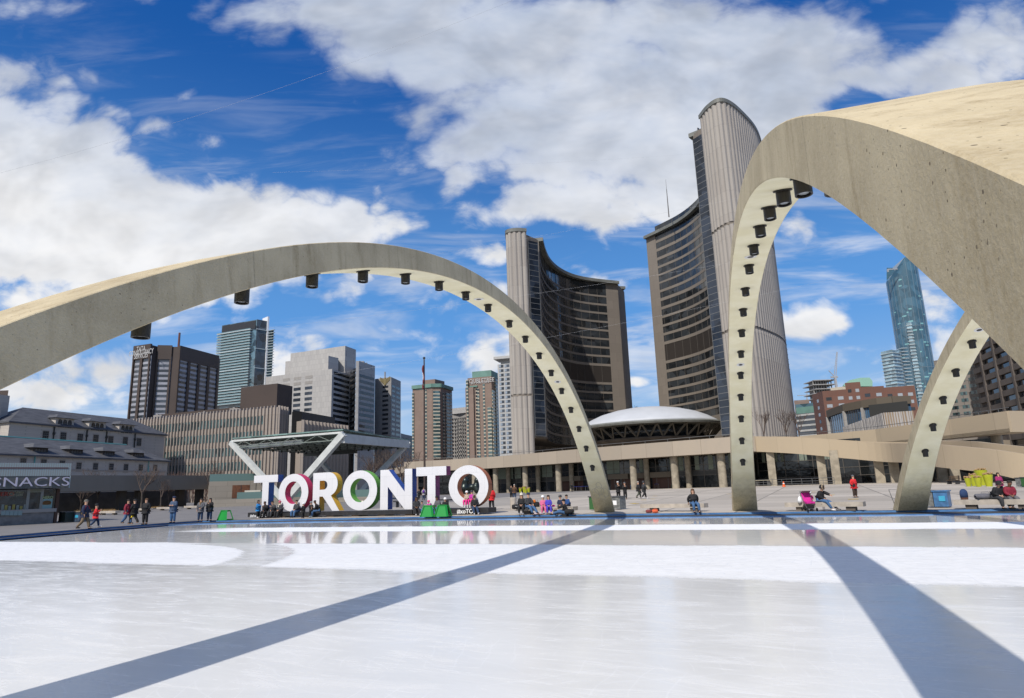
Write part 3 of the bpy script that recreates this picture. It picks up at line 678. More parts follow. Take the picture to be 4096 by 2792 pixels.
# ------------------------------------------------------------------ council chamber
M_DOME = mat('white_dome_membrane', (.50, .52, .55), .6, var=.05, scale=.3)
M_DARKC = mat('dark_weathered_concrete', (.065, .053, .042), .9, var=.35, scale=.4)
cc = thing('council_chamber', 'saucer-shaped council chamber with a white domed roof between the two towers', 'building', (39, 190, .7))
C0 = (39, 190, 0)
MB().lathe([(20.3, 17.9), (19.2, 18.8), (17, 20.1), (14, 21.4), (10, 22.5), (6, 23.2), (2, 23.5), (0.01, 23.55)], C0, 72).build('dome', M_DOME, cc, smooth=True)
MB().lathe([(20.2, 17.2), (21.9, 17.15), (22.1, 17.6), (21.8, 17.95), (20.25, 18.0)], C0, 72).build('rim', M_LEAD, cc, smooth=False)
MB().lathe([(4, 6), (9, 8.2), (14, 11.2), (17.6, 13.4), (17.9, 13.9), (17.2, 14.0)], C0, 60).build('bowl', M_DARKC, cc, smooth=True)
MB().lathe([(15.5, 13.9), (15.5, 17.3)], C0, 60).build('window_ring', M_TGLASS, cc, smooth=True)
tr = MB()
for k in range(32):
    a = 2 * pi * k / 32; b = 2 * pi * (k + .5) / 32; c = 2 * pi * (k - .5) / 32
    lo = Vector((39 + 17.4 * cos(a), 190 + 17.4 * sin(a), 13.9))
    for q_ in (b, c): tr.bar(lo, (39 + 20.6 * cos(q_), 190 + 20.6 * sin(q_), 17.25), .3, .45)
tr.build('strut_ring', mat('strut_concrete', (.085, .075, .06), .9), cc)

# ------------------------------------------------------------------ podium
M_FASC = panel_mat('podium_fascia', (.33, .28, .22), (.385, .325, .255), (.25, .21, .165), 5.5, 30, .05, vf=.4, var=(.30, .27, .23))
M_BEIGE = panel_mat('ramp_concrete', (.42, .34, .235), (.45, .365, .255), (.36, .29, .2), 4.0, 30, .03, vf=.25, var=(.38, .31, .23))
M_COLC = mat('column_concrete', (.32, .28, .215), .9, var=.25, scale=1.2)
M_PGL = glass_mat('podium_glass', (.018, .021, .023), .06, .8, .5, spec=.55)
M_CURT = mat('pale_green_curtains', (.20, .24, .20), .9, var=.3, scale=4, stretch=(6, 6, 1))
M_DOORW = mat('red_brown_doors', (.055, .022, .014), .6)
M_RAIL = mat('grey_metal_rail', (.22, .22, .21), .4, metal=.6)
M_SLAT = mat('dark_panel', (.035, .037, .037), .5)
ZT, ZB = 9.5, 6.75
pf = [Vector(xy(onz(x, y, ZT))) for x, y in [(1616, 1848.5), (1954, 1828), (2398, 1789), (2897, 1749.5), (3018, 1743)]]
pod = thing('podium_building', 'low beige concrete podium with a deep fascia over dark glass and round columns', 'building', (10, 140, .7))
pl = smooth_line(pf, 6); pn = normals(pl, Vector((-.4, -.9)))
ribbon(MB(), pl, pn, ZB, ZT, -1.2, 0).build('fascia', M_FASC, pod)
back = [(70, 128), (120, 150), (110, 270), (-10, 300), (-45, 215)]
MB().prism([xy(p - n * 1.0) for p, n in zip(pl, pn)] + back, ZB + .1, ZT - .9).build('roof_slab', M_FASC, pod)
gline = [p - n * 6.5 for p, n in zip(pl, pn)]
rlm = MB()
for p, n in zip(pl, pn): q_ = p - n * .9; rlm.bar((q_.x, q_.y, ZT), (q_.x, q_.y, ZT + .55), .06)
qs = [(p - n * .9) for p, n in zip(pl, pn)]
rlm.tube([(q_.x, q_.y, ZT + .55) for q_ in qs], .05, 5); rlm.build('roof_railing', M_RAIL, pod)
gn_ = normals(gline, Vector((-.4, -.9)))
ribbon(MB(), gline, gn_, .7, ZB + .1, -.3, 0).build('glass_front', M_PGL, pod)
tl = resample(gline, 1.0)
def glpt(px):                       # point of the glass front on the vertical plane through a pixel column
    best = None
    for a, b in zip(gline, gline[1:]):
        for k in range(20):
            p = a.lerp(b, k / 20); d = ray(px, 1900); e_ = abs(p.x / p.y - d.x / d.y)
            if best is None or e_ < best[0]: best = (e_, p, (b - a).normalized())
    return best[1], best[2]
mm = MB()
for i, p in enumerate(resample(gline, 2.6)): mm.box(p.x - .06, p.x + .06, p.y - .1, p.y + .06, .7, ZB)
for z in (3.0, 3.9, 5.0):
    ribbon(mm, gline, gn_, z, z + .1, 0, .06)
mm.build('mullions', M_MULL, pod)
ribbon(MB(), gline, gn_, 3.1, 3.85, 0, .04).build('floor_band', M_SLAT, pod)
for px0, px1 in [(1990, 2052), (2060, 2085), (2142, 2165), (2170, 2210), (2430, 2480), (2560, 2575), (2685, 2698), (2712, 2735), (2785, 2800), (2838, 2856), (2920, 2960)]:
    a, _ = glpt(px0); b, _ = glpt(px1); F = Face(a, b); cm = MB(); F.box(cm, 0, F.L, 4.1, ZB, .0, .05); cm.build('curtain', M_CURT, pod)
for px0, px1 in [(2240, 2330), (2440, 2520), (2530, 2600), (2610, 2690)]:
    a, _ = glpt(px0); b, _ = glpt(px1); F = Face(a, b); cm = MB()
    F.box(cm, 0, F.L, .7, 2.9, .0, .05); cm.build('door', M_DOORW, pod)
    cm = MB(); F.box(cm, 0, F.L, 2.92, 4.0, .0, .9); cm.build('door_canopy', mat('brown_concrete', (.13, .11, .085), .9), pod)
for px, w_ in [(1981, 1.1), (2103, 1.1), (2233, 1.1), (2531, 1.1), (2703, 1.15), (2887, 1.2), (1900, 1.1)]:
    p = ong(px, 1960); # column in the front row
    best = min(((abs((q_ - n * 2.0).x / (q_ - n * 2.0).y - ray(px, 1900).x / ray(px, 1900).y), (q_ - n * 2.0)) for a, b, n in zip(pl, pl[1:], pn) for q_ in [a.lerp(b, k / 12) for k in range(12)]), key=lambda v: v[0])[1]
    MB().lathe([(.62 * w_, gz(*best)), (.58 * w_, ZB + .05)], (best.x, best.y, 0), 20).build('column', M_COLC, pod)
    q2 = best + Vector((.4, .9)) * 3.2 + Vector((1.8, -.8))
    MB().lathe([(.55, gz(*q2)), (.55, ZB + .05)], (q2.x, q2.y, 0), 16).build('column', M_COLC, pod)
# curved ramp coming down from the podium on the right
ramp = thing('curved_ramp', 'beige concrete ramp curving down from the podium roof at the right', 'ramp', (55, 95, .6))
rp = [(3018, 117.5, 9.45, 6.75), (3200, 110, 8.5, 5.75), (3500, 100.5, 6.75, 3.95), (3620, 92, 6.1, 3.4), (3745, 82, 5.35, 2.56), (3930, 74.5, 4.4, 1.7), (4063, 71, 3.7, .85), (4200, 69, 2.9, .2)]
def interp(keys, n=8):
    pts = smooth_line([Vector((at(k[0], 1800, k[1]).x, k[1], k[2])) for k in keys], n); zb = smooth_line([Vector((k[2], k[3], 0)) for k in keys], n)
    return [(p.x, p.y, p.z, z.y) for p, z in zip(pts, zb)]
ri = interp(rp)
def slab_wall(mb, path, thick, n2):
    out = []
    for i, p in enumerate(path):
        a = path[max(i - 1, 0)]; b = path[min(i + 1, len(path) - 1)]; d = Vector((b[0] - a[0], b[1] - a[1])).normalized(); n = Vector((d.y, -d.x))
        if n.dot(n2) < 0: n = -n
        q_ = Vector((p[0], p[1])) - n * thick; out.append(((p[0], p[1]), (q_.x, q_.y), p[2], p[3]))
    vs_ = []; fs = []
    for (a, b, zt, zb) in out: vs_ += [(*a, zt), (*a, zb), (*b, zb), (*b, zt)]
    for i in range(len(out) - 1):
        o = i * 4
        for k in range(4): fs.append((o + k, o + (k + 1) % 4, o + 4 + (k + 1) % 4, o + 4 + k))
    fs += [(0, 1, 2, 3), tuple(range(len(vs_) - 4, len(vs_)))]
    mb.add(vs_, fs); return mb
slab_wall(MB(), ri, .35, Vector((-.4, -.9))).build('outer_parapet', M_BEIGE, ramp, smooth=False)
rin = []
for i, p in enumerate(ri):
    a = ri[max(i - 1, 0)]; b = ri[min(i + 1, len(ri) - 1)]; d = Vector((b[0] - a[0], b[1] - a[1])).normalized(); n = Vector((-d.y, d.x))
    if n.dot(Vector((.4, .9))) < 0: n = -n
    rin.append((p[0] + n.x * 5.5, p[1] + n.y * 5.5, p[2] + .05, p[3]))
slab_wall(MB(), [(a, b, zt, zb) for a, b, zt, zb in rin], .35, Vector((-.4, -.9))).build('inner_parapet', M_BEIGE, ramp)
dk = MB(); vs_ = []; fs = []
for a, b in zip(ri, rin): vs_ += [(a[0], a[1], a[3] + .5), (b[0], b[1], b[3] + .5), (a[0], a[1], a[3] + .2), (b[0], b[1], b[3] + .2)]
for i in range(len(ri) - 1):
    o = i * 4
    for f in ((0, 1, 5, 4), (2, 3, 7, 6)): fs.append(tuple(o + k for k in f))
dk.add(vs_, fs); dk.build('deck', M_BEIGE, ramp)
for px, Y in [(3090, 116), (3290, 109), (3345, 106), (3520, 102), (3580, 100), (3770, 96), (3818, 95)]:
    p = at(px, 1900, Y); z = gz(p.x, p.y)
    zt = min((abs(q_[0] / q_[1] - p.x / p.y), q_[3]) for q_ in ri)[1] + 1.2
    MB().bar((p.x, p.y, z), (p.x, p.y, zt), 1.25, 1.1, up=(.4, .9, 0)).build('column', M_COLC, ramp)
# dark glazing below the ramp
F = Face(xy(at(3025, 1800, 127)), xy(at(3560, 1800, 110))); gm = MB(); F.box(gm, 0, F.L, .6, 8.3, -.3, 0); go = gm.build('glass_front', M_PGL, ramp)
gm = MB()
for k in range(int(F.L / 2.6) + 1): F.box(gm, k * 2.6, k * 2.6 + .12, .6, 8, 0, .07)
for z in (2.0, 3.4, 4.9): F.box(gm, 0, F.L, z, z + .1, 0, .08)
gm.build('mullions', M_MULL, go)
for a, b in ((3050, 3062), (3102, 3112), (3125, 3138), (3200, 3218), (3222, 3230), (3268, 3276), (3295, 3320)):
    u0, _ = F.pix(a, 1850); u1, _ = F.pix(b, 1850); cm = MB(); F.box(cm, u0, u1, 5.0, 7.6, 0, .05); cm.build('curtain', M_CURT, ramp)
F = Face(xy(at(3555, 1800, 106)), xy(at(4070, 1800, 88))); gm = MB(); F.box(gm, 0, F.L, .5, 4.9, -.3, 0); gm.build('glass_front', M_PGL, ramp)
# elevated walkway crossing behind the ramp
wk = thing('elevated_walkway', 'level beige concrete walkway above the ramp, ending at the right beside the brown building', 'walkway', (60, 105, .6))
wp = [(p.x, p.y, ZT, ZB) for p in (onz(3070, 1758, ZT), onz(3500, 1717, ZT), onz(3800, 1677, ZT), onz(4030, 1643.6, ZT))]
slab_wall(MB(), wp, .35, Vector((-.7, -.7))).build('parapet', M_BEIGE, wk)
e0 = Vector(wp[-1][:2]); e1 = e0 + Vector((4.5, 1.6)); MB().bar((e0.x, e0.y, (ZT + ZB) / 2), (e1.x, e1.y, (ZT + ZB) / 2), .35, ZT - ZB).build('end_wall', M_BEIGE, wk)
dm = MB(); dm.prism([p[:2] for p in wp] + [(e1.x, e1.y), (wp[0][0] + 6, wp[0][1] + 2)], ZB, ZB + .5); dm.build('deck', M_BEIGE, wk)
rl = MB(); rl.tube([(p[0] + .3, p[1] + .1, ZT + .45) for p in wp], .05, 6)
for a, b in zip(wp, wp[1:]):
    for k in range(6): rl.bar((a[0] + (b[0] - a[0]) * k / 6 + .3, a[1] + (b[1] - a[1]) * k / 6 + .1, ZT), (a[0] + (b[0] - a[0]) * k / 6 + .3, a[1] + (b[1] - a[1]) * k / 6 + .1, ZT + .45), .05)
rl.build('railing', M_RAIL, wk)
F = Face(xy(at(3700, 1800, 112)), xy(at(4010, 1800, 96))); gm = MB(); F.box(gm, 0, F.L, 3.0, ZB, -.3, 0); gm.build('glass_wall', M_PGL, wk)
MB().lathe([(.7, .6), (.7, ZB)], (*xy(at(3995, 1800, 92)), 0), 16).build('column', M_COLC, wk)
# ------------------------------------------------------------------ background buildings
def Z(px, py, Y): return at(px, py, Y).z
def P2(px, py, z): return Vector(xy(onz(px, py, z)))
def PY(px, Y): return Vector(xy(at(px, 1800, Y)))
def away(a, b, d):
    """two points behind the wall a->b at depth d (away from the viewer)"""
    F = Face(a, b); return a - F.n * d, b - F.n * d
def volume(t, pts, back_d, z0, z1, m, name='wall'):
    """pts: viewer-side corners left->right; closed behind"""
    c = sum(pts, Vector((0, 0))) / len(pts); v = c.normalized() * back_d
    poly = list(pts) + [pts[-1] + v, pts[0] + v]
    return MB().prism([xy(p) for p in poly], z0, z1).build(name, m, t)
def grid(t, F, cols, rows, m, name='window', d=.05, ribbon_=False):
    n = 0
    for (z0, z1) in rows:
        for (u0, u1) in cols:
            F.box(MB(), 0, 0, 0, 0); mb = MB(); F.box(mb, u0, u1, z0, z1, -.3, d); mb.build(name, m, t); n += 1
    return n
def cols(F, y, *px): return [(F.pix(a, y)[0], F.pix(b, y)[0]) for a, b in px]
def rows_px(F, px, y0, y1, n, frac):
    """n storeys whose window tops run from y0 down to y1 (photo pixels at column px); frac = window share"""
    zt = F.pix(px, y0)[1]; zb = F.pix(px, y1)[1]; h = (zt - zb) / n
    return [(zt - (k + frac) * h, zt - k * h) for k in range(n)]
GW = glass_mat('office_glass', (.045, .055, .07), .08, .6, .12, .7)
GD = glass_mat('dark_window', (.022, .026, .032), .08, .6, .3, .6)
GT = glass_mat('teal_window', (.055, .095, .10), .08, .6, .3, .8)
GB = glass_mat('blue_curtain_wall', (.05, .12, .22), .05, .6, .08, .9)
GC = glass_mat('condo_glass', (.07, .12, .15), .06, .8, .2, .9)
M_BRN = mat('brown_cladding', (.055, .038, .031), .6, var=.15, scale=.05)
M_LSP = mat('light_spandrel', (.30, .31, .35), .4, var=.15, scale=.1)
M_SLABW = mat('white_balcony_slab', (.42, .48, .50), .5, var=.1, scale=.1)
M_FIN = mat('white_fin', (.72, .74, .78), .5)
M_GREY = panel_mat('grey_precast', (.36, .35, .34), (.40, .39, .375), (.24, .235, .23), 3, 4, .06, vf=.2, var=(.28, .27, .26), vs_=.2)
M_GREY2 = panel_mat('warm_grey_precast', (.27, .255, .24), (.30, .285, .265), (.2, .19, .18), 3, 3.6, .06, vf=.2, var=(.22, .21, .2), vs_=.2)
M_TANB = panel_mat('tan_brick', (.20, .145, .12), (.225, .165, .135), (.165, .12, .10), 4, 3, .04, vf=.2, var=(.2, .13, .1), vs_=.3)
M_COPG = mat('green_copper', (.12, .235, .20), .6, var=.15, scale=.2)
M_SIGNW = mat('white_sign_letters', (.8, .8, .8), .5); M_SIGND = mat('weathered_sign_letters', (.42, .42, .42), .6)
M_BAYT = mat('cream_spandrel', (.42, .38, .30), .6)
M_REDB = panel_mat('red_brick', (.135, .066, .048), (.15, .075, .055), (.17, .06, .036), 4, 3, .05, vf=.25, var=(.15, .055, .035), vs_=.2)
M_TANC = panel_mat('tan_precast', (.20, .18, .165), (.22, .2, .18), (.13, .12, .11), 3.2, 3.2, .1, vf=.2, var=(.17, .15, .14))
M_BRC = mat('brown_concrete_ribs', (.115, .098, .088), .9, var=.25, scale=.15)
M_LIME = panel_mat('limestone_ashlar', (.44, .40, .36), (.49, .45, .40), (.36, .33, .29), 1.1, .42, .02, vf=.3, var=(.32, .29, .25), vs_=.5)
M_SLATE = mat('slate_roof', (.085, .088, .098), .75, var=.3, scale=1.2, stretch=(.4, .4, 3), bump=.3, bscale=6)
M_RIBC = panel_mat('ribbed_concrete', (.29, .25, .215), (.325, .28, .245), (.25, .21, .17), 30, 4.2, .05, vf=.3, var=(.25, .21, .175))

def roofline(pts, Yref, iref=0):
    z = Z(*pts[iref], Yref); return [P2(x, y, z) for x, y in pts], z

# --- brown tower with company name
pts, z = roofline([(539, 1390), (608, 1380), (632, 1386), (690, 1387), (717, 1387), (873, 1428), (881, 1436)], 430, 1)
t = thing('office_tower', 'dark brown office tower with white lettering on its top left corner', 'tower', (*xy(pts[1]), 0))
volume(t, pts, 40, 0, z, M_BRN)
F1, F2, F3 = Face(pts[0], pts[1]), Face(pts[2], pts[3]), Face(pts[4], pts[5])
for F, cs, yy, py0, py1, pr in ((F1, [(541, 567), (573, 604)], 1450, 1440, 1682, 560), (F2, [(633, 688)], 1430, 1438, 1682, 660), (F3, [(721, 755), (763, 797), (804, 835), (842, 869)], 1440, 1448, 1682, 730)):
    cc_ = cols(F, yy, *cs); rr = rows_px(F, pr, py0, py1, 12, .5)
    for (u0, u1) in cc_:
        mb = MB(); zt = F.pix(pr, py0 - 12)[1]; F.box(mb, u0, u1, 5, zt, -.2, .12); bay = mb.build('spandrel_bay', M_LSP, t)
        for z0, z1 in rr: mb = MB(); F.box(mb, u0 + .1, u1 - .1, z0, z1, -.2, .2); mb.build('window', GW, bay)
for F in (F1, F2, F3):
    k = 2 if F is F1 else 1 if F is F2 else 4
    mb = MB()
    for i in range(k + 1): u = F.L * i / k; F.box(mb, max(0, u - 1.1), min(F.L, u + 1.1), 0, z - 9, -.3, .9)
    F.box(mb, 0, F.L, z - 9, z + .8, -.3, 1.0); mb.build('pier_frame', M_BRN, t)
tm = MB()
for s_, (px, py), sz in (('TATA', (571, 1396), 5.2), ('CONSULTANCY', (571, 1410), 5.0), ('SERVICES', (571, 1423), 5.0)):
    u, zz = F1.pix(px, py); F1.text(tm, s_, u, zz - sz * .36, sz, 1.3, .62, .05)
tm.build('lettering', M_SIGND, t)
mp = P2(714, 1390, z); MB().tube([(mp.x, mp.y, z - 4), (mp.x, mp.y, z + 10.5)], [.8, .7], 8).build('mast', mat('rust_red_mast', (.13, .05, .04), .7), t)
# --- glass condominium
pts, z = roofline([(888, 1302), (1028, 1278), (1068, 1285)], 590, 1)
zb = Z(889, 1338, 590)
t = thing('condominium_tower', 'tall blue glass condominium with stacked white balcony slabs behind the brown tower', 'tower', (*xy(pts[1]), 0))
volume(t, pts, 26, 0, z, GC, 'glass_wall')
FL, FR = Face(pts[0], pts[1]), Face(pts[1], pts[2])
zs_ = rows_px(FL, 900, 1338, 1632, 27, .5)
for i, (z0, z1) in enumerate(zs_):
    mb = MB(); FL.box(mb, -3.5, FL.L - 5, z1, z1 + (.8 if i % 7 == 0 else .4), -.2, 2.4); o = mb.build('balcony', M_SLABW, t)
    mb = MB(); FL.box(mb, -3, FL.L - 5.3, z1 + .4, z1 + 1.5, 2.25, 2.32); mb.build('glass_guard', mat('frosted_guard', (.13, .23, .26), .2, spec=.8), o)
    if i % 7 == 0: mb = MB(); FR.box(mb, 0, FR.L, z1, z1 + .7, -.2, .8); mb.build('floor_edge', M_SLABW, t)
mb = MB(); FL.box(mb, 1.0, FL.L - 1, zs_[0][1] + 1, z - .8, .0, .4); mb.build('plant_room_screen', mat('dark_screen', (.02, .022, .028), .5), t)
mb = MB()
for k in range(16): FR.box(mb, FR.L * k / 16, FR.L * k / 16 + .15, 0, z, 0, .2)
FR.box(mb, 0, FR.L, z - .4, z + .1, -.2, .25)
mb.build('mullions', M_MULL, t)
a = pts[2]; FN = Face(a, a + (pts[2] - pts[1]).normalized() * 3.0); mb = MB(); FN.box(mb, 0, 1.6, 0, z + 4.5, -9, 1.2); mb.build('fin', M_FIN, t)
b = a + (pts[2] - pts[1]).normalized() * 1.6; c = b + FL.u * 7
volume(t, [b, c], 14, 0, z - 9, GC, 'rear_wing')
F = Face(b, c)
for i, (z0, z1) in enumerate(zs_): mb = MB(); F.box(mb, 0, F.L + 1.5, z1, z1 + .4, -.2, 1.5); mb.build('balcony', M_SLABW, t)
# --- stepped grey precast complex
t = thing('office_complex', 'stepped pale grey concrete office block with ribbon windows right of the glass tower', 'building', at(1328, 1800, 470))
pA, zA = roofline([(1063, 1508), (1328.6, 1475.6), (1402, 1499)], 470, 1)
zB = Z(1381, 1383, 500)
pB = [P2(1163, 1414, zB), P2(1381, 1383, zB), P2(1424, 1398.7, zB)]
zM = Z(1142, 1445, 560); zC = Z(1424, 1443.6, 482); pC = [P2(1424, 1443.6, zC), P2(1436, 1444, zC), P2(1500, 1464, zC)]
zS = Z(1316, 1423, 485)
volume(t, pA, 50, 0, zA, M_GREY); volume(t, pB, 50, 0, zB, M_GREY, 'upper_block'); volume(t, pC, 40, 0, zC, M_GREY, 'right_wing')
volume(t, [P2(1142, 1446, zM), P2(1316, 1425, zM)], 40, 0, zM, M_GREY, 'middle_block'); volume(t, [P2(1314, 1423, zS), P2(1354, 1432, zS)], 20, 0, zS, M_GREY, 'middle_block')
FA, FB = Face(pA[0], pA[1]), Face(pA[1], pA[2])
for cs in cols(FA, 1550, (1131, 1158), (1175, 1203), (1220, 1249)):
    for i, r in enumerate(rows_px(FA, 1190, 1508, 1680, 8, .55)): mb = MB(); FA.box(mb, *cs, *r, -.3, .12); mb.build('window', GW if i > 1 else M_GREY2, t)
for r in rows_px(FB, 1340, 1487, 1790, 14, .52):
    mb = MB(); FB.box(mb, *cols(FB, 1550, (1334, 1396))[0], *r, -.3, .12); mb.build('ribbon_window', GD, t)
FC = Face(pC[1], pC[2])
for r in rows_px(FC, 1450, 1499, 1790, 13, .52):
    mb = MB(); FC.box(mb, 1.5, FC.L - 1.2, *r, -.3, .12); mb.build('ribbon_window', GD, t)
FD = Face(pA[2], pC[0])
for r in rows_px(Face(pA[1], pA[2] + (pA[2] - pA[1])), 1412, 1490, 1790, 14, .52):
    mb = MB(); FD.box(mb, .3, FD.L - .3, *r, -1, .3); mb.build('ribbon_window', GD, t)
# --- slim grey block with the gilt bird
pE, zE = roofline([(1500, 1516), (1565, 1508), (1603, 1525)], 530, 1)
t = thing('office_block', 'slim grey concrete block with a winged emblem under its roof', 'building', (*xy(pE[1]), 0))
volume(t, pE, 30, 0, zE, M_GREY2); FA, FB = Face(pE[0], pE[1]), Face(pE[1], pE[2])
for r in rows_px(FA, 1545, 1543, 1785, 13, .45): mb = MB(); FA.box(mb, *cols(FA, 1600, (1530, 1553))[0], *r, -.3, .12); mb.build('window', GD, t)
for c_ in ((1567, 1580), (1584, 1600)):
    for r in rows_px(FB, 1582, 1545, 1790, 13, .5): mb = MB(); FB.box(mb, *cols(FB, 1600, c_)[0], *r, -.3, .12); mb.build('window', GT, t)
u, zz = FA.pix(1541, 1526); em = MB()
for sgn in (-1, 1):
    for k in range(4): em.hexa([FA.w(u + sgn * x, zz + y, d) for d in (.1, .5) for x, y in ((.6 + k * 1.1, -2.2 + k * .9), (1.4 + k * 1.1, -2.2 + k * .9), (1.9 + k * 1.1, 2.2 + k * .5), (1.2 + k * 1.1, 2.4 + k * .5))])
em.hexa([FA.w(u + x, zz + y, d) for d in (.1, .7) for x, y in ((-.9, -3), (.9, -3), (1.1, 2), (-1.1, 2))]); em.hexa([FA.w(u + x, zz + y, d) for d in (.1, .7) for x, y in ((-.4, 2), (.6, 2), (.4, 3.4), (-.4, 3.4))]); em.build('emblem', mat('old_gold', (.22, .18, .09), .5), t)
MB().tube([(pE[0] + FA.u * 9).to_3d() + Vector((0, 5, zE)), (pE[0] + FA.u * 9).to_3d() + Vector((0, 5, zE + 6))], .6, 8).build('chimney', M_GREY2, t)
pts, z = roofline([(1603, 1733), (1622, 1738), (1650, 1744)], 560, 0)
t = thing('office_block', 'low grey block with tall narrow windows behind the bare trees', 'building', (*xy(pts[1]), 0)); volume(t, pts, 30, 0, z, M_GREY2)
F = Face(pts[0], pts[2])
for k in range(9): mb = MB(); F.box(mb, F.L * (k + .2) / 9, F.L * (k + .6) / 9, z - 12, z - 3, -.3, .2); mb.build('window', GD, t)
# --- first hotel, tan brick
HY = 430
pts, z = roofline([(1650, 1556), (1728, 1548), (1762, 1548), (1808, 1562)], HY, 1)
t = thing('hotel_tower', 'tan brick hotel tower with green cornice and glazed bays, behind the flagpole', 'tower', (*xy(pts[1]), 0))
volume(t, pts, 28, 0, z, M_TANB)
cx_ = sum(pts, Vector((0, 0))) / 4; v = cx_.normalized()
for a, b in zip(pts, pts[1:]): F = Face(a, b); mb = MB(); F.box(mb, -.2, F.L + .2, z - .2, z + 2.2, -1, .9); mb.build('cornice', M_COPG, t)
volume(t, [P2(1690, 1530, z + 5) , P2(1740, 1525, z + 5), P2(1778, 1534, z + 5)], 14, z, z + 6.5, M_TANB, 'plant_room')
F1, F2, F3 = Face(pts[0], pts[1]), Face(pts[1], pts[2]), Face(pts[2], pts[3])
def baystrip(t, F, px0, px1, ytop, ybot, n, prj, m=GT, frac=.62, yy=1600):
    u0, u1 = cols(F, yy, (px0, px1))[0]; zt = F.pix(px0, ytop)[1]; zb_ = F.pix(px0, ybot)[1]; mb = MB(); F.box(mb, u0, u1, zb_, zt, -.3, prj); o = mb.build('glazed_bay', M_BAYT, t)
    h = (zt - zb_) / n; mb = MB()
    for k in range(n): F.box(mb, u0 - .04, u1 + .04, zt - (k + frac) * h - .2, zt - k * h - .2, 0, prj + .05)
    mb.build('windows', m, o)
baystrip(t, F1, 1651, 1657, 1572, 1835, 19, .8); baystrip(t, F1, 1702, 1707, 1556, 1835, 19, .3)
baystrip(t, F2, 1732, 1759, 1564, 1835, 19, 1.6)
for a, b in ((1771, 1776), (1782, 1796), (1798, 1804)): baystrip(t, F3, a, b, 1570, 1835, 19, .5)
mb = MB()
for a, b in ((1665, 1690), (1710, 1724)): u0, u1 = cols(F1, 1560, (a, b))[0]; F1.box(mb, u0, u1, F1.pix(1670, 1561)[1], F1.pix(1670, 1553)[1], -.3, .1)
mb.build('attic_window', GT, t)
# --- curved low slab between the hotels
pts, z = roofline([(1808, 1652), (1840, 1650), (1872, 1645)], 520, 1)
t = thing('office_block', 'low grey slab with many small windows between the two brick hotels', 'building', (*xy(pts[1]), 0)); volume(t, pts, 20, 0, z, M_GREY2)
F = Face(pts[0], pts[2]); mb = MB(); F.box(mb, 0, F.L, z - 1, z + 3.5, -1, .6); mb.build('parapet', M_GREY, t)
for r in rows_px(F, 1830, 1672, 1835, 11, .5):
    for k in range(8): mb = MB(); F.box(mb, F.L * (k + .2) / 8, F.L * (k + .62) / 8, *r, -.3, .15); mb.build('window', GD, t)
# --- second hotel with sign
pts, z = roofline([(1870, 1513), (1965, 1504.5), (1990, 1516)], 420, 1)
t = thing('hotel_tower', 'tan brick hotel tower with green roof and white name lettering at its top', 'tower', (*xy(pts[1]), 0))
volume(t, pts, 28, 0, z, M_TANB); F1, F2 = Face(pts[0], pts[1]), Face(pts[1], pts[2])
z2 = Z(1954, 1486, 425); rb_ = [P2(1887, 1491, z2), P2(1954, 1486, z2), P2(1988, 1500, z2)]
volume(t, [pts[0] * .18 + pts[1] * .82 - F1.u * (F1.L * .62) , pts[1], pts[2] + Vector((1, 3))], 20, z, z2, M_COPG, 'roof')
tm = MB(); u, zz = F1.pix(1920, 1522); F1.text(tm, 'DOUBLETREE', u, zz - 1.4, 3.9, .5, .86, .03); u, zz = F1.pix(1921, 1530); F1.text(tm, 'BY HILTON', u, zz - .7, 1.9, .5, 1.3, .02)
tm.build('lettering', M_SIGND, t)
u0, z0 = F1.pix(1869, 1560); volume(t, [F1.p - F1.u * 1.2 + F1.n * 1.2, F1.p + F1.u * 4.6 + F1.n * 1.5], 6, 0, Z(1870, 1545, 418), M_TANB, 'corner_bay')
baystrip(t, F1, 1870, 1877, 1523, 1835, 22, 1.9); baystrip(t, F1, 1904, 1910, 1552, 1835, 20, .3, GD); baystrip(t, F1, 1911, 1918, 1554, 1835, 20, .5); baystrip(t, F1, 1933, 1940, 1535, 1835, 21, .3)
mb = MB(); u0, u1 = cols(F1, 1550, (1880, 1911))[0]; F1.box(mb, u0, u1, F1.pix(1890, 1549)[1], F1.pix(1890, 1544)[1], -.3, .9); mb.build('cornice', M_COPG, t)
baystrip(t, F1, 1951, 1966, 1630, 1835, 14, .9); baystrip(t, F2, 1968, 1976, 1560, 1835, 19, .6); baystrip(t, F2, 1979, 1988, 1515, 1835, 22, .9)
# --- white apartment slab with roof plate
pts, z = roofline([(1990, 1458), (2046, 1453)], 400, 0)
t = thing('apartment_tower', 'white apartment tower with a flat projecting roof plate beside the west tower', 'tower', (*xy(pts[0]), 0))
volume(t, pts, 25, 0, z, mat('white_concrete', (.40, .40, .39), .7, var=.1, scale=.2)); F = Face(pts[0], pts[1])
mb = MB(); F.box(mb, -1.8, F.L + 3, z + 3.0, z + 4.6, -10, 2.2); F.box(mb, 1.5, F.L, z, z + 3.0, -8, -2); mb.build('roof_plate', mat('white_concrete', (.5, .5, .5), .7), t)
for r in rows_px(F, 2000, 1460, 1822, 20, .62):
    for a, b in ((.10, .42), (.50, .84)): mb = MB(); F.box(mb, F.L * a, F.L * b, *r, -.3, .1); mb.build('window', GW, t); mb = MB(); F.box(mb, F.L * a, F.L * (a + .14), r[0] + .1, r[1] - .1, 0, .2); mb.build('blind', mat('pale_blue_blind', (.25, .30, .36), .4), t)
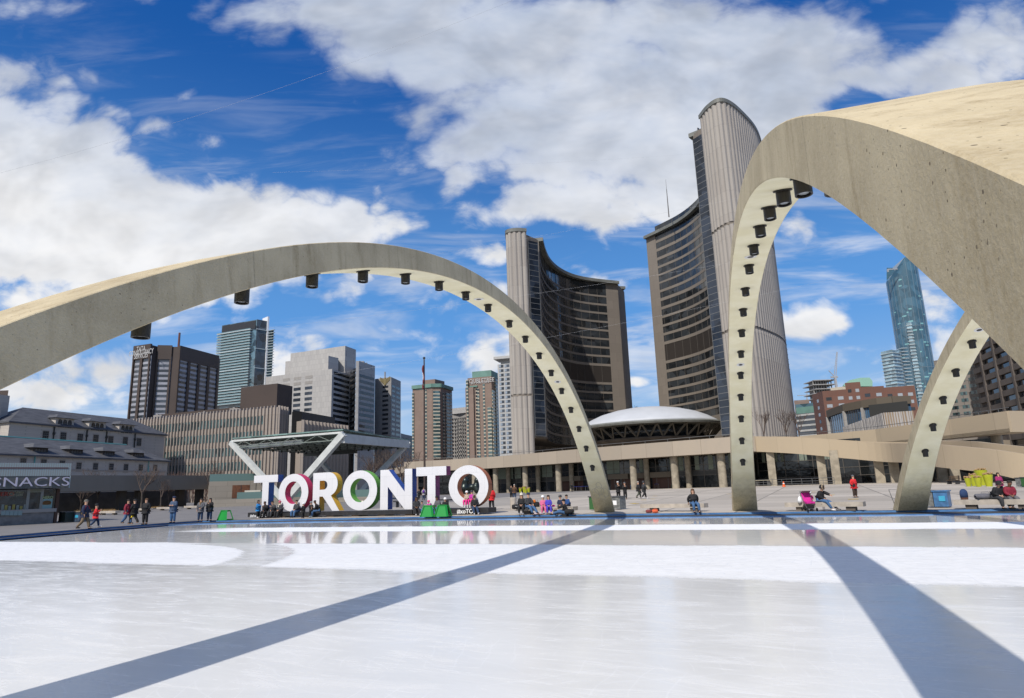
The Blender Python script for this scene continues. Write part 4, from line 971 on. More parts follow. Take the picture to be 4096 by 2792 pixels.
# ------------------------------------------------------------------ ribbed court house
CY = 190
pts, z = roofline([(564.5, 1679.5), (1112, 1628), (1158, 1637)], CY, 1)
t = thing('court_house', 'wide low concrete court house with closely spaced vertical ribs', 'building', (*xy(pts[1]), 0))
volume(t, pts, 30, 0, z, M_RIBC); F = Face(pts[0] - (pts[1] - pts[0]) * .1, pts[1]); F2 = Face(pts[1], pts[2])
nr = 46; step = (F.L - 1.0) / nr
for k in range(5):
    zt = z - 2.2 - k * 4.35; mb = MB(); F.box(mb, .5, F.L - 4.5, zt - 2.5, zt, -.3, .08); mb.build('window_band', GT if k < 4 else GD, t)
fb = MB()
for k in range(nr + 1):
    u = .2 + k * step
    fb.prism([xy(F.w(u + a_, 0, d_)) for a_, d_ in ((-.24, -.1), (.24, -.1), (.16, .5), (-.16, .5))], 1, z + .5)
for k in range(4): u = F2.L * (k + .3) / 4.2; fb.prism([xy(F2.w(u + a_, 0, d_)) for a_, d_ in ((-.28, -.1), (.28, -.1), (.12, .5), (-.12, .5))], 1, z + .5)
fb.build('ribs', M_RIBC, t)
pm = MB(); F.box(pm, 3, F.L * .62, z - .2, z + 2.6, -14, -8); F.box(pm, F.L * .62, F.L * .86, z - .2, z + 9.0, -16, -9); pm.build('penthouse', M_BRN, t)
p2_, z2 = roofline([(1171, 1689), (1207, 1683), (1396, 1707)], 193, 1)
volume(t, p2_, 30, 0, z2, M_RIBC, 'east_wing'); volume(t, [P2(1150, 1640, z - 1) + Vector((0, 4)), P2(1190, 1642, z - 1) + Vector((0, 4))], 10, 0, z - 1, mat('dark_slot', (.01, .01, .01), .8), 'slot')
volume(t, [P2(1172, 1640, z2 + 4), P2(1340, 1670, z2 + 4)], 10, z2 - 1, z2 + 4, M_MECH, 'louvre_screen')
F3 = Face(p2_[1], p2_[2]); fb = MB()
for k in range(14): u = F3.L * (k + .3) / 14; fb.prism([xy(F3.w(u + a_, 0, d_)) for a_, d_ in ((-.5, -.1), (.5, -.1), (.1, .6), (-.1, .6))], 1, z2 + .3)
fb.build('ribs', M_RIBC, t)
# ------------------------------------------------------------------ old stone law hall, left
ZE, ZL = 20.8, 12.2
pu = [P2(39, 1688, ZE), P2(660, 1741, ZE)]; pL = [P2(19, 1815, ZL), P2(672, 1843, ZL)]
t = thing('stone_hall', 'old stone hall with grey slate hipped roofs and dormers at the left', 'building', (*xy(pL[0]), 0))
FU, FLo = Face(*pu), Face(*pL)
def hip(t, F, z, d, h, inset, m, name='roof', over=.6):
    a, b, c_, e_ = F.w(-over, z, over), F.w(F.L + over, z, over), F.w(F.L + over, z, -d - over), F.w(-over, z, -d - over)
    r0, r1 = F.w(inset, z + h, -d / 2), F.w(F.L - inset, z + h, -d / 2); lo = [p - Vector((0, 0, .35)) for p in (a, b, c_, e_)]
    return MB().add([a, b, c_, e_, r0, r1] + lo, [(0, 1, 5, 4), (1, 2, 5), (2, 3, 4, 5), (3, 0, 4), (6, 7, 1, 0), (7, 8, 2, 1), (8, 9, 3, 2), (9, 6, 0, 3), (9, 8, 7, 6)]).build(name, m, t)
mb = MB(); FU.box(mb, 0, FU.L, 0, ZE, -12, 0); mb.build('upper_wall', M_LIME, t); hip(t, FU, ZE + .2, 12, 4.4, 7, M_SLATE)
mb = MB(); FLo.box(mb, -2, FLo.L, 0, ZL, -13, 0); mb.build('lower_wall', M_LIME, t)
a, b, c_, d_ = FLo.w(-2.5, ZL, .7), FLo.w(FLo.L + .5, ZL, .7), FLo.w(FLo.L - 6, ZL + 4.4, -8.5), FLo.w(2, ZL + 4.4, -8.5)
MB().add([a, b, c_, d_] + [p - Vector((0, 0, .35)) for p in (a, b)] + [FLo.w(FLo.L + .5, ZL, -13), FLo.w(-2.5, ZL, -13)], [(0, 1, 2, 3), (4, 5, 1, 0), (1, 6, 2), (7, 0, 3)]).build('roof', M_SLATE, t)
MB().tube([c_, d_], .22, 6).build('ridge_flashing', mat('verdigris', (.12, .34, .33), .6), t)
M_FR = mat('stone_surround', (.34, .30, .26), .8); M_WF = mat('window_frame', (.12, .13, .13), .6)
M_PIPE = mat('dark_drainpipe', (.03, .03, .028), .6)
def sash(t, F, px, py, w_, h, arch=False, m=GD):
    u, zc = F.pix(px, py); mb = MB(); F.box(mb, u - w_ / 2 - .18, u + w_ / 2 + .18, zc - h / 2 - .22, zc + h / 2 + .25, -.1, .05); fr = mb.build('window', M_FR, t)
    mb = MB(); F.box(mb, u - w_ / 2, u + w_ / 2, zc - h / 2, zc + h / 2, -.1, .08); mb.build('pane', m, fr)
    mb = MB(); F.box(mb, u - w_ / 2, u + w_ / 2, zc - .06, zc + .06, 0, .12)
    for k in (1, 2): F.box(mb, u - w_ / 2 + w_ * k / 3 - .03, u - w_ / 2 + w_ * k / 3 + .03, zc - h / 2, zc + h / 2, 0, .11)
    for k in (1, 3): F.box(mb, u - w_ / 2, u + w_ / 2, zc - h / 2 + h * k / 4 - .03, zc - h / 2 + h * k / 4 + .03, 0, .11)
    mb.build('sash_bars', M_WF, fr)
for x, y in [(288, 858), (400, 866), (507, 874), (606, 880), (701, 888), (793, 893), (880, 900)]: sash(t, FU, x / 1.584, 1200 + y / 1.584, 1.5, 2.1)
for x, y in [(145, 1032), (275, 1038), (392, 1045), (498, 1057), (604, 1060), (704, 1062), (797, 1065), (891, 1067), (982, 1069)]: sash(t, FLo, x / 1.584, 1200 + y / 1.584, 1.25, 1.9)
for F, lst, w_, h, n, dz_ in ((FU, [(410, 783), (616, 803), (802, 820)], 5.0, 2.6, 3, 0), (FLo, [(282, 957), (507, 967), (712, 977), (900, 987)], 3.6, 1.5, 4, 0)):
    for x, y in lst:
        u, zc = F.pix(x / 1.584, 1200 + y / 1.584); dp = -1.2 if F is FLo else 0
        mb = MB(); F.box(mb, u - w_ / 2, u + w_ / 2, zc - h / 2 - .3, zc + h / 2, -4.5, .05 + dp); dm_ = mb.build('dormer', M_LIME if F is FU else mat('dark_dormer', (.06, .05, .045), .8), t)
        a, b, c_, d_ = F.w(u - w_ / 2 - .7, zc + h / 2, .9 + dp), F.w(u + w_ / 2 + .7, zc + h / 2, .9 + dp), F.w(u + w_ / 2 + .3, zc + h / 2 + .2, -6), F.w(u - w_ / 2 - .3, zc + h / 2 + .2, -6)
        r0, r1 = F.w(u - w_ * .28, zc + h / 2 + 1.0, -.8 + dp), F.w(u + w_ * .28, zc + h / 2 + 1.0, -.8 + dp); r2, r3 = F.w(u + w_ * .28, zc + h / 2 + 1.0, -6), F.w(u - w_ * .28, zc + h / 2 + 1.0, -6)
        MB().add([a, b, c_, d_, r0, r1, r2, r3], [(0, 1, 5, 4), (1, 2, 6, 5), (3, 0, 4, 7), (4, 5, 6, 7), (3, 2, 1, 0)]).build('dormer_roof', M_SLATE, dm_)
        for k in range(n):
            ww = w_ * .78 / n; u0 = u - w_ * .39 + ww * k; mb = MB()
            poly = [(u0 + .08, zc - h * .4), (u0 + ww - .08, zc - h * .4)] + [(u0 + ww / 2 + (ww / 2 - .08) * cos(a_), zc + h * .08 + (h * .32 if F is FU else h * .25) * sin(a_)) for a_ in [pi * j / 6 for j in range(7)]]
            mb.add([F.w(p[0], p[1], .09 + dp) for p in poly], [tuple(range(len(poly)))]); mb.build('arched_window' if F is FU else 'window', GD if F is FU else GW, dm_)
            bm_ = MB(); F.box(bm_, u0 + ww / 2 - .035, u0 + ww / 2 + .035, zc - h * .4, zc + h * .38, .05 + dp, .12 + dp); F.box(bm_, u0 + .08, u0 + ww - .08, zc - .04, zc + .04, .05 + dp, .12 + dp); bm_.build('glazing_bars', M_WF, dm_)
for x in (337, 547, 673, 854): u, zz = FU.pix(x / 1.584, 1740); mb = MB(); FU.box(mb, u - .12, u + .12, ZL + 3, ZE - .3, .05, .3); FU.box(mb, u - .25, u + .25, ZE - 2.2, ZE - 1.6, .05, .4); mb.build('drainpipe', M_PIPE, t)
for x in (215, 940): u, zz = FLo.pix(x / 1.584, 1850); mb = MB(); FLo.box(mb, u - .1, u + .1, 6, ZL - .2, .05, .25); mb.build('drainpipe', mat('verdigris', (.12, .34, .33), .6), t)
mb = MB(); FLo.box(mb, -2, FLo.L, 9.0, 9.35, -.1, .12); mb.build('string_course', M_FR, t)
mb = MB(); FU.box(mb, -6, 3.2, ZE - 1, ZE + 7.0, -9, -5.5); FU.box(mb, -6, .5, ZE - 1, ZE + 5.0, -5.5, -4); mb.build('chimney', M_LIME, t)
p = PY(12, 160); volume(thing('office_tower', 'sliver of a dark brown tower at the left edge', 'tower', (*xy(PY(2, 400)), 0)), [PY(-260, 400), PY(3, 400)], 20, 0, Z(3, 1562, 400), M_BRN)

# ------------------------------------------------------------------ right-hand buildings
# slim tower behind the east tower
t = thing('apartment_tower', 'slim blue glass tower with stacked balconies at the right of the east tower', 'tower', (*xy(PY(3150, 380)), 0))
zt = Z(3140, 1339, 380); a, b = PY(3128, 384), PY(3164, 380); volume(t, [a, b], 25, 0, zt, GB, 'glass_wall'); F = Face(a, b)
for k in range(9): mb = MB(); F.box(mb, F.L - 1, F.L + 2.4, zt - 3 - k * 3.0, zt - 2.6 - k * 3.0, -6, 1); mb.build('balcony', M_MULL, t)
mb = MB()
for k in range(26): F.box(mb, 0, F.L, zt - 1 - k * 3.2, zt - .7 - k * 3.2, 0, .1)
mb.build('floor_lines', M_MULL, t)
volume(t, [b + Vector((.3, -2)), PY(3183, 384)], 20, 0, Z(3170, 1412, 380), M_GREY, 'blank_wall')
MB().tube([(a.x + 5, a.y + 4, zt), (a.x + 5, a.y + 4, zt + 5)], .2, 5).build('mast', M_MULL, t)
# green roofed block
t = thing('office_block', 'glass block with ribbon windows and a pale green roof storey', 'building', (*xy(PY(3240, 330)), 0))
for nm, pts_, zt, m in (('wall', [(3202, 330), (3290, 322)], Z(3240, 1655, 330), GW), ('roof_storey', [(3204, 334), (3289, 326)], Z(3240, 1626, 330), M_COPG), ('glass_storey', [(3203, 340), (3289, 334)], Z(3240, 1612, 335), GC), ('tan_block', [(3200, 350), (3262, 348)], Z(3230, 1600, 350), M_TANB)):
    volume(t, [PY(*q_) for q_ in pts_], 15, 0, zt, m, nm)
F = Face(PY(3202, 330), PY(3290, 322)); zt = Z(3240, 1655, 330)
for k in range(6): mb = MB(); F.box(mb, 0, F.L, zt - 1.2 - k * 2.6, zt - .3 - k * 2.6, 0, .2); mb.build('spandrel', mat('white_concrete', (.4, .4, .4), .7), t)
# building under construction with crane
t = thing('unfinished_tower', 'grey concrete tower frame under construction behind the red brick block', 'building', (*xy(PY(3320, 480)), 0))
a, b = PY(3292, 480), PY(3377, 480); zt = Z(3330, 1517, 480); F = Face(a, b)
for k in range(7): mb = MB(); F.box(mb, (-1 if k % 2 else 0), F.L + 1, zt - 3.3 * k - .5, zt - 3.3 * k, -18, 0); mb.build('floor_slab', M_GREY, t)
mb = MB()
for k in range(8): F.box(mb, F.L * k / 8, F.L * k / 8 + .6, 0, zt, -3, -2.4)
F.box(mb, 2, F.L - 2, 0, zt - .8, -14, -8); mb.build('columns', M_GREY2, t)
def crane(px, Y, ytop, ybase, lab, jib=False):
    t = thing('tower_crane', lab, 'crane', at(px, ybase, Y)); b = at(px, ybase, Y); M = mat('crane_steel', (.35, .36, .38), .5)
    if not jib:
        tp = at(px + 8, ytop, Y); mb = MB()
        for i in (-1, 1): mb.bar(b + Vector((i * .8, 0, 0)), tp + Vector((i * .3, 0, 0)), .35)
        for k in range(14): mb.bar(b.lerp(tp, k / 14) + Vector((-.6, 0, 0)), b.lerp(tp, (k + 1) / 14) + Vector((.6, 0, 0)), .2)
        mb.build('boom', M, t); mb = MB(); mb.bar(b, b + Vector((-4, 0, 5)), .5); mb.bar(b + Vector((-4, 0, 5)), b.lerp(tp, .5), .12); mb.bar(b - Vector((0, 0, 9)), b, 1.4); mb.bar(b + Vector((-3, 0, 0)), b + Vector((2, 0, 0)), 1.2); mb.build('base', M, t)
    else:
        tp = at(px, ytop, Y); mb = MB(); mb.bar(b, tp, .8); mb.build('mast', M, t); mb = MB(); mb.bar(tp - Vector((9, 0, 1)), tp + Vector((9, 0, -.6)), .6); mb.bar(tp + Vector((0, 0, 2.5)), tp + Vector((8, 0, -.3)), .15); mb.bar(tp, tp + Vector((0, 0, 2.5)), .4); mb.build('jib', M, t)
crane(3340, 478, 1408, 1508, 'tower crane with a raised boom above the unfinished tower'); crane(3228, 600, 1577, 1600, 'small distant crane with a level jib left of the red brick block', True)
t = thing('office_block', 'cream building with a rounded pale green roof behind the red brick block', 'building', (*xy(PY(3420, 420)), 0))
volume(t, [PY(3355, 430), PY(3480, 420)], 20, 0, Z(3420, 1540, 420), mat('cream_wall', (.45, .40, .32), .8, var=.1))
vp = [(3375, 1537), (3400, 1520), (3440, 1511), (3478, 1510), (3490, 1524), (3490, 1545), (3375, 1545)]; qv = [at(x, y, 425) for x, y in vp]
MB().add(qv + [q_ + Vector((8, 20, 0)) for q_ in qv], [tuple(range(7)), tuple(range(7, 14))] + [(k, (k + 1) % 7, 7 + (k + 1) % 7, 7 + k) for k in range(7)]).build('roof', mat('pale_copper', (.26, .46, .36), .6), t)
# glass residential tower
t = thing('glass_tower', 'very tall slender blue glass tower with a slanted crown at the right', 'tower', (*xy(PY(3640, 600)), 0))
GTW = glass_mat('speckled_tower_glass', (.06, .13, .18), .12, .3, .22, .7)
c_ = at(3656, 1400, 615); w2 = 13.5
zsh = Z(3600, 1100, 600); ztp = Z(3606, 1030, 600)
poly = [(c_.x + w2 * 1.0 * cos(a_), c_.y + 16 * sin(a_)) for a_ in [2 * pi * k / 40 for k in range(40)]]
zt_ = [zsh + (ztp - zsh) * max(0, min(1, (p[0] - c_.x + w2 * .62) / (w2 * .3))) for p in poly]
MB().prism(poly, 0, zt_).build('glass_shaft', GTW, t)
mb = MB()
for p in poly[::2]: mb.bar((p[0], p[1], 0), (p[0], p[1], ztp - 2 if p[0] > c_.x - w2 * .4 else zsh), .2)
for z_ in (60, 100, 140): mb.tube([(p[0], p[1], z_) for p in poly + poly[:1]], .18, 4)
mb.build('mullions', mat('blue_grey_mullion', (.22, .27, .31), .5), t)
random.seed(3)
mb = MB(); F = Face((c_.x - w2, c_.y - 14.5), (c_.x + w2, c_.y - 14.5))
for k in range(70):
    a_ = pi + pi * random.random() * .96; z0 = 45 + random.random() ** 1.3 * (zsh - 50); z0 = round(z0 / 3) * 3; a2 = a_ + .1 + .18 * random.random()
    q_ = [(c_.x + (w2 + .15) * cos(x), c_.y + 16.15 * sin(x)) for x in (a_, a2)]; mb.add([(*q_[0], z0), (*q_[1], z0), (*q_[1], z0 + 1.3), (*q_[0], z0 + 1.3)], [(0, 1, 2, 3)])
mb.build('drawn_blinds', mat('pale_teal_blind', (.20, .42, .44), .3), t)
M_PG = glass_mat('pale_podium_glass', (.22, .32, .37), .1, .5, .3, .8)
for (xa, ya, Ya), (xb, yb, Yb), nm in (((3583, 1424, 585), (3632, 1396, 575), 'podium_wing'), ((3632, 1396, 575), (3662, 1400, 580), 'podium_wing'), ((3708, 1288, 600), (3730, 1286, 598), 'side_wing')):
    zt = Z(xb, yb, Yb); a, b = PY(xa, Ya), PY(xb, Yb); o = volume(t, [a, b], 14, 0, zt, M_PG, nm); F = Face(a, b); mb = MB()
    n_ = int((zt - 40) / 3.1)
    for k in range(n_): F.box(mb, -.6, F.L + .3, zt - 3 - k * 3.1, zt - 2.5 - k * 3.1, 0, .9)
    mb.build('balcony_slabs', M_SLABW, o)
F = Face(PY(3668, 580), PY(3716, 580)); mb = MB()
for k in range(16): F.box(mb, 0, F.L * .55, Z(3680, 1392, 580) - k * 3.1, Z(3680, 1392, 580) - k * 3.1 + .6, -6, .9)
mb.build('balcony_slabs', M_SLABW, t)
b0 = at(3552, 1076, 598); mb = MB(); mb.bar(at(3550, 1078, 598), at(3590, 1076, 598), .9); mb.bar(at(3550, 1078, 598), at(3552, 1088, 598), 1.2); mb.build('roof_crane_arm', mat('crane_steel', (.5, .5, .52), .5), t)
# red brick block
t = thing('brick_block', 'long stepped red brick block with small white windows', 'building', (*xy(PY(3450, 300)), 0))
segs = [((3276, 1576, 318), (3320, 1563, 304)), ((3320, 1563, 304), (3417, 1556, 300)), ((3417, 1530, 300), (3480, 1526, 298)), ((3480, 1535, 298), (3574, 1542, 296)), ((3574, 1538, 296), (3700, 1540, 292))]
for i, ((xa, ya, Ya), (xb, yb, Yb)) in enumerate(segs):
    a, b = PY(xa, Ya), PY(xb, Yb); zt = Z(xb, yb, Yb); volume(t, [a, b], 16, 0, zt, M_REDB); F = Face(a, b)
    nc = max(2, int(F.L / 3.6)); nrw = 6 if i < 2 else 3
    for r in range(nrw):
        for k in range(nc):
            zz = zt - 4.6 - r * 3.3
            if i == 0 and k != 1: continue
            mb = MB(); F.box(mb, F.L * (k + .25) / nc, F.L * (k + .72) / nc, zz, zz + 1.5, -.2, .06); mb.build('window', mat('reflective_window', (.30, .33, .36), .2, spec=.8) if (r + k) % 4 else GD, t)
# blue mirrored building
t = thing('office_block', 'low blue mirrored glass building with slim stone piers behind the striped wall', 'building', (*xy(PY(3480, 210)), 0))
ga = [(3306, 1643, 225), (3372, 1617, 214), (3445, 1602, 208), (3505, 1592, 205), (3566, 1585, 203), (3640, 1583, 200)]; zt = Z(3372, 1617, 214)
gp = [P2(x, y, zt) for x, y, _ in ga]
for a, b in zip(gp, gp[1:]):
    F = Face(a, b); mb = MB(); F.box(mb, 0, F.L, 0, zt - 2.4, -3, -.4); o = mb.build('glass_wall', GB, t)
    mb = MB(); F.box(mb, 0, F.L, zt - 2.4, zt, -3.5, .2); mb.build('cornice', mat('brown_concrete', (.13, .11, .085), .9), t)
    mb = MB(); F.box(mb, -.35, .35, 0, zt - 2.3, -.6, .5); mb.build('pier', M_GREY, t)
    mb = MB()
    for k in range(1, 8): F.box(mb, F.L * k / 8 - .04, F.L * k / 8 + .04, 0, zt - 2.4, -.4, -.3)
    mb.build('mullions', M_MULL, o)
volume(t, [PY(3500, 196), PY(3660, 188)], 10, 0, Z(3560, 1612, 192), mat('dark_panel', (.035, .037, .045), .5), 'dark_block')
# striped facade
t = thing('pavilion', 'low wall of irregular white and tan vertical panels under the blue glass building', 'building', (*xy(PY(3533, 165)), 0))
zt = Z(3533, 1651, 165); sp_ = [P2(3372, 1708, zt), P2(3533, 1651, zt), P2(3652, 1643, zt)]
volume(t, sp_, 10, 0, zt, M_TANB if False else mat('tan_panel', (.27, .21, .15), .8), 'wall'); random.seed(5)
for a, b, n_ in ((sp_[0], sp_[1], 34), (sp_[1], sp_[2], 12)):
    F = Face(a, b); mb = MB(); hh = (zt - 9.4) / 2
    for k in range(n_):
        for r in range(2):
            x0 = F.L * k / n_; w_ = F.L / n_; j = random.uniform(.35, .8); k1, k2 = random.uniform(-.25, .25) * w_, random.uniform(-.25, .25) * w_
            z0, z1 = zt - hh * (r + 1), zt - hh * r
            mb.hexa([F.w(x0 + max(0, k1), z0, .02), F.w(x0 + w_ * j + k1, z0, .02), F.w(x0 + w_ * j + k1, z0, .25), F.w(x0 + max(0, k1), z0, .25), F.w(x0 + max(0, k2), z1, .02), F.w(x0 + w_ * j + k2, z1, .02), F.w(x0 + w_ * j + k2, z1, .25), F.w(x0 + max(0, k2), z1, .25)])
    mb.build('white_panels', mat('pale_grey_panel', (.36, .35, .35), .6), t)
# tan block with green windows and the brown one
t = thing('office_block', 'tan concrete block with three columns of green-framed windows behind the right arch', 'building', (*xy(PY(3880, 170)), 0))
a, b = PY(3795, 176), PY(3968, 168); volume(t, [a, b], 20, 0, Z(3960, 1415, 168), M_TANC); F = Face(a, b)
for r in rows_px(F, 3900, 1454, 1670, 8, .5):
    for c2 in ((3802, 3830), (3846, 3874), (3889, 3917)):
        u0, u1 = cols(F, 1600, c2)[0]; mb = MB(); F.box(mb, u0, u1, *r, -.2, .05); o = mb.build('window', GT, t); mb = MB(); F.box(mb, u0 + .7, u1 - .4, r[0] + .1, r[1] - .1, .0, .08); mb.build('pane', GD, o)
t = thing('office_block', 'dark brown concrete office block with deep black windows at the right edge', 'building', (*xy(PY(4000, 150)), 0))
a, b = PY(3962, 158), PY(4420, 112); zt = Z(4096, 1230, 143); volume(t, [a, b], 20, 0, zt, M_BRC); F = Face(a, b)
rr = []; z = F.pix(3985, 1748)[1]
pitch = (F.pix(3975, 1402)[1] - F.pix(3985, 1748)[1]) / 8.0
zs0 = F.pix(3985, 1748)[1]
fm = MB()
for k in range(-3, 10):
    z0 = zs0 + k * pitch
    if z0 < .5 or z0 > zt - 2: continue
    for c2 in ((3968, 4018), (4026, 4082), (4090, 4150), (4160, 4225)):
        u0, u1 = cols(F, 1600, c2)[0]; mb = MB(); F.box(mb, u0, u1, z0, z0 + pitch * .48, -.3, .04); o = mb.build('window', GD, t)
for k in range(-3, 11):
    z0 = zs0 + k * pitch + pitch * .48
    if .5 < z0 < zt - 2: F.box(fm, 0, F.L, z0, z0 + pitch * .52, -.2, .55)
for px_ in (3964, 4022, 4086, 4155): u0, _ = F.pix(px_, 1600); F.box(fm, u0 - .45, u0 + .45, 0, zt, -.2, .75)
fm.build('concrete_grid', M_BRC, t)

# rooftop clutter
random.seed(21)
def roof_units(tname, pts, z, n, sz=2.2):
    for k in range(n):
        f = random.uniform(.12, .88); p = pts[0].lerp(pts[-1], f); v = p.normalized() * random.uniform(4, 10); q_ = p + v; w_ = random.uniform(.6, 1.3) * sz; h = random.uniform(.5, 1.2) * sz
        mb = MB(); mb.box(q_.x - w_, q_.x + w_, q_.y - w_ * .7, q_.y + w_ * .7, z - .1, z + h); mb.box(q_.x - w_ * .6, q_.x - w_ * .2, q_.y - .3, q_.y + .3, z + h, z + h + sz * .35); mb.build('roof_unit', M_GREY2, tname)
for o in list(COL.objects):
    if o.get('label', '').startswith('wide low concrete court'): roof_units(o, roofline([(564.5, 1679.5), (1112, 1628)], CY, 1)[0], roofline([(564.5, 1679.5), (1112, 1628)], CY, 1)[1], 7, 1.2)
    if o.get('label', '').startswith('dark brown office tower'): roof_units(o, roofline([(608, 1380), (873, 1428)], 430, 0)[0], roofline([(608, 1380), (873, 1428)], 430, 0)[1], 4, 2.)
    if o.get('label', '').startswith('stepped pale'): roof_units(o, pA, zA, 4, 2.0); roof_units(o, pC, zC, 2, 2.)
# ------------------------------------------------------------------ letter sign
M_LW = panel_mat('white_letter_face', (.64, .64, .665), (.67, .67, .69), (.50, .50, .52), 1.2, 1.45, .008, rough=.45, rotz=25, var=(.56, .56, .58), vs_=1.2, vf=.3)
M_BLK = mat('black_sign_base', (.018, .018, .02), .55, var=.4, scale=3)
M_WOOD = mat('weathered_timber', (.13, .085, .05), .85, var=.3, scale=3)
sl, sr = onz(995, 2074, 0), onz(1957, 2058.5, 0)
SF = Face(xy(sl), xy(sr)); SANG = atan2(SF.u.y, SF.u.x)
sg = thing('letter_sign', 'giant white TORONTO letters with brightly coloured sides on a black base beside the rink', 'sign', (sl.x, sl.y, 0))
BH = .47
def stripes_mat(name, c1, c2, h=.11):
    m = bpy.data.materials.new(name); m.use_nodes = True; t = NT(m.node_tree); b = t.n['Principled BSDF']
    z = t.xyz(t.new('ShaderNodeTexCoord').outputs['Object'])[2]
    f = t.math('LESS_THAN', t.math('FRACT', t.math('DIVIDE', z, h)), .12)
    n = t.noise(t.new('ShaderNodeTexCoord').outputs['Object'], 3, 4)
    c = t.mix(t.rng(n, .3, .7), c1, c2); t.put(b.inputs['Base Color'], t.mix(t.math('MULTIPLY', f, .35), c, [v * .55 for v in c1])); b.inputs['Roughness'].default_value = .5; return m
SIDES = [stripes_mat('blue_letter_side', (.012, .09, .30), (.02, .12, .38)), stripes_mat('pink_letter_side', (.50, .022, .085), (.60, .04, .13)), stripes_mat('yellow_letter_side', (.62, .34, .02), (.74, .42, .03)),
         stripes_mat('green_letter_side', (.11, .33, .035), (.16, .42, .06)), stripes_mat('deep_blue_letter_side', (.02, .07, .30), (.03, .09, .38)), stripes_mat('purple_letter_side', (.21, .03, .14), (.27, .045, .19)), stripes_mat('orange_letter_side', (.36, .11, .04), (.44, .15, .06))]
DEP = .62
def cp(x, y): return (900 + x / 1.9367, 1700 + y / 1.9367)
def sp(x, y): u, z = SF.pix(*cp(x, y)); return u, z
def extrude_outline(outer, inner=None):
    """front ring(s) in (u, z): returns front mesh and side mesh; letters stand DEP deep behind the sign plane"""
    f, s_ = MB(), MB(); d0 = -.12; d1 = d0 - DEP
    def side(r):
        n = len(r); vs_ = [SF.w(u, z, d0 - .012) for u, z in r] + [SF.w(u, z, d1) for u, z in r]; s_.add(vs_, [(i, (i + 1) % n, (i + 1) % n + n, i + n) for i in range(n)])
    side(outer)
    if inner:
        side(inner); n = len(outer)
        for d, mb in ((d0, f), (d1, s_), (d0 - .012, f)):
            mb.add([SF.w(u, z, d) for u, z in outer] + [SF.w(u, z, d) for u, z in inner], [(i, (i + 1) % n, (i + 1) % n + n, i + n) for i in range(n)])
        f.add([SF.w(u, z, d) for d in (d0, d0 - .012) for u, z in outer], [(i, (i + 1) % n, (i + 1) % n + n, i + n) for i in range(n)])
    return f, s_
def poly_letter(polys, holes=None):
    """polys: list of convex (u,z) pieces sharing edges; outline sides from a separate list"""
    pass
def ring_letter(cu, cz, rx, ry, ix, iy, n=56):
    o = [(cu + rx * cos(2 * pi * k / n), cz + ry * sin(2 * pi * k / n)) for k in range(n)]; i_ = [(cu + ix * cos(2 * pi * k / n), cz + iy * sin(2 * pi * k / n)) for k in range(n)]
    return extrude_outline(o, i_)
def solid_letter(outline, hole=None):
    """general outline via curve fill"""
    cu = bpy.data.curves.new('o', 'CURVE'); cu.dimensions = '2D'; cu.fill_mode = 'BOTH'
    for r in [outline] + ([hole] if hole else []):
        s_ = cu.splines.new('POLY'); s_.points.add(len(r) - 1); s_.use_cyclic_u = True
        for k, (u, z) in enumerate(r): s_.points[k].co = (u, z, 0, 1)
    ob = bpy.data.objects.new('o', cu); COL.objects.link(ob); me = bpy.data.meshes.new_from_object(ob.evaluated_get(bpy.context.evaluated_depsgraph_get()))
    V_ = [tuple(v.co) for v in me.vertices]; F_ = [tuple(p.vertices) for p in me.polygons]; bpy.data.objects.remove(ob); bpy.data.curves.remove(cu); bpy.data.meshes.remove(me)
    f, s_ = MB(), MB(); d0 = -.12; d1 = d0 - DEP
    f.add([SF.w(v[0], v[1], d0) for v in V_], F_); s_.add([SF.w(v[0], v[1], d1) for v in V_], F_)
    for r in [outline] + ([hole] if hole else []):
        n = len(r); f.add([SF.w(u, z, d) for d in (d0, d0 - .03) for u, z in r], [(i, (i + 1) % n, (i + 1) % n + n, i + n) for i in range(n)])
        s_.add([SF.w(u, z, d0 - .03) for u, z in r] + [SF.w(u, z, d1) for u, z in r], [(i, (i + 1) % n, (i + 1) % n + n, i + n) for i in range(n)])
    return f, s_
def tee(x0, x1, y0, xs0, xs1, yb, ybar):
    u0, zt = sp(x0, y0); u1, _ = sp(x1, y0); s0, zb = sp(xs0, ybar); s1, _ = sp(xs1, ybar)
    return solid_letter([(s0, BH), (s1, BH), (s1, zb), (u1, zb), (u1, zt), (u0, zt), (u0, zb), (s0, zb)])
def ring(x0, x1, y0, y1, ix0, ix1, iy0, iy1):
    uc = (sp(x0, 520)[0] + sp(x1, 520)[0]) / 2; rx = (sp(x1, 520)[0] - sp(x0, 520)[0]) / 2; zt = sp((x0 + x1) / 2, y0)[1]; zb = BH
    ix = (sp(ix1, 520)[0] - sp(ix0, 520)[0]) / 2; icu = (sp(ix1, 520)[0] + sp(ix0, 520)[0]) / 2
    it, ib = sp((x0 + x1) / 2, iy0)[1], sp((x0 + x1) / 2, iy1)[1]
    return ring_letter(uc, (zt + zb) / 2, rx, (zt - zb) / 2, rx * .56, (zt - zb) / 2 * .60)
def arc(cx, cy, rx, ry, a0, a1, n=14): return [(cx + rx * cos(radians(a0 + (a1 - a0) * k / n)), cy + ry * sin(radians(a0 + (a1 - a0) * k / n))) for k in range(n + 1)]
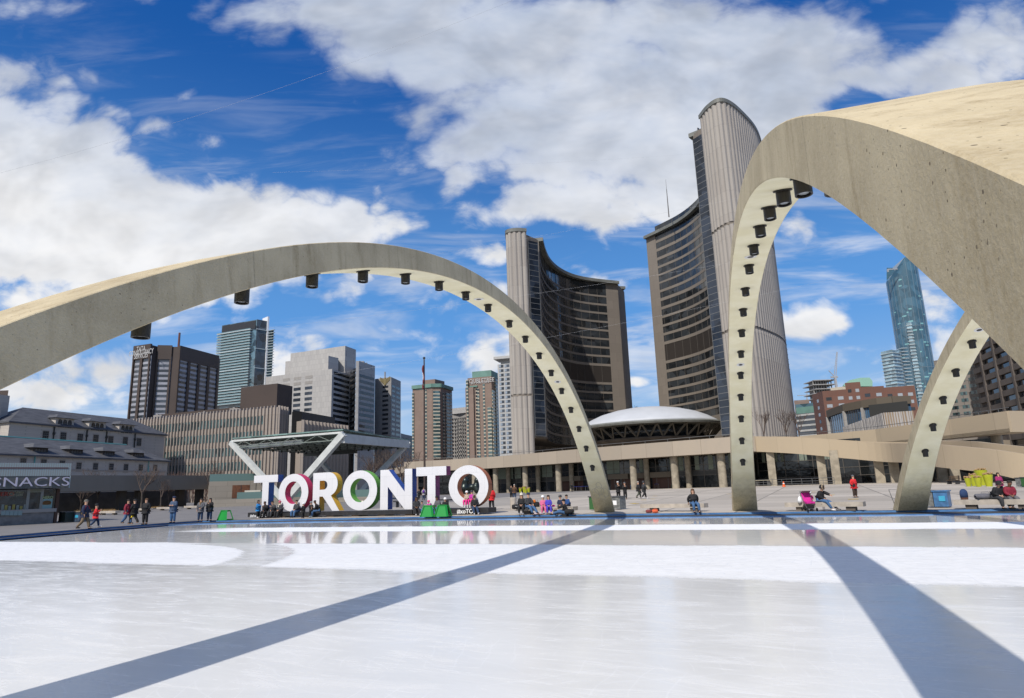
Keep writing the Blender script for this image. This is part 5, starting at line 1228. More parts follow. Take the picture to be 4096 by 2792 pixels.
# R
u0, zt = sp(677, 373); us, zb_ = sp(728, 373); ur, _ = sp(865, 430); ul1, _ = sp(820, 660); ul2, _ = sp(868, 660); zm = sp(728, 555)[1]; zi0 = sp(728, 432)[1]; zi1 = sp(728, 502)[1]
H_ = zt - zm; br = H_ / 2; ub = ur - br * .95
uk, _ = sp(758, 555); uk2, _ = sp(815, 555)
Rout = [(u0, BH), (us, BH), (us, zm), (us + (uk - us) * .75, zm), (sp(822, 660)[0], BH), (sp(872, 660)[0] + .05, BH), (sp(812, 545)[0], zm + .05)] + arc(ub, (zt + zm) / 2 + .03, ur - ub, br - .02, -62, 90, 14) + [(u0, zt)]
Rin = [(us, zi1), (us, zi0)] + arc(sp(757, 467)[0], (zi0 + zi1) / 2, .36, (zi0 - zi1) / 2, 90, -90, 10)
un0, ztn = sp(1197, 349); un1, _ = sp(1255, 349); un2, _ = sp(1385, 349); un3, _ = sp(1443, 349)
Nout = [(un0, BH), (un1, BH), (un1, ztn - 1.25), (un2, BH), (un3, BH), (un3, sp(1443, 337)[1]), (un2, sp(1385, 340)[1]), (un2, BH + 1.25), (un1 + .05, ztn), (un0, ztn)]
specs = [('tee', tee(218, 402, 393, 283, 331, 0, 446)), ('ring', ring(407, 637, 379, 0, 457, 597, 438, 615)), ('r', solid_letter(Rout, Rin)), ('ring', ring(905, 1170, 352, 0, 962, 1110, 417, 605)),
         ('n', solid_letter(Nout)), ('tee', tee(1475, 1707, 329, 1560, 1622, 0, 394)), ('ring', ring(1727, 2035, 311, 0, 1792, 1968, 380, 585))]
for (k, (f, s_)), sm in zip(specs, SIDES):
    s_.build('letter', sm, sg); o = sg.children[-1] if sg.children else None
    lt = [c for c in sg.children if c.name.startswith('letter')][-1]
    f.build('letter_face', M_LW, lt)
L_ = SF.L
for k, (a, b, h) in enumerate(((0, .165, BH), (.168, .72, BH - .05), (.723, 1.0, BH))):
    mb = MB(); SF.box(mb, L_ * a, L_ * b, .12, h - .004, -1.15, .12); mb.build('base', M_BLK, sg)
for k in range(9): mb = MB(); SF.box(mb, L_ * (k + .35) / 9.2, L_ * (k + .62) / 9.2, 0, .12, -1.1, .05); mb.build('timber_block', M_WOOD, sg)
tm = MB(); u, z = sp(268, 703); SF.text(tm, '#share3DTO', u + .05, z - .1, .34, .125); tm.build('lettering', M_SIGNW, sg)
tm = MB(); u, z = sp(1868, 672); SF.text(tm, '#xoTO', u, z - .1, .42, .125, 1., .006); tm.build('lettering', M_SIGNW, sg)
# ------------------------------------------------------------------ snack kiosk
k0, k1 = ong(0, 2104), ong(211, 2093); KF = Face(xy(k0), xy(k1)); kt = thing('snack_kiosk', 'snack kiosk with a striped glass roof band reading SNACKS at the left edge', 'kiosk', (k1.x, k1.y, 0))
M_GRAN = mat('grey_granite', (.17, .165, .16), .6, var=.25, scale=2)
M_KG = glass_mat('kiosk_glass', (.022, .02, .02), .08, .6, .8, .6)
mb = MB(); KF.box(mb, -8, KF.L, 0, 1.0, -5, 0); mb.build('counter_base', M_GRAN, kt); mb = MB(); KF.box(mb, -8, KF.L + .15, 1.0, 1.3, -5, .12); mb.build('counter', mat('pale_counter', (.30, .28, .26), .5), kt)
mb = MB(); KF.box(mb, -8, KF.L + .05, 1.3, 2.95, -5, -.12); mb.build('window_wall', M_KG, kt)
mb = MB(); KF.box(mb, KF.L + .05, KF.L + .28, 0, 3.0, -5, .05); mb.build('end_wall', mat('rust_panel', (.07, .035, .022), .7), kt)
OV = 1.1; KO = Face(xy(k0) if False else xy(KF.w(0, 0, OV)), xy(KF.w(KF.L, 0, OV)))
ur_, zt_r = KO.pix(288, 1853); _, zb_r = KO.pix(282, 1951); _, zm_r = KO.pix(285, 1903)
def striped_glass():
    m = bpy.data.materials.new('striped_channel_glass'); m.use_nodes = True; t = NT(m.node_tree); b = t.n['Principled BSDF']
    oc = t.new('ShaderNodeTexCoord').outputs['Object']; X, Y, Z_ = t.xyz(oc)
    s_ = t.math('ADD', t.math('MULTIPLY', X, KF.u.x), t.math('MULTIPLY', Y, KF.u.y))
    f = t.math('LESS_THAN', t.math('FRACT', t.math('DIVIDE', s_, .17)), .16)
    g2 = t.math('LESS_THAN', t.math('FRACT', t.math('DIVIDE', s_, .085)), .35)
    c = t.mix(t.math('MULTIPLY', g2, .3), (.27, .33, .33), (.38, .45, .45)); t.put(b.inputs['Base Color'], t.mix(t.math('MULTIPLY', f, .6), c, (.24, .10, .09))); b.inputs['Roughness'].default_value = .25; return m
mb = MB(); KO.box(mb, -9, ur_, zm_r, zt_r, -6, 0); mb.build('glass_roof_band', striped_glass(), kt)
mb = MB(); KO.box(mb, -9, ur_ - .05, zb_r, zm_r, -6, -.03); mb.build('sign_band', mat('grey_sign_band', (.10, .105, .10), .5, var=.15, scale=1.5), kt)
mb = MB(); KO.box(mb, ur_ - .05, ur_ + .02, zb_r, zm_r, -6, .0); mb.build('edge_strip', mat('pale_edge', (.35, .42, .42), .4), kt)
mb = MB(); KO.box(mb, -9, ur_ - .25, zm_r + .62, zm_r + .74, 0, .02); mb.build('tube_light', mat('dark_maroon_strip', (.10, .05, .05), .5), kt)
tm = MB(); vs_, fs = text_mesh('SNACKS', 1.12, .03, 1.36, -.004); u, z = KO.pix(127, 1945); tm.add([KO.w(u + v.x, z + v.y, .05 + v.z) for v in vs_], fs); tm.build('lettering', mat('lilac_white_letters', (.50, .48, .58), .5), kt)
KI = Face(xy(KF.w(0, 0, -.1)), xy(KF.w(KF.L, 0, -.1)))
def decal(px0, px1, py0, py1, m, nm, d=.03): u0, z1 = KI.pix(px0, py0); u1, z0 = KI.pix(px1, py1); mb = MB(); KI.box(mb, u0, u1, z0, z1, -.05, d); return mb.build(nm, m, kt)
decal(170, 206, 1996, 2037, mat('pale_blue_poster', (.20, .33, .33), .5), 'poster')
pb = MB(); u, z = KI.pix(187, 2012); pb.lathe([(.0, -.16), (.3, -.14), (.32, -.04), (.33, .05), (.25, .18), (.0, .22)], (0, 0, 0), 16, sy=.1); pb.v = [tuple(KI.w(u + v[0], z + v[2], .05 + abs(v[1]))) for v in pb.v]; pb.build('burger_picture', mat('bun_brown', (.30, .15, .05), .6), kt)
tm = MB(); u, z = KI.pix(190, 1995); KI.text(tm, 'HERO', u, z, .34, .05, .9, .008); tm.build('lettering', mat('pale_yellow_green', (.35, .42, .22), .5), kt)
tm = MB(); u, z = KI.pix(18, 1984); KI.text(tm, 'HERO', u, z, .5, .05, 1., .01); tm.build('lettering', mat('dull_red_letters', (.28, .035, .02), .5), kt)
tm = MB(); u, z = KI.pix(62, 1974); KI.text(tm, 'CERTIFIED', u, z, .24, .05); u, z = KI.pix(62, 1984); KI.text(tm, 'BURGERS', u, z, .24, .05); tm.build('lettering', mat('cream_letters', (.4, .42, .32), .5), kt)
decal(112, 173, 1956, 1969, mat('pale_header', (.20, .22, .18), .6), 'header_panel')
for k in range(5): decal(2 + k * 17, 16 + k * 17, 2044, 2061, mat('menu_card', (.22, .30, .30), .5), 'menu_card', .28)
for k, cpx in enumerate((6, 20, 34, 50, 66, 80, 96)): decal(cpx, cpx + 8, 2018 + (k % 3) * 3, 2040, mat('mustard_bottles', (.28, .24, .05), .5) if k % 2 else mat('shelf_goods', (.20, .24, .22), .6), 'display_goods', .01)
for px in (110, 165): decal(px, px + 1.2, 1955, 2045, M_RAIL, 'window_bar', .04)
# ------------------------------------------------------------------ elevated walkway at the left and its surroundings
M_WALKC = panel_mat('walkway_concrete', (.185, .165, .14), (.20, .18, .152), (.15, .13, .11), 6, 30, .03, vf=.35, var=(.15, .13, .11))
a, b = P2(289, 1901, 5.6), P2(846, 1902, 5.6); d_ = (b - a).normalized(); WF_ = Face(a - d_ * 40, b)
wt = thing('overhead_walkway', 'long plain concrete overhead walkway on dark piers behind the left side of the square', 'walkway', (b.x, b.y, 0))
mb = MB(); WF_.box(mb, 0, WF_.L, 3.3, 5.6, -5, 0); mb.build('walkway_beam', M_WALKC, wt)
for px in (255, 528, 600, 760, 838):
    u, _ = WF_.pix(px, 1980); mb = MB(); WF_.box(mb, u - .55, u + .55, 0, 3.3, -3.2, -2.2); mb.build('pier', mat('dark_pier', (.07, .06, .05), .9), wt)
mb = MB(); WF_.box(mb, 0, WF_.L + 2, .0, 3.3, -9.2, -9); mb.build('back_wall', mat('dark_hedge_wall', (.045, .042, .038), .8, var=.4, scale=.6), wt)
M_LOWC = mat('pale_planter_concrete', (.34, .30, .24), .85, var=.2, scale=1)
for i, (x0, x1, y) in enumerate(((272, 405, 2049), (560, 660, 2033))):
    t = thing('planter_bed', ['low pale concrete planter filled with straw-coloured grass beside the kiosk', 'low concrete planter with dry grass between the walkway piers'][i], 'planter', ong(x0, y))
    p0, p1 = ong(x0, y), ong(x1, y); F = Face(xy(p0), xy(p1)); mb = MB(); F.box(mb, 0, F.L, 0, .42, -2.5, 0); mb.build('planter_wall', M_LOWC, t)
    random.seed(i); mb = MB()
    for k in range(700):
        u = random.uniform(.1, F.L - .1); d = -random.uniform(.1, 2.4); h = random.uniform(.15, .4); w_ = .04
        mb.add([F.w(u - w_, .4, d), F.w(u + w_, .4, d), F.w(u + random.uniform(-.15, .15), .4 + h, d + random.uniform(-.1, .1))], [(0, 1, 2)])
    stuff(mb.build('dry_grass', mat('straw', (.32, .21, .09), .9, var=.3, scale=5), t))
# ------------------------------------------------------------------ stage terrace
M_TERR = panel_mat('terrace_concrete', (.25, .225, .19), (.28, .25, .21), (.19, .17, .14), 2.2, .9, .02, vf=.3, var=(.2, .18, .15))
M_GGL = mat('green_glass_rail', (.10, .17, .16), .12, spec=.8)
tt = thing('stage_terrace', 'stepped concrete stage terrace with glass railings and a timber door behind the letters', 'terrace', (*xy(PY(900, 106)), 0))
def blk(px0, Y0, px1, Y1, py_top, pref, dep, m, nm, z0=0):
    a, b = PY(px0, Y0), PY(px1, Y1); F = Face(a, b); zt = F.pix(pref, py_top)[1]; mb = MB(); F.box(mb, 0, F.L, z0, zt, -dep, 0); mb.build(nm, m, tt); return F, zt
FA, zA_ = blk(846, 106, 1030, 109, 1926, 850, 10, M_TERR, 'upper_terrace')
mb = MB(); FA.box(mb, 0, FA.L, zA_, zA_ + 1.15, -.15, -.05); mb.build('glass_railing', M_GGL, tt)
u0, z1 = FA.pix(930, 1941); u1, z0 = FA.pix(997, 1990); mb = MB(); FA.box(mb, u0, u1, z0, z1, -.1, .05); dr = mb.build('timber_door', mat('timber_door', (.13, .05, .022), .6, var=.3, scale=3), tt)
mb = MB(); FA.box(mb, (u0 + u1) / 2 - .04, (u0 + u1) / 2 + .04, z0, z1, .05, .08); mb.build('door_gap', M_PIPE, dr)
FS = Face(FA.w(FA.L, 0)[:2], PY(1160, 111)); mb = MB()
for k in range(9): x0 = FS.L * k / 9; FS.box(mb, x0, x0 + FS.L / 9, 0, zA_ - .3 - k * .3, -6, -.1)
mb.build('stair', M_TERR, tt)
FB_, zB_ = blk(846, 101, 1210, 104, 1998, 900, 5, M_TERR, 'lower_terrace')
mb = MB(); FB_.box(mb, FB_.L * .3, FB_.L, zB_, zB_ + 1.0, -.2, -.1); mb.build('glass_railing', M_GGL, tt)
mb = MB(); u0, z1 = FB_.pix(976, 1962); u1, _ = FB_.pix(1040, 1962); FB_.box(mb, u0, u1, zB_, z1, -2, -.6); mb.build('white_cabinet', mat('off_white_cabinet', (.55, .52, .44), .6, var=.1), tt)
FC_, zC_ = blk(1210, 104, 1480, 104, 1992, 1300, 5, M_TERR, 'lower_terrace')
mb = MB(); FC_.box(mb, 0, FC_.L, zC_, zC_ + 1.1, -.3, -.2); mb.build('glass_railing', M_GGL, tt)
# ------------------------------------------------------------------ stage canopy
ct = thing('stage_canopy', 'white steel canopy with a glass truss roof on slanting legs behind the letters', 'canopy', (*xy(PY(1380, 108)), 0))
M_WST = mat('white_painted_steel', (.56, .58, .56), .45, var=.1, scale=1)
ZR = 10.5
La = onz(928, 1773, ZR); Aa = onz(1372, 1739, ZR); Ra = onz(1633, 1772, ZR); Ba = La + Ra - Aa
f1 = at(1140, 2006, 102); f2 = at(1412, 2000, 116)
for a, b, w_, h_ in ((La, f1, .7, .8), (Aa, f1, .9, 1.0), (Ra, f2, .8, .8), (Ba, f2, .7, .7)):
    d = (b - a).normalized(); MB().bar(a - d * .2, b, w_, h_, up=(.4, .9, .2)).build('leg', M_WST, ct)
MB().bar(Aa + Vector((0, 0, -.55)), Ra + Vector((0, 0, -.25)), .6, 1.35).build('edge_beam', M_WST, ct)
MB().bar(Aa + Vector((0, 0, .35)), La + Vector((0, 0, .35)), .35, .3).build('edge_beam', M_WST, ct)
MB().bar(La, Ba, .4, .5).build('edge_beam', M_WST, ct); MB().bar(Ba, Ra, .4, .5).build('edge_beam', M_WST, ct)
MB().bar(La.lerp(Ba, .06) + Vector((0, 0, -.7)), (La.lerp(Aa, .62)).lerp(Ba.lerp(Ra, .62), .05) + Vector((0, 0, -.5)), .5, .7).build('edge_beam', M_WST, ct)
MB().bar(La.lerp(Ba, .9) + Vector((0, 0, -1.1)), La.lerp(Ba, .9).lerp(Aa.lerp(Ra, .9), .55) + Vector((0, 0, -1.1)), .5, .7).build('edge_beam', mat('dark_steel', (.07, .08, .075), .5), ct)
gm = MB(); gm.add([La + Vector((0, 0, .9)), Aa + Vector((0, 0, .9)), Ra + Vector((0, 0, .6)), Ba + Vector((0, 0, .6))] + [La + Vector((0, 0, .7)), Aa + Vector((0, 0, .7)), Ra + Vector((0, 0, .4)), Ba + Vector((0, 0, .4))], [(0, 1, 2, 3), (4, 7, 6, 5), (0, 4, 5, 1), (1, 5, 6, 2), (2, 6, 7, 3), (3, 7, 4, 0)])
gm.build('glass_deck', glass_mat('green_roof_glass', (.15, .24, .22), .2, .4, .6, .7), ct)
tr = MB(); N_ = 9
for i in range(N_ + 1):
    for (p, q_, r_, s_) in ((La, Aa, Ba, Ra), (La, Ba, Aa, Ra)):
        x, y = p.lerp(q_, i / N_), r_.lerp(s_, i / N_); tr.bar(x + Vector((0, 0, .2)), y + Vector((0, 0, .2)), .12, .16); tr.bar(x + Vector((0, 0, -.75)), y + Vector((0, 0, -.75)), .12, .14)
        for k in range(N_): a_, b_ = x.lerp(y, k / N_), x.lerp(y, (k + 1) / N_); tr.bar(a_ + Vector((0, 0, .2 if k % 2 else -.75)), b_ + Vector((0, 0, -.75 if k % 2 else .2)), .08)
tr.build('roof_truss', mat('grey_green_steel', (.17, .20, .18), .5), ct)
lm_ = MB(); random.seed(4)
for i in range(7):
    for k in range(9): p = La.lerp(Aa, (i + .5) / 7).lerp(Ba.lerp(Ra, (i + .5) / 7), (k + .5) / 9); lm_.lathe([(.12, -1.15), (.22, -.95), (.12, -.75)], (p.x, p.y, p.z), 6)
lm_.build('stage_lights', mat('black_stage_light', (.05, .06, .055), .5), ct)
# ------------------------------------------------------------------ flagpole, sculpture, street furniture
fp = thing('flagpole', 'tall dark brown flagpole with a furled red and white flag, behind the second letter T', 'flagpole', (*xy(PY(1698, 108)), .6))
pb_ = PY(1698, 108); zt = Z(1694, 1437, 108); MB().tube([(pb_.x, pb_.y, .6), (pb_.x, pb_.y, zt)], [.19, .11], 10).build('pole', mat('brown_pole', (.05, .032, .026), .6), fp)
MB().lathe([(.0, 0), (.2, .05), (.22, .3), (0, .45)], (pb_.x, pb_.y, zt), 10).build('finial', M_PIPE, fp)
mb = MB(); zf = Z(1694, 1462, 108); z0 = Z(1694, 1555, 108)
pts = []
for k in range(25):
    f = k / 24; pts.append(Vector((pb_.x - .12 - .1 * sin(f * 9), pb_.y - .25, zf + (z0 - zf) * f)))
mb.tube(pts, [.05 + .11 * abs(sin(3.5 + k * .31)) for k in range(25)], 7); fo = mb.build('flag', mat('red_flag', (.16, .03, .035), .8), fp)
mb = MB(); mb.tube([p + Vector((-.1, -.09, 0)) for p in pts[8:16]], .07, 6); mb.build('white_panel', mat('white_cloth', (.6, .55, .55), .8), fo)
st = thing('bronze_sculpture', 'rounded abstract dark bronze sculpture seen through the last letter O', 'sculpture', (*xy(PY(1880, 96)), .55))
sc_ = PY(1880, 96); M_BRZ = mat('dark_bronze', (.035, .045, .042), .35, metal=.7, var=.4, scale=2)
mball = bpy.data.metaballs.new('m'); mo = bpy.data.objects.new('m', mball); COL.objects.link(mo); mball.resolution = .12; mball.render_resolution = .12
for x, y, z, r in ((-.9, 0, .9, .95), (-.75, 0, 1.9, .75), (0, .1, .95, .6), (.8, 0, 1.0, .85), (.95, 0, 1.9, .6), (-1.0, .1, 2.5, .45), (1.1, -.2, .4, .7)):
    e_ = mball.elements.new(); e_.co = (x, y, z); e_.radius = r * 1.25
me = bpy.data.meshes.new_from_object(mo.evaluated_get(bpy.context.evaluated_depsgraph_get())); V_ = [Vector(v.co) for v in me.vertices]; F_ = [tuple(p.vertices) for p in me.polygons]
bpy.data.objects.remove(mo); bpy.data.metaballs.remove(mball); bpy.data.meshes.remove(me)
MB().add([v + Vector((sc_.x, sc_.y, 1.1)) for v in V_], F_).build('bronze_form', M_BRZ, st, smooth=True)
MB().box(sc_.x - 1.9, sc_.x + 1.9, sc_.y - 1.2, sc_.y + 1.2, .4, 1.15).build('plinth', M_TERR, st)

M_BENCH = mat('bench_concrete', (.42, .375, .32), .85, var=.2, scale=2)
def bench(px0, px1, yf, lab, top=.45, dep=.6):
    a, b = ong(px0, yf), ong(px1, yf); t = thing('concrete_bench', lab, 'bench', a, group='concrete benches round the rink'); F = Face(xy(a), xy(b)); z = gz(a.x, a.y)
    mb = MB(); F.box(mb, 0, F.L, z + top - .24, z + top, -dep, 0); mb.build('seat', M_BENCH, t)
    for u in (.14, .78): mb = MB(); F.box(mb, F.L * u, F.L * u + .45, z, z + top - .24, -dep + .08, -.1); mb.build('foot', mat('dark_foot', (.12, .10, .085), .9), t)
    return F, z
bench(2062, 2292, 2057, 'concrete bench behind the two seated children and their parents'); bench(2562, 2818, 2046, 'concrete bench under the seated woman in black jacket and jeans')
bench(3141, 3456, 2044, 'concrete bench beside the stroller'); bench(3818, 4150, 2037, 'concrete bench with a navy backpack on it at the right edge')
for (a, b, y), l in zip(((388, 460, 2060), (544, 592, 2048), (625, 712, 2042), (735, 800, 2037)), ('concrete bench right behind the child in the red parka', 'concrete bench behind the man in the black coat', 'concrete bench behind the man with crossed arms', 'concrete bench behind the couple at the left')): bench(a, b, y, l)
M_DKM = mat('dark_metal_bench', (.03, .03, .032), .5)
for (a, b, y0, y1), l in zip(((1572, 1612, 2005, 2030), (1715, 1800, 2000, 2034)), ('small dark bench seen through the letter N', 'dark bench seen left of the last letter O')):
    p0, p1 = ong(a, y1), ong(b, y1); t = thing('metal_bench', l, 'bench', p0); F = Face(xy(p0), xy(p1)); z = p0.z; h = (y1 - y0) * p0.y / FPX
    mb = MB(); F.box(mb, 0, F.L, z + h - .12, z + h, -.5, 0); mb.build('seat', M_DKM, t)
    for u in (.2, .75): mb = MB(); F.box(mb, F.L * u, F.L * u + .12, z, z + h - .12, -.4, -.1); mb.build('leg', M_DKM, t)
# green skating aids
M_GRN = mat('green_plastic', (.014, .27, .045), .35, spec=.5)
def aid(px, y, lab, rz):
    p = ong(px, y); p.z = gz(p.x, p.y) + .01; t = thing('skating_aid', lab, 'skating aid', p, rz, group='green plastic skating aids')
    h = .74; top = [(-.28, -.16), (.28, -.16), (.28, .2), (-.28, .2)]; bot = [(-.48, -.34), (.48, -.34), (.42, .42), (-.42, .42)]
    def at_(i, f, k=1.): a, b = bot[i], top[i]; return Vector((a[0] + (b[0] - a[0]) * f, a[1] + (b[1] - a[1]) * f, h * f))
    mb = MB(); q_ = [at_(0, 0), at_(1, 0), at_(1, 1), at_(0, 1)]; mb.hexa([q_[0], q_[1], q_[1] + Vector((0, .05, 0)), q_[0] + Vector((0, .05, 0)), q_[3], q_[2], q_[2] + Vector((0, .05, 0)), q_[3] + Vector((0, .05, 0))]); mb.build('front_panel', M_GRN, t, world=False)
    for s_ in (0, 1):
        i, j = (1, 2) if s_ else (0, 3); mb = MB(); mb.bar(at_(i, 0), at_(i, 1), .13, .06); mb.bar(at_(j, 0), at_(j, 1), .13, .06); mb.bar(at_(i, .06), at_(j, .06), .06, .1); mb.bar(at_(i, .95), at_(j, .95), .06, .1); mb.build('side_frame', M_GRN, t, world=False)
    mb = MB(); mb.bar(at_(3, .97) + Vector((0, 0, 0)), at_(2, .97), .06, .06); mb.bar(at_(0, 1), at_(1, 1), .1, .05); mb.build('handle', M_GRN, t, world=False)
aid(900, 2081, 'green plastic skating aid standing alone left of the letters', -.45); aid(1715, 2067, 'green plastic skating aid left of its pair, under the second letter T', -.35); aid(1773, 2066, 'green plastic skating aid right of its pair, beside the last letter O', -.35)
# bins
def binbox(name, lab, px0, px1, y0, y1, m, parts=()):
    a, b = ong(px0, y1), ong(px1, y1); t = thing(name, lab, 'bin', a); F = Face(xy(a), xy(b)); z = a.z; h = (y1 - y0) * a.y / FPX
    mb = MB(); F.box(mb, 0, F.L, z + .06, z + h * .93, -.75, 0); mb.build('body', m, t)
    mb = MB(); F.box(mb, -.05, F.L + .05, z + h * .93, z + h, -.8, .05); mb.build('lid', mat('dark_lid', (.06, .065, .07), .5) if m is not M_BBL else m, t)
    return t, F, z, h
M_BBL = mat('translucent_blue_plastic', (.06, .16, .33), .4, var=.3, scale=3); M_BBK = mat('dark_green_bin', (.012, .022, .018), .5); M_BGR = mat('grey_bin', (.16, .165, .16), .5, var=.4, scale=6); M_BG2 = mat('green_bin', (.03, .11, .03), .5)
M_LBL = mat('cyan_label', (.05, .36, .55), .5)
t, F, z, h = binbox('recycling_bin', 'translucent blue recycling bin beside the black bin near the kiosk', 263, 316, 2051, 2089, mat('smoky_blue_plastic', (.06, .085, .13), .35, var=.4, scale=3)); mb = MB(); F.box(mb, F.L * .66, F.L * .9, z + h * .45, z + h * .7, 0, .02); mb.build('label', M_LBL, t)
t, F, z, h = binbox('wheelie_bin', 'black wheeled bin beside the snack kiosk', 232, 258, 2050, 2091, M_BBK); MB().lathe([(.1, 0), (.1, .06)], (0, 0, 0), 10).build('wheel', M_BBK, t)
t.children[-1].rotation_euler = (pi / 2, 0, 0); t.children[-1].location = (.1, -.02, .1)
binbox('wheelie_bin', 'green wheeled bin half hidden behind the left arch foot', 2358, 2380, 1988, 2042, M_BG2)
t, F, z, h = binbox('litter_bin', 'grey metal litter bin with a white notice beside the left arch foot', 2450, 2481, 1988, 2039, M_BGR); mb = MB(); F.box(mb, F.L * .1, F.L * .6, z + h * .35, z + h * .68, 0, .02); mb.build('label', M_SIGNW, t)
t, F, z, h = binbox('litter_bin', 'grey steel litter bin between the right arch foot and the blue bin', 3712, 3737, 1966, 2031, M_BGR)
t, F, z, h = binbox('recycling_bin', 'bright blue recycling bin with a cyan label beside the right arch foot', 3740, 3797, 1966, 2031, M_BBL); mb = MB(); F.box(mb, F.L * .38, F.L * .82, z + h * .38, z + h * .68, 0, .03); mb.build('label', M_LBL, t)
binbox('litter_bin', 'dark grey litter bin at the right edge near the ramp end', 4066, 4088, 1912, 1948, M_BGR); binbox('wheelie_bin', 'green bin cut by the right edge near the ramp end', 4088, 4112, 1910, 1949, M_BG2)
binbox('recycling_bin', 'small blue bin in front of the podium doors', 2515, 2528, 1941, 1958, M_BBL); binbox('litter_bin', 'small black bin in front of the podium doors', 2685, 2698, 1937, 1954, M_BBK)
p = ong(2054, 2040); t = thing('bollard', 'round concrete drum behind the black sports bag', 'bollard', p); MB().lathe([(.24, p.z), (.25, p.z + .9), (.22, p.z + .93), (.0, p.z + .9)], (p.x, p.y, 0), 20).build('drum', M_BENCH, t)
# planters
M_POT = mat('lime_green_pot', (.37, .40, .02), .4, var=.08, scale=2); M_DRY = mat('dried_flower_heads', (.42, .27, .13), .9, var=.3, scale=8)
def pot(px, y, h, lab, tall=False, grp='lime green planters'):
    p = ong(px, y); t = thing('planter', lab, 'planter', p, group=grp); r = h * (.30 if tall else .38)
    MB().lathe([(r * .62, 0), (r, h), (r * .9, h), (r * .88, h - .08), (0, h - .1)], (p.x, p.y, p.z), 18).build('pot', M_POT, t, smooth=False)
    random.seed(int(px)); mb = MB()
    for k in range(46):
        a, rr_ = random.uniform(0, 2 * pi), r * .95 * sqrt(random.random()); c = Vector((p.x + rr_ * cos(a), p.y + rr_ * sin(a), p.z + h + random.uniform(-.02, .16))); s_ = random.uniform(.05, .1)
        mb.lathe([(0, -s_), (s_ * .8, -s_ * .3), (s_, s_ * .3), (0, s_ * .8)], c, 6)
    stuff(mb.build('dried_flowers', M_DRY, t))
for px, y, h, l, tl in ((2082, 1971, .95, 'left pot of the lime green group in front of the podium columns', False), (2098, 1970, 1.25, 'tallest lime green pot in front of the podium columns', False), (2104, 1973, .75, 'small front lime green pot by the podium columns', False), (2115, 1971, .95, 'right pot of the lime green group in front of the podium columns', False),
                     (3876, 1946, .8, 'leftmost separate lime green pot at the right of the square', False), (3897, 1944, 1.05, 'slim lime green pot partly behind others at the right', True), (3932, 1942, 1.5, 'biggest lime green pot at the back of the right group', False), (3916, 1947, .85, 'small front lime green pot of the right group', False), (3958, 1946, 1.1, 'right lime green pot of the right group', False)): pot(px, y, h, l, tl)
for (a, b, y), l in zip(((3784, 3826, 1937), (3858, 3888, 1937)), ('slatted wooden bench left of the lime green pots', 'slatted wooden bench half hidden by the lime green pots')):
    p0, p1 = ong(a, y), ong(b, y); F = Face(xy(p0), xy(p1)); t = thing('wooden_bench', l, 'bench', p0, group='slatted wooden benches'); z = p0.z
    mb = MB(); [F.box(mb, 0, F.L, z + .42, z + .46, -.1 - k * .13, -k * .13) for k in range(4)]; mb.build('seat', M_WOOD, t)
    mb = MB(); [F.box(mb, 0, F.L, z + .55 + k * .13, z + .64 + k * .13, -.56, -.52) for k in range(3)]; mb.build('backrest', M_WOOD, t)
    for u in (.08, .86): mb = MB(); F.box(mb, F.L * u, F.L * u + .08, z, z + .42, -.5, -.05); F.box(mb, F.L * u, F.L * u + .08, z, z + .95, -.58, -.5); mb.build('leg', M_DKM, t)
p = ong(3136, 1947); t = thing('traffic_cone', 'orange traffic cone in front of the podium glass', 'cone', p); MB().lathe([(.3, 0), (.3, .04), (.2, .05), (.05, .75), (0, .75)], p, 16).build('cone', mat('orange_plastic', (.75, .11, .01), .5), t); MB().lathe([(.145, .4), (.117, .52)], p, 16).build('stripe', mat('white_band', (.7, .7, .7), .4), t)
def railing(lab, pts, h, n, m, posts=True, rope=False):
    ps = [ong(x, y) for x, y in pts]; t = thing('railing', lab, 'railing', ps[0], group='railings in front of the podium'); mb = MB()
    for a, b in zip(ps, ps[1:]):
        for f in ((1.0,) if rope else (1.0, .62, .28)): mb.tube([a + Vector((0, 0, h * f)), b + Vector((0, 0, h * f))], .035, 5)
    mb.build('rail', mat('blue_belt', (.03, .05, .3), .6) if rope else m, t)
    for a, b in zip(ps, ps[1:]):
        for k in range(n + 1): q_ = a.lerp(b, k / n); MB().tube([q_, q_ + Vector((0, 0, h))], .035, 5).build('post', m, t)
railing('long metal railing between the middle arch and the right ramp columns', [(3020, 1946), (3340, 1939)], 1.05, 8, M_RAIL); railing('metal railing right of the black bin by the podium', [(2722, 1951), (2870, 1946)], 1.05, 3, M_RAIL); railing('blue belt barrier left of the left arch foot by the doors', [(2288, 1966), (2360, 1963)], .95, 4, M_RAIL, rope=True); railing('blue belt barrier in front of the podium doors', [(2590, 1956), (2636, 1955)], .95, 3, M_RAIL, rope=True)
a_ = ong(3586, 2037); b_ = ong(3566, 2008); t = thing('metal_rack', 'thin metal frame beside the right arch foot', 'rack', a_); MB().tube([a_, ong(3586, 2037) + Vector((-.25, 0, 1.0)), a_ + Vector((.6, 0, 1.0)), a_ + Vector((.6, 0, 0))], .02, 5).build('frame', M_RAIL, t)
p0 = ong(3022, 1945); t = thing('table', 'long narrow table just right of the middle arch', 'table', p0); F = Face(xy(p0), xy(ong(3073, 1944))); mb = MB(); F.box(mb, 0, F.L, p0.z + .95, p0.z + 1.05, -.8, 0); mb.build('top', mat('pale_top', (.5, .45, .33), .6), t)
for u in (.05, .9): mb = MB(); F.box(mb, F.L * u, F.L * u + .06, p0.z, p0.z + .95, -.7, -.1); mb.build('leg', M_RAIL, t)
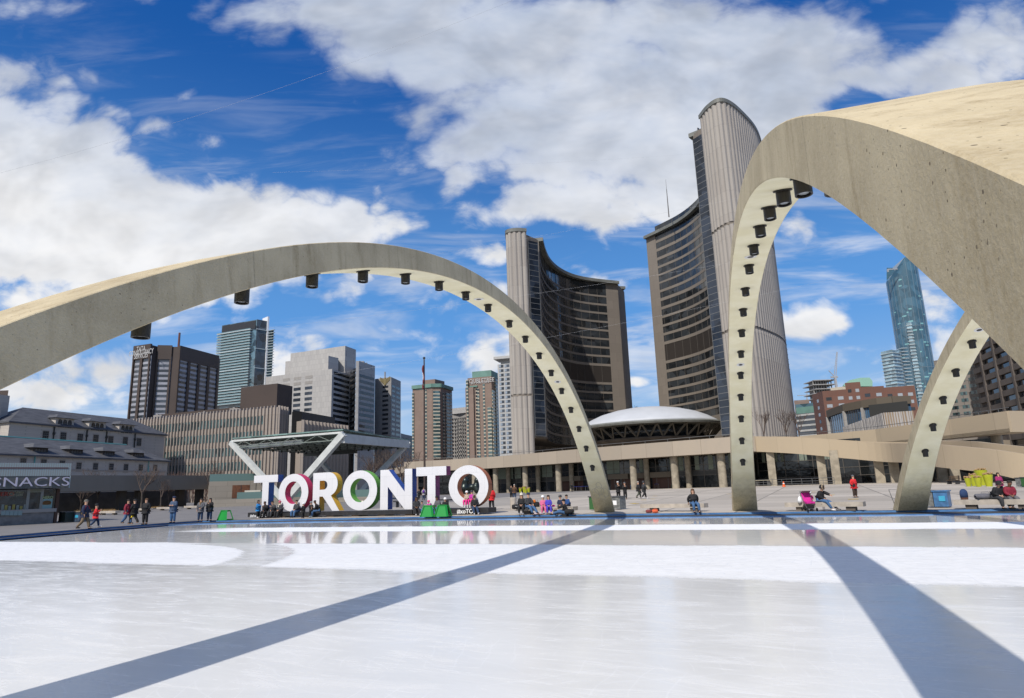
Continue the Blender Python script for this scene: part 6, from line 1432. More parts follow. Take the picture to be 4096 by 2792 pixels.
p0 = ong(2866, 1948); t = thing('concrete_block', 'pinkish concrete block beside a podium column', 'block', p0); MB().box(p0.x - .45, p0.x + .45, p0.y, p0.y + .6, p0.z, p0.z + 1.15).build('block', mat('pink_granite', (.30, .22, .19), .8, var=.1), t); MB().box(p0.x - .5, p0.x + .5, p0.y - .05, p0.y + .65, p0.z + 1.15, p0.z + 1.2).build('cap', mat('pink_granite_cap', (.34, .26, .22), .8), t)
# overhead cables
M_CAB = mat('pale_cable', (.55, .56, .58), .5)
for i, ((x0, y0, Y0), (x1, y1, Y1), lab) in enumerate([((0, 692, 34), (2200, -60, 30), 'thin cable crossing the upper left sky'), ((1090, 690, 60), (3060, 590, 120), 'thin cable passing in front of the top of the west tower'), ((600, 1190, 60), (3300, 720, 60), 'thin cable crossing the sky above the west tower roof'), ((900, 1330, 60), (3420, 960, 60), 'thin cable crossing the middle of the west tower'), ((900, 1560, 60), (3420, 1095, 60), 'lowest thin cable crossing both towers')]):
    a, b = at(x0, y0, Y0), at(x1, y1, Y1); t = thing('cable', lab, 'cable', a, group='cables strung over the square')
    pts = [a.lerp(b, k / 16) - Vector((0, 0, 3 * .9 * (k / 16) * (1 - k / 16))) for k in range(17)]
    MB().tube(pts, .0045, 4).build('wire', M_CAB, t)

# ------------------------------------------------------------------ bare trees
M_BARK = mat('grey_bark', (.075, .06, .05), .95, var=.3, scale=3); M_TWIG = mat('twigs', (.095, .07, .058), .95)
def bare_tree(base, h, seed, lab, spread=.55, depth=5, grp=None, r0=None, loc=None):
    random.seed(seed); base = Vector(base); t = thing('bare_tree', lab, 'tree', base, group=grp); tk, cr = MB(), MB(); r0 = r0 or h * .018
    def grow(p, d, ln, r, lv):
        q_ = p + d * ln; mid = p.lerp(q_, .5) + Vector((random.uniform(-1, 1), random.uniform(-1, 1), 0)) * ln * .05
        mb = tk if lv == 0 else cr
        mb.tube([p, mid, q_], [r, r * .85, r * .68], 6 if lv < 2 else 3, cap=False)
        if lv >= depth: return
        n = 3 if lv < 3 else random.choice((2, 3))
        for k in range(n + (1 if lv == 0 else 0)):
            a = random.uniform(0, 2 * pi); s_ = random.uniform(.35, 1.) * spread; nd = (d + Vector((cos(a), sin(a), 0)) * s_ * 1.5 + Vector((0, 0, .18))).normalized()
            grow(p.lerp(q_, random.uniform(.6, 1) if lv else random.uniform(.8, 1)), nd, ln * random.uniform(.58, .8) if lv else h * random.uniform(.2, .28), r * .6, lv + 1)
    grow(Vector(base), Vector((random.uniform(-.04, .04), 0, 1)).normalized(), h * .33, r0, 0)
    tk.build('trunk', M_BARK, t); cr.build('crown', M_TWIG, t); return t
lt = [(385, 2047, 7.5, 'bare tree behind the man and the child in red'), (562, 2040, 8.2, 'bare tree just left of the man with crossed arms'), (640, 2036, 5.5, 'smaller bare tree behind the man with crossed arms'), (672, 2032, 4.5, 'short bare sapling under the walkway'), (845, 2025, 7.5, 'bare tree at the end of the concrete walkway'), (320, 2048, 4.2, 'low bare shrub tree beside the kiosk')]
for i, (px, y, h, l) in enumerate(lt): bare_tree(ong(px, y), h, 10 + i, l, depth=5, grp='bare trees along the walkway')
bt = [(1500, 150, 13), (1560, 165, 15), (1610, 150, 14), (1660, 175, 14), (1470, 175, 13), (1750, 185, 13), (1800, 190, 13)]
bl = ['bare tree left of the canopy tip over the green letter O', 'tall bare tree between canopy and letter N', 'bare tree behind the canopy tip', 'bare tree left of the flagpole base', 'bare tree seen under the canopy roof', 'bare tree right of the flagpole over the podium end', 'bare tree over the podium below the second hotel']
for i, (px, Y, h) in enumerate(bt): p = PY(px, Y); bare_tree((p.x, p.y, .3), h * .9, 40 + i, bl[i], spread=.6, depth=6, grp='bare trees behind the canopy')
for i, (px, Y, h) in enumerate(((3063, 134, 8.2), (3152, 132, 8.0), (3204, 131, 7.6))): p = PY(px, Y); bare_tree((p.x, p.y, ZT - 1.2), h, 60 + i, ['bare tree on the podium roof beside the middle arch', 'bare tree on the podium roof in front of the east tower edge', 'bare tree on the podium roof before the slim glass tower'][i], spread=.42, depth=5, grp='bare trees on the podium roof')
p = at(2540, 1640, 235); bare_tree((p.x, p.y, p.z - 2), 4.5, 77, 'small bare bush on the roof behind the white dome', spread=.8, depth=4)
t = thing('roof_structure', 'low pale roof structure behind the white dome', 'building', (*xy(at(2570, 1650, 240)), 0)); volume(t, [PY(2522, 240), PY(2640, 240)], 8, 10, Z(2600, 1638, 240), M_GREY)
hl = MB(); random.seed(9)
for i in range(260):
    px = random.uniform(560, 880); Y = random.uniform(128, 138); p = PY(px, Y); z = random.uniform(1, 4); a = random.uniform(0, 6.28)
    hl.tube([(p.x, p.y, z), (p.x + cos(a) * .5, p.y, z + 2.2), (p.x + cos(a) * 1.4, p.y + .2, z + 3.6)], [.06, .035, .01], 3, cap=False)
    for k in range(3): hl.tube([(p.x + cos(a) * .5, p.y, z + 2.2), (p.x + random.uniform(-1, 1), p.y, z + 3.5)], [.03, .01], 3, cap=False)
ho = hl.build('bare_hedge', mat('reddish_twigs', (.085, .05, .04), .95), None); stuff(ho); tag(ho, 'reddish bare twiggy hedge above the walkway in front of the court house', 'hedge')
# ------------------------------------------------------------------ people
M_SKIN = mat('skin', (.52, .30, .20), .6); M_SKIN2 = mat('brown_skin', (.20, .10, .06), .6)
CM = {}
def cloth(c, nm):
    k = nm
    if k not in CM: CM[k] = mat(nm, c, .85, var=.15, scale=9)
    return CM[k]
BLK = cloth((.012, .012, .014), 'black_cloth'); DGR = cloth((.035, .037, .042), 'charcoal_cloth'); GRY = cloth((.11, .11, .12), 'grey_cloth'); NAVY = cloth((.014, .022, .06), 'navy_cloth')
JEAN = cloth((.05, .12, .25), 'blue_denim'); DJEAN = cloth((.022, .045, .10), 'dark_denim'); KHA = cloth((.20, .145, .09), 'khaki_cloth'); RED = cloth((.62, .02, .025), 'red_cloth')
BURG = cloth((.22, .015, .035), 'burgundy_cloth'); PINK = cloth((.72, .03, .25), 'pink_cloth'); LPNK = cloth((.62, .14, .28), 'rose_cloth'); MAG = cloth((.45, .03, .30), 'magenta_cloth'); BEI = cloth((.42, .32, .25), 'beige_cloth'); BLU = cloth((.015, .20, .50), 'bright_blue_cloth')
VIO = cloth((.07, .05, .45), 'violet_blue_cloth'); BRW = cloth((.10, .05, .025), 'brown_cloth'); BRP = cloth((.045, .028, .02), 'dark_brown_cloth'); CRM = cloth((.65, .60, .50), 'cream_cloth'); OLV = cloth((.07, .08, .06), 'olive_cloth'); SLB = cloth((.05, .08, .14), 'slate_blue_cloth'); MBL = cloth((.02, .07, .22), 'blue_jacket_cloth')
WHT = mat('white_plastic', (.75, .75, .76), .35); HBLK = mat('black_plastic', (.015, .015, .017), .35); GRNP = mat('neon_green_boot', (.05, .6, .06), .4)
HD = cloth((.018, .012, .009), 'dark_hair'); HB = cloth((.09, .045, .02), 'brown_hair'); HG = cloth((.35, .33, .31), 'grey_hair'); M_EYE = mat('eye_dark', (.01, .01, .01), .3); FUR = cloth((.35, .27, .18), 'tan_fur'); M_LIP = mat('lips', (.30, .09, .07), .6)
DG = None
def skin(nodes, edges, root, name, m, parent, sub=1, extra=None):
    keys = list(nodes); idx = {k: i for i, k in enumerate(keys)}
    me = bpy.data.meshes.new('s'); me.from_pydata([tuple(nodes[k][0]) for k in keys], [(idx[a], idx[b]) for a, b in edges], [])
    o = bpy.data.objects.new('s', me); COL.objects.link(o); o.modifiers.new('k', 'SKIN').branch_smoothing = .4
    sv = me.skin_vertices[0].data
    for k in keys:
        r = nodes[k][1]; sv[idx[k]].radius = (r, r) if not hasattr(r, '__len__') else r; sv[idx[k]].use_root = (k == root)
    if sub: mo_ = o.modifiers.new('s', 'SUBSURF'); mo_.levels = sub; mo_.render_levels = sub
    ev = o.evaluated_get(bpy.context.evaluated_depsgraph_get()); me2 = bpy.data.meshes.new_from_object(ev); V_ = [tuple(v.co) for v in me2.vertices]; F_ = [tuple(p.vertices) for p in me2.polygons]
    bpy.data.objects.remove(o); bpy.data.meshes.remove(me); bpy.data.meshes.remove(me2)
    mb = MB().add(V_, F_)
    if extra: extra(mb)
    return mb.build(name, m, parent, world=False, smooth=True)
V = Vector
def pose(kind, arms, lean=0., seat=.45, turn=0.):
    J = {}
    if kind in ('stand', 'walk'):
        J['pel'] = V((0, 0, .93)); J['hipL'] = V((-.09, 0, .90)); J['hipR'] = V((.09, 0, .90))
        if kind == 'stand': f = {'L': (-.12, .0, .02), 'R': (.12, .0, .0)}; kn = {'L': V((-.11, .03, .49)), 'R': V((.11, .03, .49))}; an = {'L': V((-.12, -.01, .08)), 'R': V((.12, -.01, .08))}
        else: kn = {'L': V((-.10, .20, .50)), 'R': V((.10, -.04, .49))}; an = {'L': V((-.09, .26, .09)), 'R': V((.10, -.34, .16))}
        up = .0
    elif kind == 'sit':
        J['pel'] = V((0, -.05, seat + .09)); J['hipL'] = V((-.09, -.02, seat + .08)); J['hipR'] = V((.09, -.02, seat + .08))
        kn = {'L': V((-.15, .40, seat + .06)), 'R': V((.14, .42, seat + .07))}; an = {'L': V((-.17, .46, .08)), 'R': V((.12, .40, .08))}; up = J['pel'].z - .93
    elif kind == 'sitout':
        J['pel'] = V((0, -.05, seat + .09)); J['hipL'] = V((-.09, -.02, seat + .08)); J['hipR'] = V((.09, -.02, seat + .08))
        kn = {'L': V((-.16, .38, seat + .03)), 'R': V((.12, .40, seat + .06))}; an = {'L': V((-.24, .74, .10)), 'R': V((.05, .62, .09))}; up = J['pel'].z - .93
    elif kind == 'floor':
        J['pel'] = V((0, 0, .12)); J['hipL'] = V((-.1, .03, .12)); J['hipR'] = V((.1, .03, .12)); kn = {'L': V((-.22, .40, .20)), 'R': V((.20, .42, .26))}; an = {'L': V((-.26, .80, .07)), 'R': V((.02, .66, .07))}; up = -.81
    J['kneeL'], J['kneeR'], J['ankL'], J['ankR'] = kn['L'], kn['R'], an['L'], an['R']
    for s in 'LR':
        d = V((0, .17, -.05)) if kind != 'floor' else V((0, .1, .13)); J['toe' + s] = J['ank' + s] + d
    b = J['pel']; dy = lean
    def T(x, y, z): f = (z - .93); return V((b.x + x, b.y + y + dy * f, b.z + f * sqrt(max(.1, 1 - dy * dy))))
    J['wai'] = T(0, 0, 1.06); J['che'] = T(0, .01, 1.26); J['nec'] = T(0, .0, 1.46); J['hd0'] = T(0, .02, 1.55); J['hd1'] = T(0, .02, 1.66); J['hd2'] = T(0, .0, 1.72)
    J['shL'] = T(-.17, 0, 1.40); J['shR'] = T(.17, 0, 1.40)
    A = {'down': ((.25, -.02, 1.13), (.25, .08, .88)), 'swing': ((.24, .1, 1.15), (.22, .28, .98)), 'back': ((.25, -.12, 1.14), (.24, -.16, .90)), 'phone': ((.22, .06, 1.16), (.06, .30, 1.34)), 'cross': ((.24, .06, 1.17), (-.03, .22, 1.18)),
         'pocket': ((.28, -.04, 1.15), (.17, .10, .98)), 'lap': ((.22, .06, 1.13), (.06, .28, 1.02)), 'knee': ((.22, .14, 1.14), (.14, .40, 1.04)), 'prop': ((.28, -.12, 1.18), (.26, -.18, .96)), 'up': ((.24, .1, 1.3), (.2, .2, 1.5)), 'reach': ((.20, .24, 1.30), (.12, .48, 1.22)), 'bag': ((.24, .02, 1.12), (.26, .04, .86))}
    for s, sg_, a in (('L', -1, arms[0]), ('R', 1, arms[1])):
        e, h = A[a]; J['el' + s] = T(sg_ * e[0], e[1], e[2]); J['ha' + s] = T(sg_ * h[0], h[1], h[2])
    return J
def person(label, loc, rz, h, kind, arms, top, legs, hair, shoes='shoe', skinm=None, lean=0., seat=.45, hairm=None, coat=0., hat=None, hatm=None, hoodfur=False, child=False, extra=None, grp=None, long_=False, scarf=None, glasses=False):
    s = h / 1.76; t = thing('person', label, 'person', loc, rz); J = pose(kind, arms, lean, seat / s if kind.startswith('sit') else seat)
    skinm = skinm or M_SKIN; k = 1.15 if child else 1.0
    J = {a: b * s for a, b in J.items()}
    if child:                                       # bigger head
        for a, f in (('hd0', .01), ('hd1', .04), ('hd2', .06)): J[a] = J[a] + V((0, 0, f * s))
    R = dict(pel=.135, wai=.12, che=.14, nec=.062, hd0=.085 * k, hd1=.108 * k, hd2=.085 * k, shL=.07, shR=.07, elL=.048, elR=.048, haL=.028, haR=.028, hipL=.10, hipR=.10, kneeL=.066, kneeR=.066, ankL=.045, ankR=.04, toeL=.032, toeR=.032)
    hv = {}
    ed = [('pel', 'wai'), ('wai', 'che'), ('che', 'nec'), ('nec', 'hd0'), ('hd0', 'hd1'), ('hd1', 'hd2'), ('che', 'shL'), ('che', 'shR'), ('shL', 'elL'), ('shR', 'elR'), ('elL', 'haL'), ('elR', 'haR'), ('pel', 'hipL'), ('pel', 'hipR'), ('hipL', 'kneeL'), ('hipR', 'kneeR'), ('kneeL', 'ankL'), ('kneeR', 'ankR'), ('ankL', 'toeL'), ('ankR', 'toeR')]
    N_ = {a: (J[a], R[a] * s) for a in R}
    for S in 'LR':
        d = (J['ha' + S] - J['el' + S]).normalized(); N_['pa' + S] = (J['ha' + S] + d * .075 * s, (.034 * s, .022 * s)); ed.append(('ha' + S, 'pa' + S)); hv[S] = d
    def ex(mb):
        for S, sg_ in (('L', -1), ('R', 1)):
            d = hv[S]; side = d.cross(V((0, 1, 0)) if abs(d.y) < .8 else V((0, 0, 1))).normalized(); cur = d.cross(side).normalized(); p0 = N_['pa' + S][0]
            for q_ in range(4):
                o = side * (q_ - 1.5) * .019 * s; ln = (.062, .072, .068, .052)[q_] * s; a = p0 + o; b = a + d * ln * .55 + cur * ln * .12; c = b + d * ln * .35 + cur * ln * .4
                mb.tube([a, b, c], [.0095 * s, .0088 * s, .007 * s], 5)
            a = p0 - d * .03 * s - side * sg_ * .028 * s; mb.tube([a, a - side * sg_ * .022 * s + d * .02 * s + cur * .012 * s, a - side * sg_ * .026 * s + d * .05 * s + cur * .02 * s], [.0105 * s, .0095 * s, .0075 * s], 5)
        hc = J['hd1']; up = (J['hd2'] - J['hd0']).normalized()
        mb.tube([hc + V((0, .078, .012)) * s * k, hc + V((0, .104, -.018)) * s * k, hc + V((0, .084, -.024)) * s * k], [.008 * s, .014 * s, .008 * s], 6)
        for sg_ in (-1, 1): mb.lathe([(0, -.026 * s), (.014 * s, -.012 * s), (.017 * s, .008 * s), (0, .028 * s)], hc + V((sg_ * .088, 0, -.005)) * s * k, 6)
    skin(N_, ed, 'pel', 'body', skinm, t, 1, ex)
    hc = J['hd1']
    e_ = MB()
    for sg_ in (-1, 1): e_.lathe([(0, -.009), (.011, 0), (0, .009)], (hc + V((sg_ * .034, .085, .012)) * s * k), 6)
    e_.build('eyes', M_EYE, t, world=False)
    if not child: m_ = MB(); m_.hexa([hc + V((x, y, z)) * s for z in (-.052, -.042) for x, y in ((-.024, .07), (.024, .07), (.02, .09), (-.02, .09))]); m_.build('mouth', M_LIP, t, world=False)
    # jacket
    JN = {a: (J[a], R[a] * s + g_ * s) for a, g_ in dict(pel=.075, wai=.075, che=.08, shL=.055, shR=.055, elL=.045, elR=.045).items()}
    JN['nec'] = (J['nec'] - (J['nec'] - J['che']) * .12, .10 * s)
    for S in 'LR': JN['ha' + S] = (J['ha' + S] - (J['ha' + S] - J['el' + S]) * .06, .062 * s)
    je = [('pel', 'wai'), ('wai', 'che'), ('che', 'nec'), ('che', 'shL'), ('che', 'shR'), ('shL', 'elL'), ('shR', 'elR'), ('elL', 'haL'), ('elR', 'haR')]
    if coat and kind in ('stand', 'walk'): JN['hem'] = (J['pel'] - V((0, 0, coat * s)), (R['pel'] + .095) * s); je.append(('pel', 'hem'))
    else: JN['hem'] = (J['pel'] - V((0, 0, .05 * s)), (R['pel'] + .07) * s); je.append(('pel', 'hem'))
    skin(JN, je, 'pel', 'jacket', top, t, 1)
    # trousers
    TN = {a: (J[a], R[a] * s + g_ * s) for a, g_ in dict(pel=.03, hipL=.035, hipR=.035, kneeL=.04, kneeR=.04).items()}
    for S in 'LR': TN['ank' + S] = (J['ank' + S] + V((0, 0, .02 * s)), .075 * s)
    skin(TN, [('pel', 'hipL'), ('pel', 'hipR'), ('hipL', 'kneeL'), ('hipR', 'kneeR'), ('kneeL', 'ankL'), ('kneeR', 'ankR')], 'pel', 'trousers', legs, t, 1)
    for S in 'LR':
        a, b = J['ank' + S], J['toe' + S]; d = b - a; d2 = V((d.x, d.y, 0)).normalized() if V((d.x, d.y, 0)).length > .02 else V((0, 1, 0)); mb = MB(); zf = max(.0, a.z - .08 * s)
        hh = .055 if shoes == 'shoe' else .075
        z0 = zf + (.05 * s if shoes.startswith('skate') else .0); sdv = V((-d2.y, d2.x, 0))
        mb.tube([a + V((0, 0, .07 * s)) if shoes != 'shoe' else a, V((a.x, a.y, z0 + .05 * s)) - d2 * .02 * s, V((a.x, a.y, z0 + .045 * s)) + d2 * .1 * s, V((a.x, a.y, z0 + .03 * s)) + d2 * .2 * s], [.055 * s, .052 * s, .045 * s, .026 * s], 8)
        sm = {'shoe': BLK, 'skate': HBLK, 'skatew': WHT, 'white': WHT, 'green': GRNP}[shoes if shoes in ('shoe', 'skate', 'skatew', 'white') else 'green']
        so = mb.build('skate' if shoes.startswith('skate') or shoes == 'green' else 'shoe', sm, t, world=False, smooth=True)
        if shoes.startswith('skate') or shoes == 'green': b_ = MB(); b_.bar(V((a.x, a.y, zf + .018 * s)) - d2 * .07 * s, V((a.x, a.y, zf + .018 * s)) + d2 * .2 * s, .008, .035 * s); b_.build('blade', M_RAIL, so, world=False)
    # hair, hats
    def dome(r, z0, z1, m, nm, back=.0, squash=1.): r *= 1.08; mb = MB().lathe([(r * s * k, z0 * s * k), (r * 1.02 * s * k, (z0 + .02) * s * k), (r * .95 * s * k, ((z0 + z1) * .5 + .015) * s * k), (r * .7 * s * k, (z1 - .02) * s * k), (r * .3 * s * k, z1 * s * k), (0, (z1 + .003) * s * k)], hc + V((0, -back * s, 0)), 14); return mb.build(nm, m, t, world=False, smooth=True)
    hm = hairm or HD
    if hair != 'none': dome(.098, -.0, .125, hm, 'hair', .022)
    if long_:
        mb = MB(); mb.tube([hc + V((0, -.05, .05)) * s, hc + V((0, -.085, -.08)) * s, hc + V((0, -.1, -.22)) * s, hc + V((0, -.1, -.32)) * s], [.075 * s, .085 * s, .07 * s, .03 * s], 8)
        for sg_ in (-1, 1): mb.tube([hc + V((sg_ * .075, .0, .05)) * s, hc + V((sg_ * .1, .01, -.08)) * s, hc + V((sg_ * .1, .05, -.24)) * s], [.03 * s, .035 * s, .02 * s], 6)
        mb.build('long_hair', hm, t, world=False, smooth=True)
    if hat == 'beanie': dome(.107, .025, .15, hatm or BLK, 'knit_hat', .01)
    if hat == 'pompom': dome(.11, .02, .17, hatm or CRM, 'knit_hat', .01); MB().lathe([(0, -.05 * s), (.045 * s, -.02 * s), (.05 * s, .01 * s), (0, .05 * s)], hc + V((0, 0, .21)) * s, 8).build('pompom', hatm or CRM, t, world=False)
    if hat == 'cap': o = dome(.106, .03, .13, hatm or GRY, 'cap', .01); mb = MB(); mb.hexa([hc + V((x, y, z)) * s for z in (.035, .048) for x, y in ((-.07, .08), (.07, .08), (.05, .17), (-.05, .17))]); mb.build('peak', hatm or GRY, o, world=False)
    if hat == 'helmet': dome(.122, -.01, .155, hatm or WHT, 'helmet', .012)
    if hat == 'hood' or hoodfur:
        dome(.125, -.06, .15, top, 'hood', .035)
        if hoodfur:
            mb = MB(); mb.tube([hc + V((.115 * cos(a), .045, .01 + .135 * sin(a))) * s for a in [pi * 2 * q_ / 14 for q_ in range(15)]], .03 * s, 6, cap=False); mb.build('fur_trim', FUR, t, world=False)
    if scarf: mb = MB(); c_ = J['nec'] + V((0, .01, .02)) * s; mb.tube([c_ + V((.085 * cos(a), .085 * sin(a), .015 * sin(3 * a))) * s for a in [pi * 2 * q_ / 10 for q_ in range(11)]], .04 * s, 6, cap=False); mb.tube([c_ + V((.03, .09, 0)) * s, c_ + V((.05, .14, -.2)) * s], .04 * s, 6); mb.build('scarf', scarf, t, world=False, smooth=True)
    if glasses: mb = MB(); mb.hexa([hc + V((x, y, z)) * s for z in (-.002, .022) for x, y in ((-.07, .08), (.07, .08), (.055, .1), (-.055, .1))]); mb.build('glasses', HBLK, t, world=False)
    if extra: extra(t, J, s, hc)
    return t
def handbag(nm, m, off=(0, 0, -.22), size=(.14, .06, .13), hand='R', lab=None):
    """a carried bag is a thing of its own; returns a function run after the person is placed"""
    return (nm, m, off, size, hand, lab)
def put(label, px, yf, yh, kind, arms, top, legs, face=180., seat=.45, bag=None, hfac=1., on=None, **kw):
    """yf/yh: photo pixels of feet and top of head"""
    p = on if on is not None else ong(px, yf); D = p.y * 1.0
    vis = (yf - yh) * D / FPX / .985
    full = vis * hfac
    t = person(label, p, radians(face), full, kind, arms, top, legs, seat=seat, **kw)
    if bag:
        nm, m, off, size, hand, lab = bag; s = full / 1.76; J = pose(kind, arms, kw.get('lean', 0.), seat / s if kind.startswith('sit') else seat); hnd = J['ha' + hand] * s
        rot = Matrix.Rotation(radians(face), 3, 'Z'); c = Vector(p) + rot @ (hnd + Vector(off)); b = thing(nm, lab, 'bag', c, radians(face)); x, y, z = size; mb = MB()
        mb.hexa([V((-x, -y, -z)), V((x, -y, -z)), V((x, y, -z)), V((-x, y, -z)), V((-x * .75, -y * .4, z)), V((x * .75, -y * .4, z)), V((x * .75, y * .4, z)), V((-x * .75, y * .4, z))]); mb.build('bag_body', m, b, world=False)
        mb = MB(); mb.tube([V((-x * .5, 0, z)), V((-x * .3, 0, z + .09)), V((x * .3, 0, z + .09)), V((x * .5, 0, z))], .01, 5); mb.build('handle', m, b, world=False)
    return t
def redstripe(t, J, s, hc):
    mb = MB()
    for S in 'LR': mb.tube([J['sh' + S] + V((0, .09, .0)) * s, J['el' + S] + V((0, .07, 0)) * s], .022 * s, 5)
    mb.build('red_stripe', RED, t, world=False)
def backpack(m):
    def f(t, J, s, hc):
        c = J['che'] + V((0, -.2, -.04)) * s; MB().lathe([(.02 * s, -.22 * s), (.14 * s, -.2 * s), (.15 * s, .0), (.12 * s, .17 * s), (0, .21 * s)], c, 12, sy=.65).build('backpack', m, t, world=False, smooth=True)
    return f
# --- left group
put('man in dark jacket with red stripes, khaki trousers and grey cap at the left', 333, 2118, 2008, 'walk', ('swing', 'down'), NAVY, KHA, face=-80, hair='short', hairm=HG, hat='cap', hatm=cloth((.14, .13, .11), 'tweed'), extra=redstripe)
put('child in a long red parka on white skates beside the man in khaki', 378, 2111, 2026, 'walk', ('lap', 'phone'), RED, DJEAN, face=-60, hair='short', hat='beanie', hatm=BLK, coat=.2, shoes='skatew', child=True)
put('man in a burgundy jacket holding a yellow bag', 506, 2098, 2005, 'walk', ('swing', 'down'), BURG, JEAN, face=-100, hair='short', shoes='skate', bag=handbag('shopping_bag', mat('yellow_plastic', (.85, .62, .01), .4), (0, .05, -.28), (.24, .07, .22), 'L', 'bright yellow carrier bag held by the man in burgundy'))
put('person in a black jacket and cap next to the man with the yellow bag', 533, 2097, 2004, 'walk', ('lap', 'swing'), BLK, BLK, face=70, hair='short', hat='cap', hatm=BLK, shoes='skate')
put('man in a long black coat with hands in pockets, legs apart', 579, 2098, 2001, 'stand', ('pocket', 'pocket'), BLK, BLK, face=175, hair='short', hairm=HB, coat=.18)
put('man in a slate blue jacket and jeans with folded arms', 690, 2092, 1994, 'stand', ('cross', 'cross'), SLB, JEAN, face=170, hair='short', hat='beanie', hatm=NAVY)
put('man in a grey jacket with dark trousers at the left of the couple', 800, 2086, 2000, 'stand', ('lap', 'down'), GRY, DJEAN, face=190, hair='short', scarf=cloth((.3, .18, .08), 'ochre_scarf'))
put('woman in a dark coat and jeans at the right of the couple', 837, 2084, 1999, 'stand', ('phone', 'down'), BLK, DJEAN, face=175, hair='long', long_=True, coat=.12)
put('girl in a bright blue jacket standing at the left end of the black base', 1031, 2073, 2008, 'stand', ('phone', 'phone'), BLU, BLK, face=-110, hair='long', long_=True, child=True, shoes='skatew')
# --- on the sign base: seated on its front edge
def onbase(px, off=.10):
    u, _ = SF.pix(px, 2060); p = SF.w(u, 0, 0.02 + off); p.z = 0; return p
BA = degrees_ = math.degrees(SANG) + 180
def sitbase(label, px, top, legs, h=1.74, arms=('lap', 'lap'), lean=.1, da=0., kind='sit', **kw):
    return person(label, onbase(px), radians(BA + da), h, kind, arms, top, legs, seat=.44, lean=lean, **kw)
sitbase('man in black looking down at his phone, first from the left on the base', 1068, BLK, BLK, lean=.3, arms=('phone', 'lap'), hair='short', skinm=M_SKIN2, shoes='skate')
sitbase('man in a charcoal jacket touching his face, second from the left on the base', 1097, cloth((.05, .05, .055), 'dark_grey_cloth'), DGR, lean=.25, arms=('phone', 'lap'), hair='short', shoes='skate')
sitbase('woman with a striped knit hat and cream scarf on the base', 1123, DGR, BLK, lean=.1, hair='short', hat='pompom', hatm=cloth((.45, .08, .14), 'rose_striped_knit'), scarf=CRM, shoes='skate', h=1.65)
sitbase('man in a black jacket and jeans sitting below the first letter O', 1189, DGR, JEAN, lean=.05, hair='short', shoes='skate', arms=('knee', 'lap'))
put('small child in dark clothes with a white helmet standing between seated people', 1212, 2073, 2018, 'stand', ('lap', 'down'), BLK, BLK, face=60, hair='none', hat='helmet', child=True, shoes='skate')
put('small child with a striped helmet and green skates standing under the letter R', 1243, 2070, 2013, 'stand', ('lap', 'cross'), BLK, BLK, face=200, hair='none', hat='helmet', hatm=mat('grey_helmet', (.2, .2, .21), .3), child=True, shoes='green')
sitbase('man in a black hooded jacket, jeans and white skates bending forward', 1275, BLK, JEAN, lean=.4, da=-50, hair='short', skinm=M_SKIN2, shoes='skatew', arms=('knee', 'knee'))
sitbase('woman with long dark hair on the base left of the green skating aids', 1669, DGR, BLK, lean=.25, da=35, kind='sitout', hair='long', long_=True, skinm=M_SKIN2, shoes='skatew', arms=('lap', 'lap'))
sitbase('small child in a grey jacket sitting close to the woman with long hair', 1692, GRY, JEAN, h=1.05, lean=.1, hair='short', child=True)
sitbase('small child with a pink helmet half hidden behind the left green skating aid', 1719, MAG, BLK, h=1.1, lean=.1, hair='none', hat='helmet', hatm=PINK, child=True)
sitbase('adult in a grey jacket and jeans between the two green skating aids', 1757, GRY, JEAN, lean=.25, da=-20, hair='short', hat='beanie', hatm=BLK, skinm=M_SKIN2, arms=('lap', 'knee'))
sitbase('person in black with a white helmet behind the right green skating aid', 1786, BLK, BLK, h=1.5, lean=.3, da=20, hair='none', hat='helmet')
sitbase('person in a black parka with fur hood at the right end of the base', 1902, BLK, DJEAN, h=1.68, lean=.1, da=30, kind='sitout', hair='short', hoodfur=True, shoes='skatew')
# children sitting in the last O
ub_, _ = SF.pix(1866, 2000); zin = 1.0
def inO(px, dz, label, top, legs, hatm):
    u, _ = SF.pix(px, 2000); p = SF.w(u, 0, -.10); p.z = zin + dz - .40
    return person(label, p, radians(BA), 1.22, 'sit', ('lap', 'lap'), top, legs, seat=.36, hair='none', hat='helmet', hatm=hatm, child=True, shoes='skatew')
inO(1864, -.02, 'child in a beige jacket, pink trousers and white helmet sitting in the last O', BEI, PINK, WHT); inO(1884, 0.0, 'child in a magenta jacket and dark helmet sitting in the last O', MAG, PINK, mat('dark_helmet', (.03, .03, .035), .3))
# person lying in the green O
u, _ = SF.pix(1437, 2010); p = SF.w(u, 0, -.42); p.z = 0
t = person('person in a cream hooded coat and dark jeans lying inside the green letter O', p, 0, 1.6, 'stand', ('lap', 'cross'), CRM, DJEAN, hair='none', hat='hood')
t.rotation_euler = (radians(-78), 0, SANG - pi / 2 + pi); t.location = (p.x, p.y, .98)
ax_ = Vector((SF.u.x, SF.u.y, 0)); t.rotation_euler = Matrix((tuple(Vector((-ax_.y, ax_.x, 0))), tuple(Vector((0, 0, 1))), tuple(ax_))).transposed().to_euler()
t.location = (p - ax_ * .62); t.location.z = .98
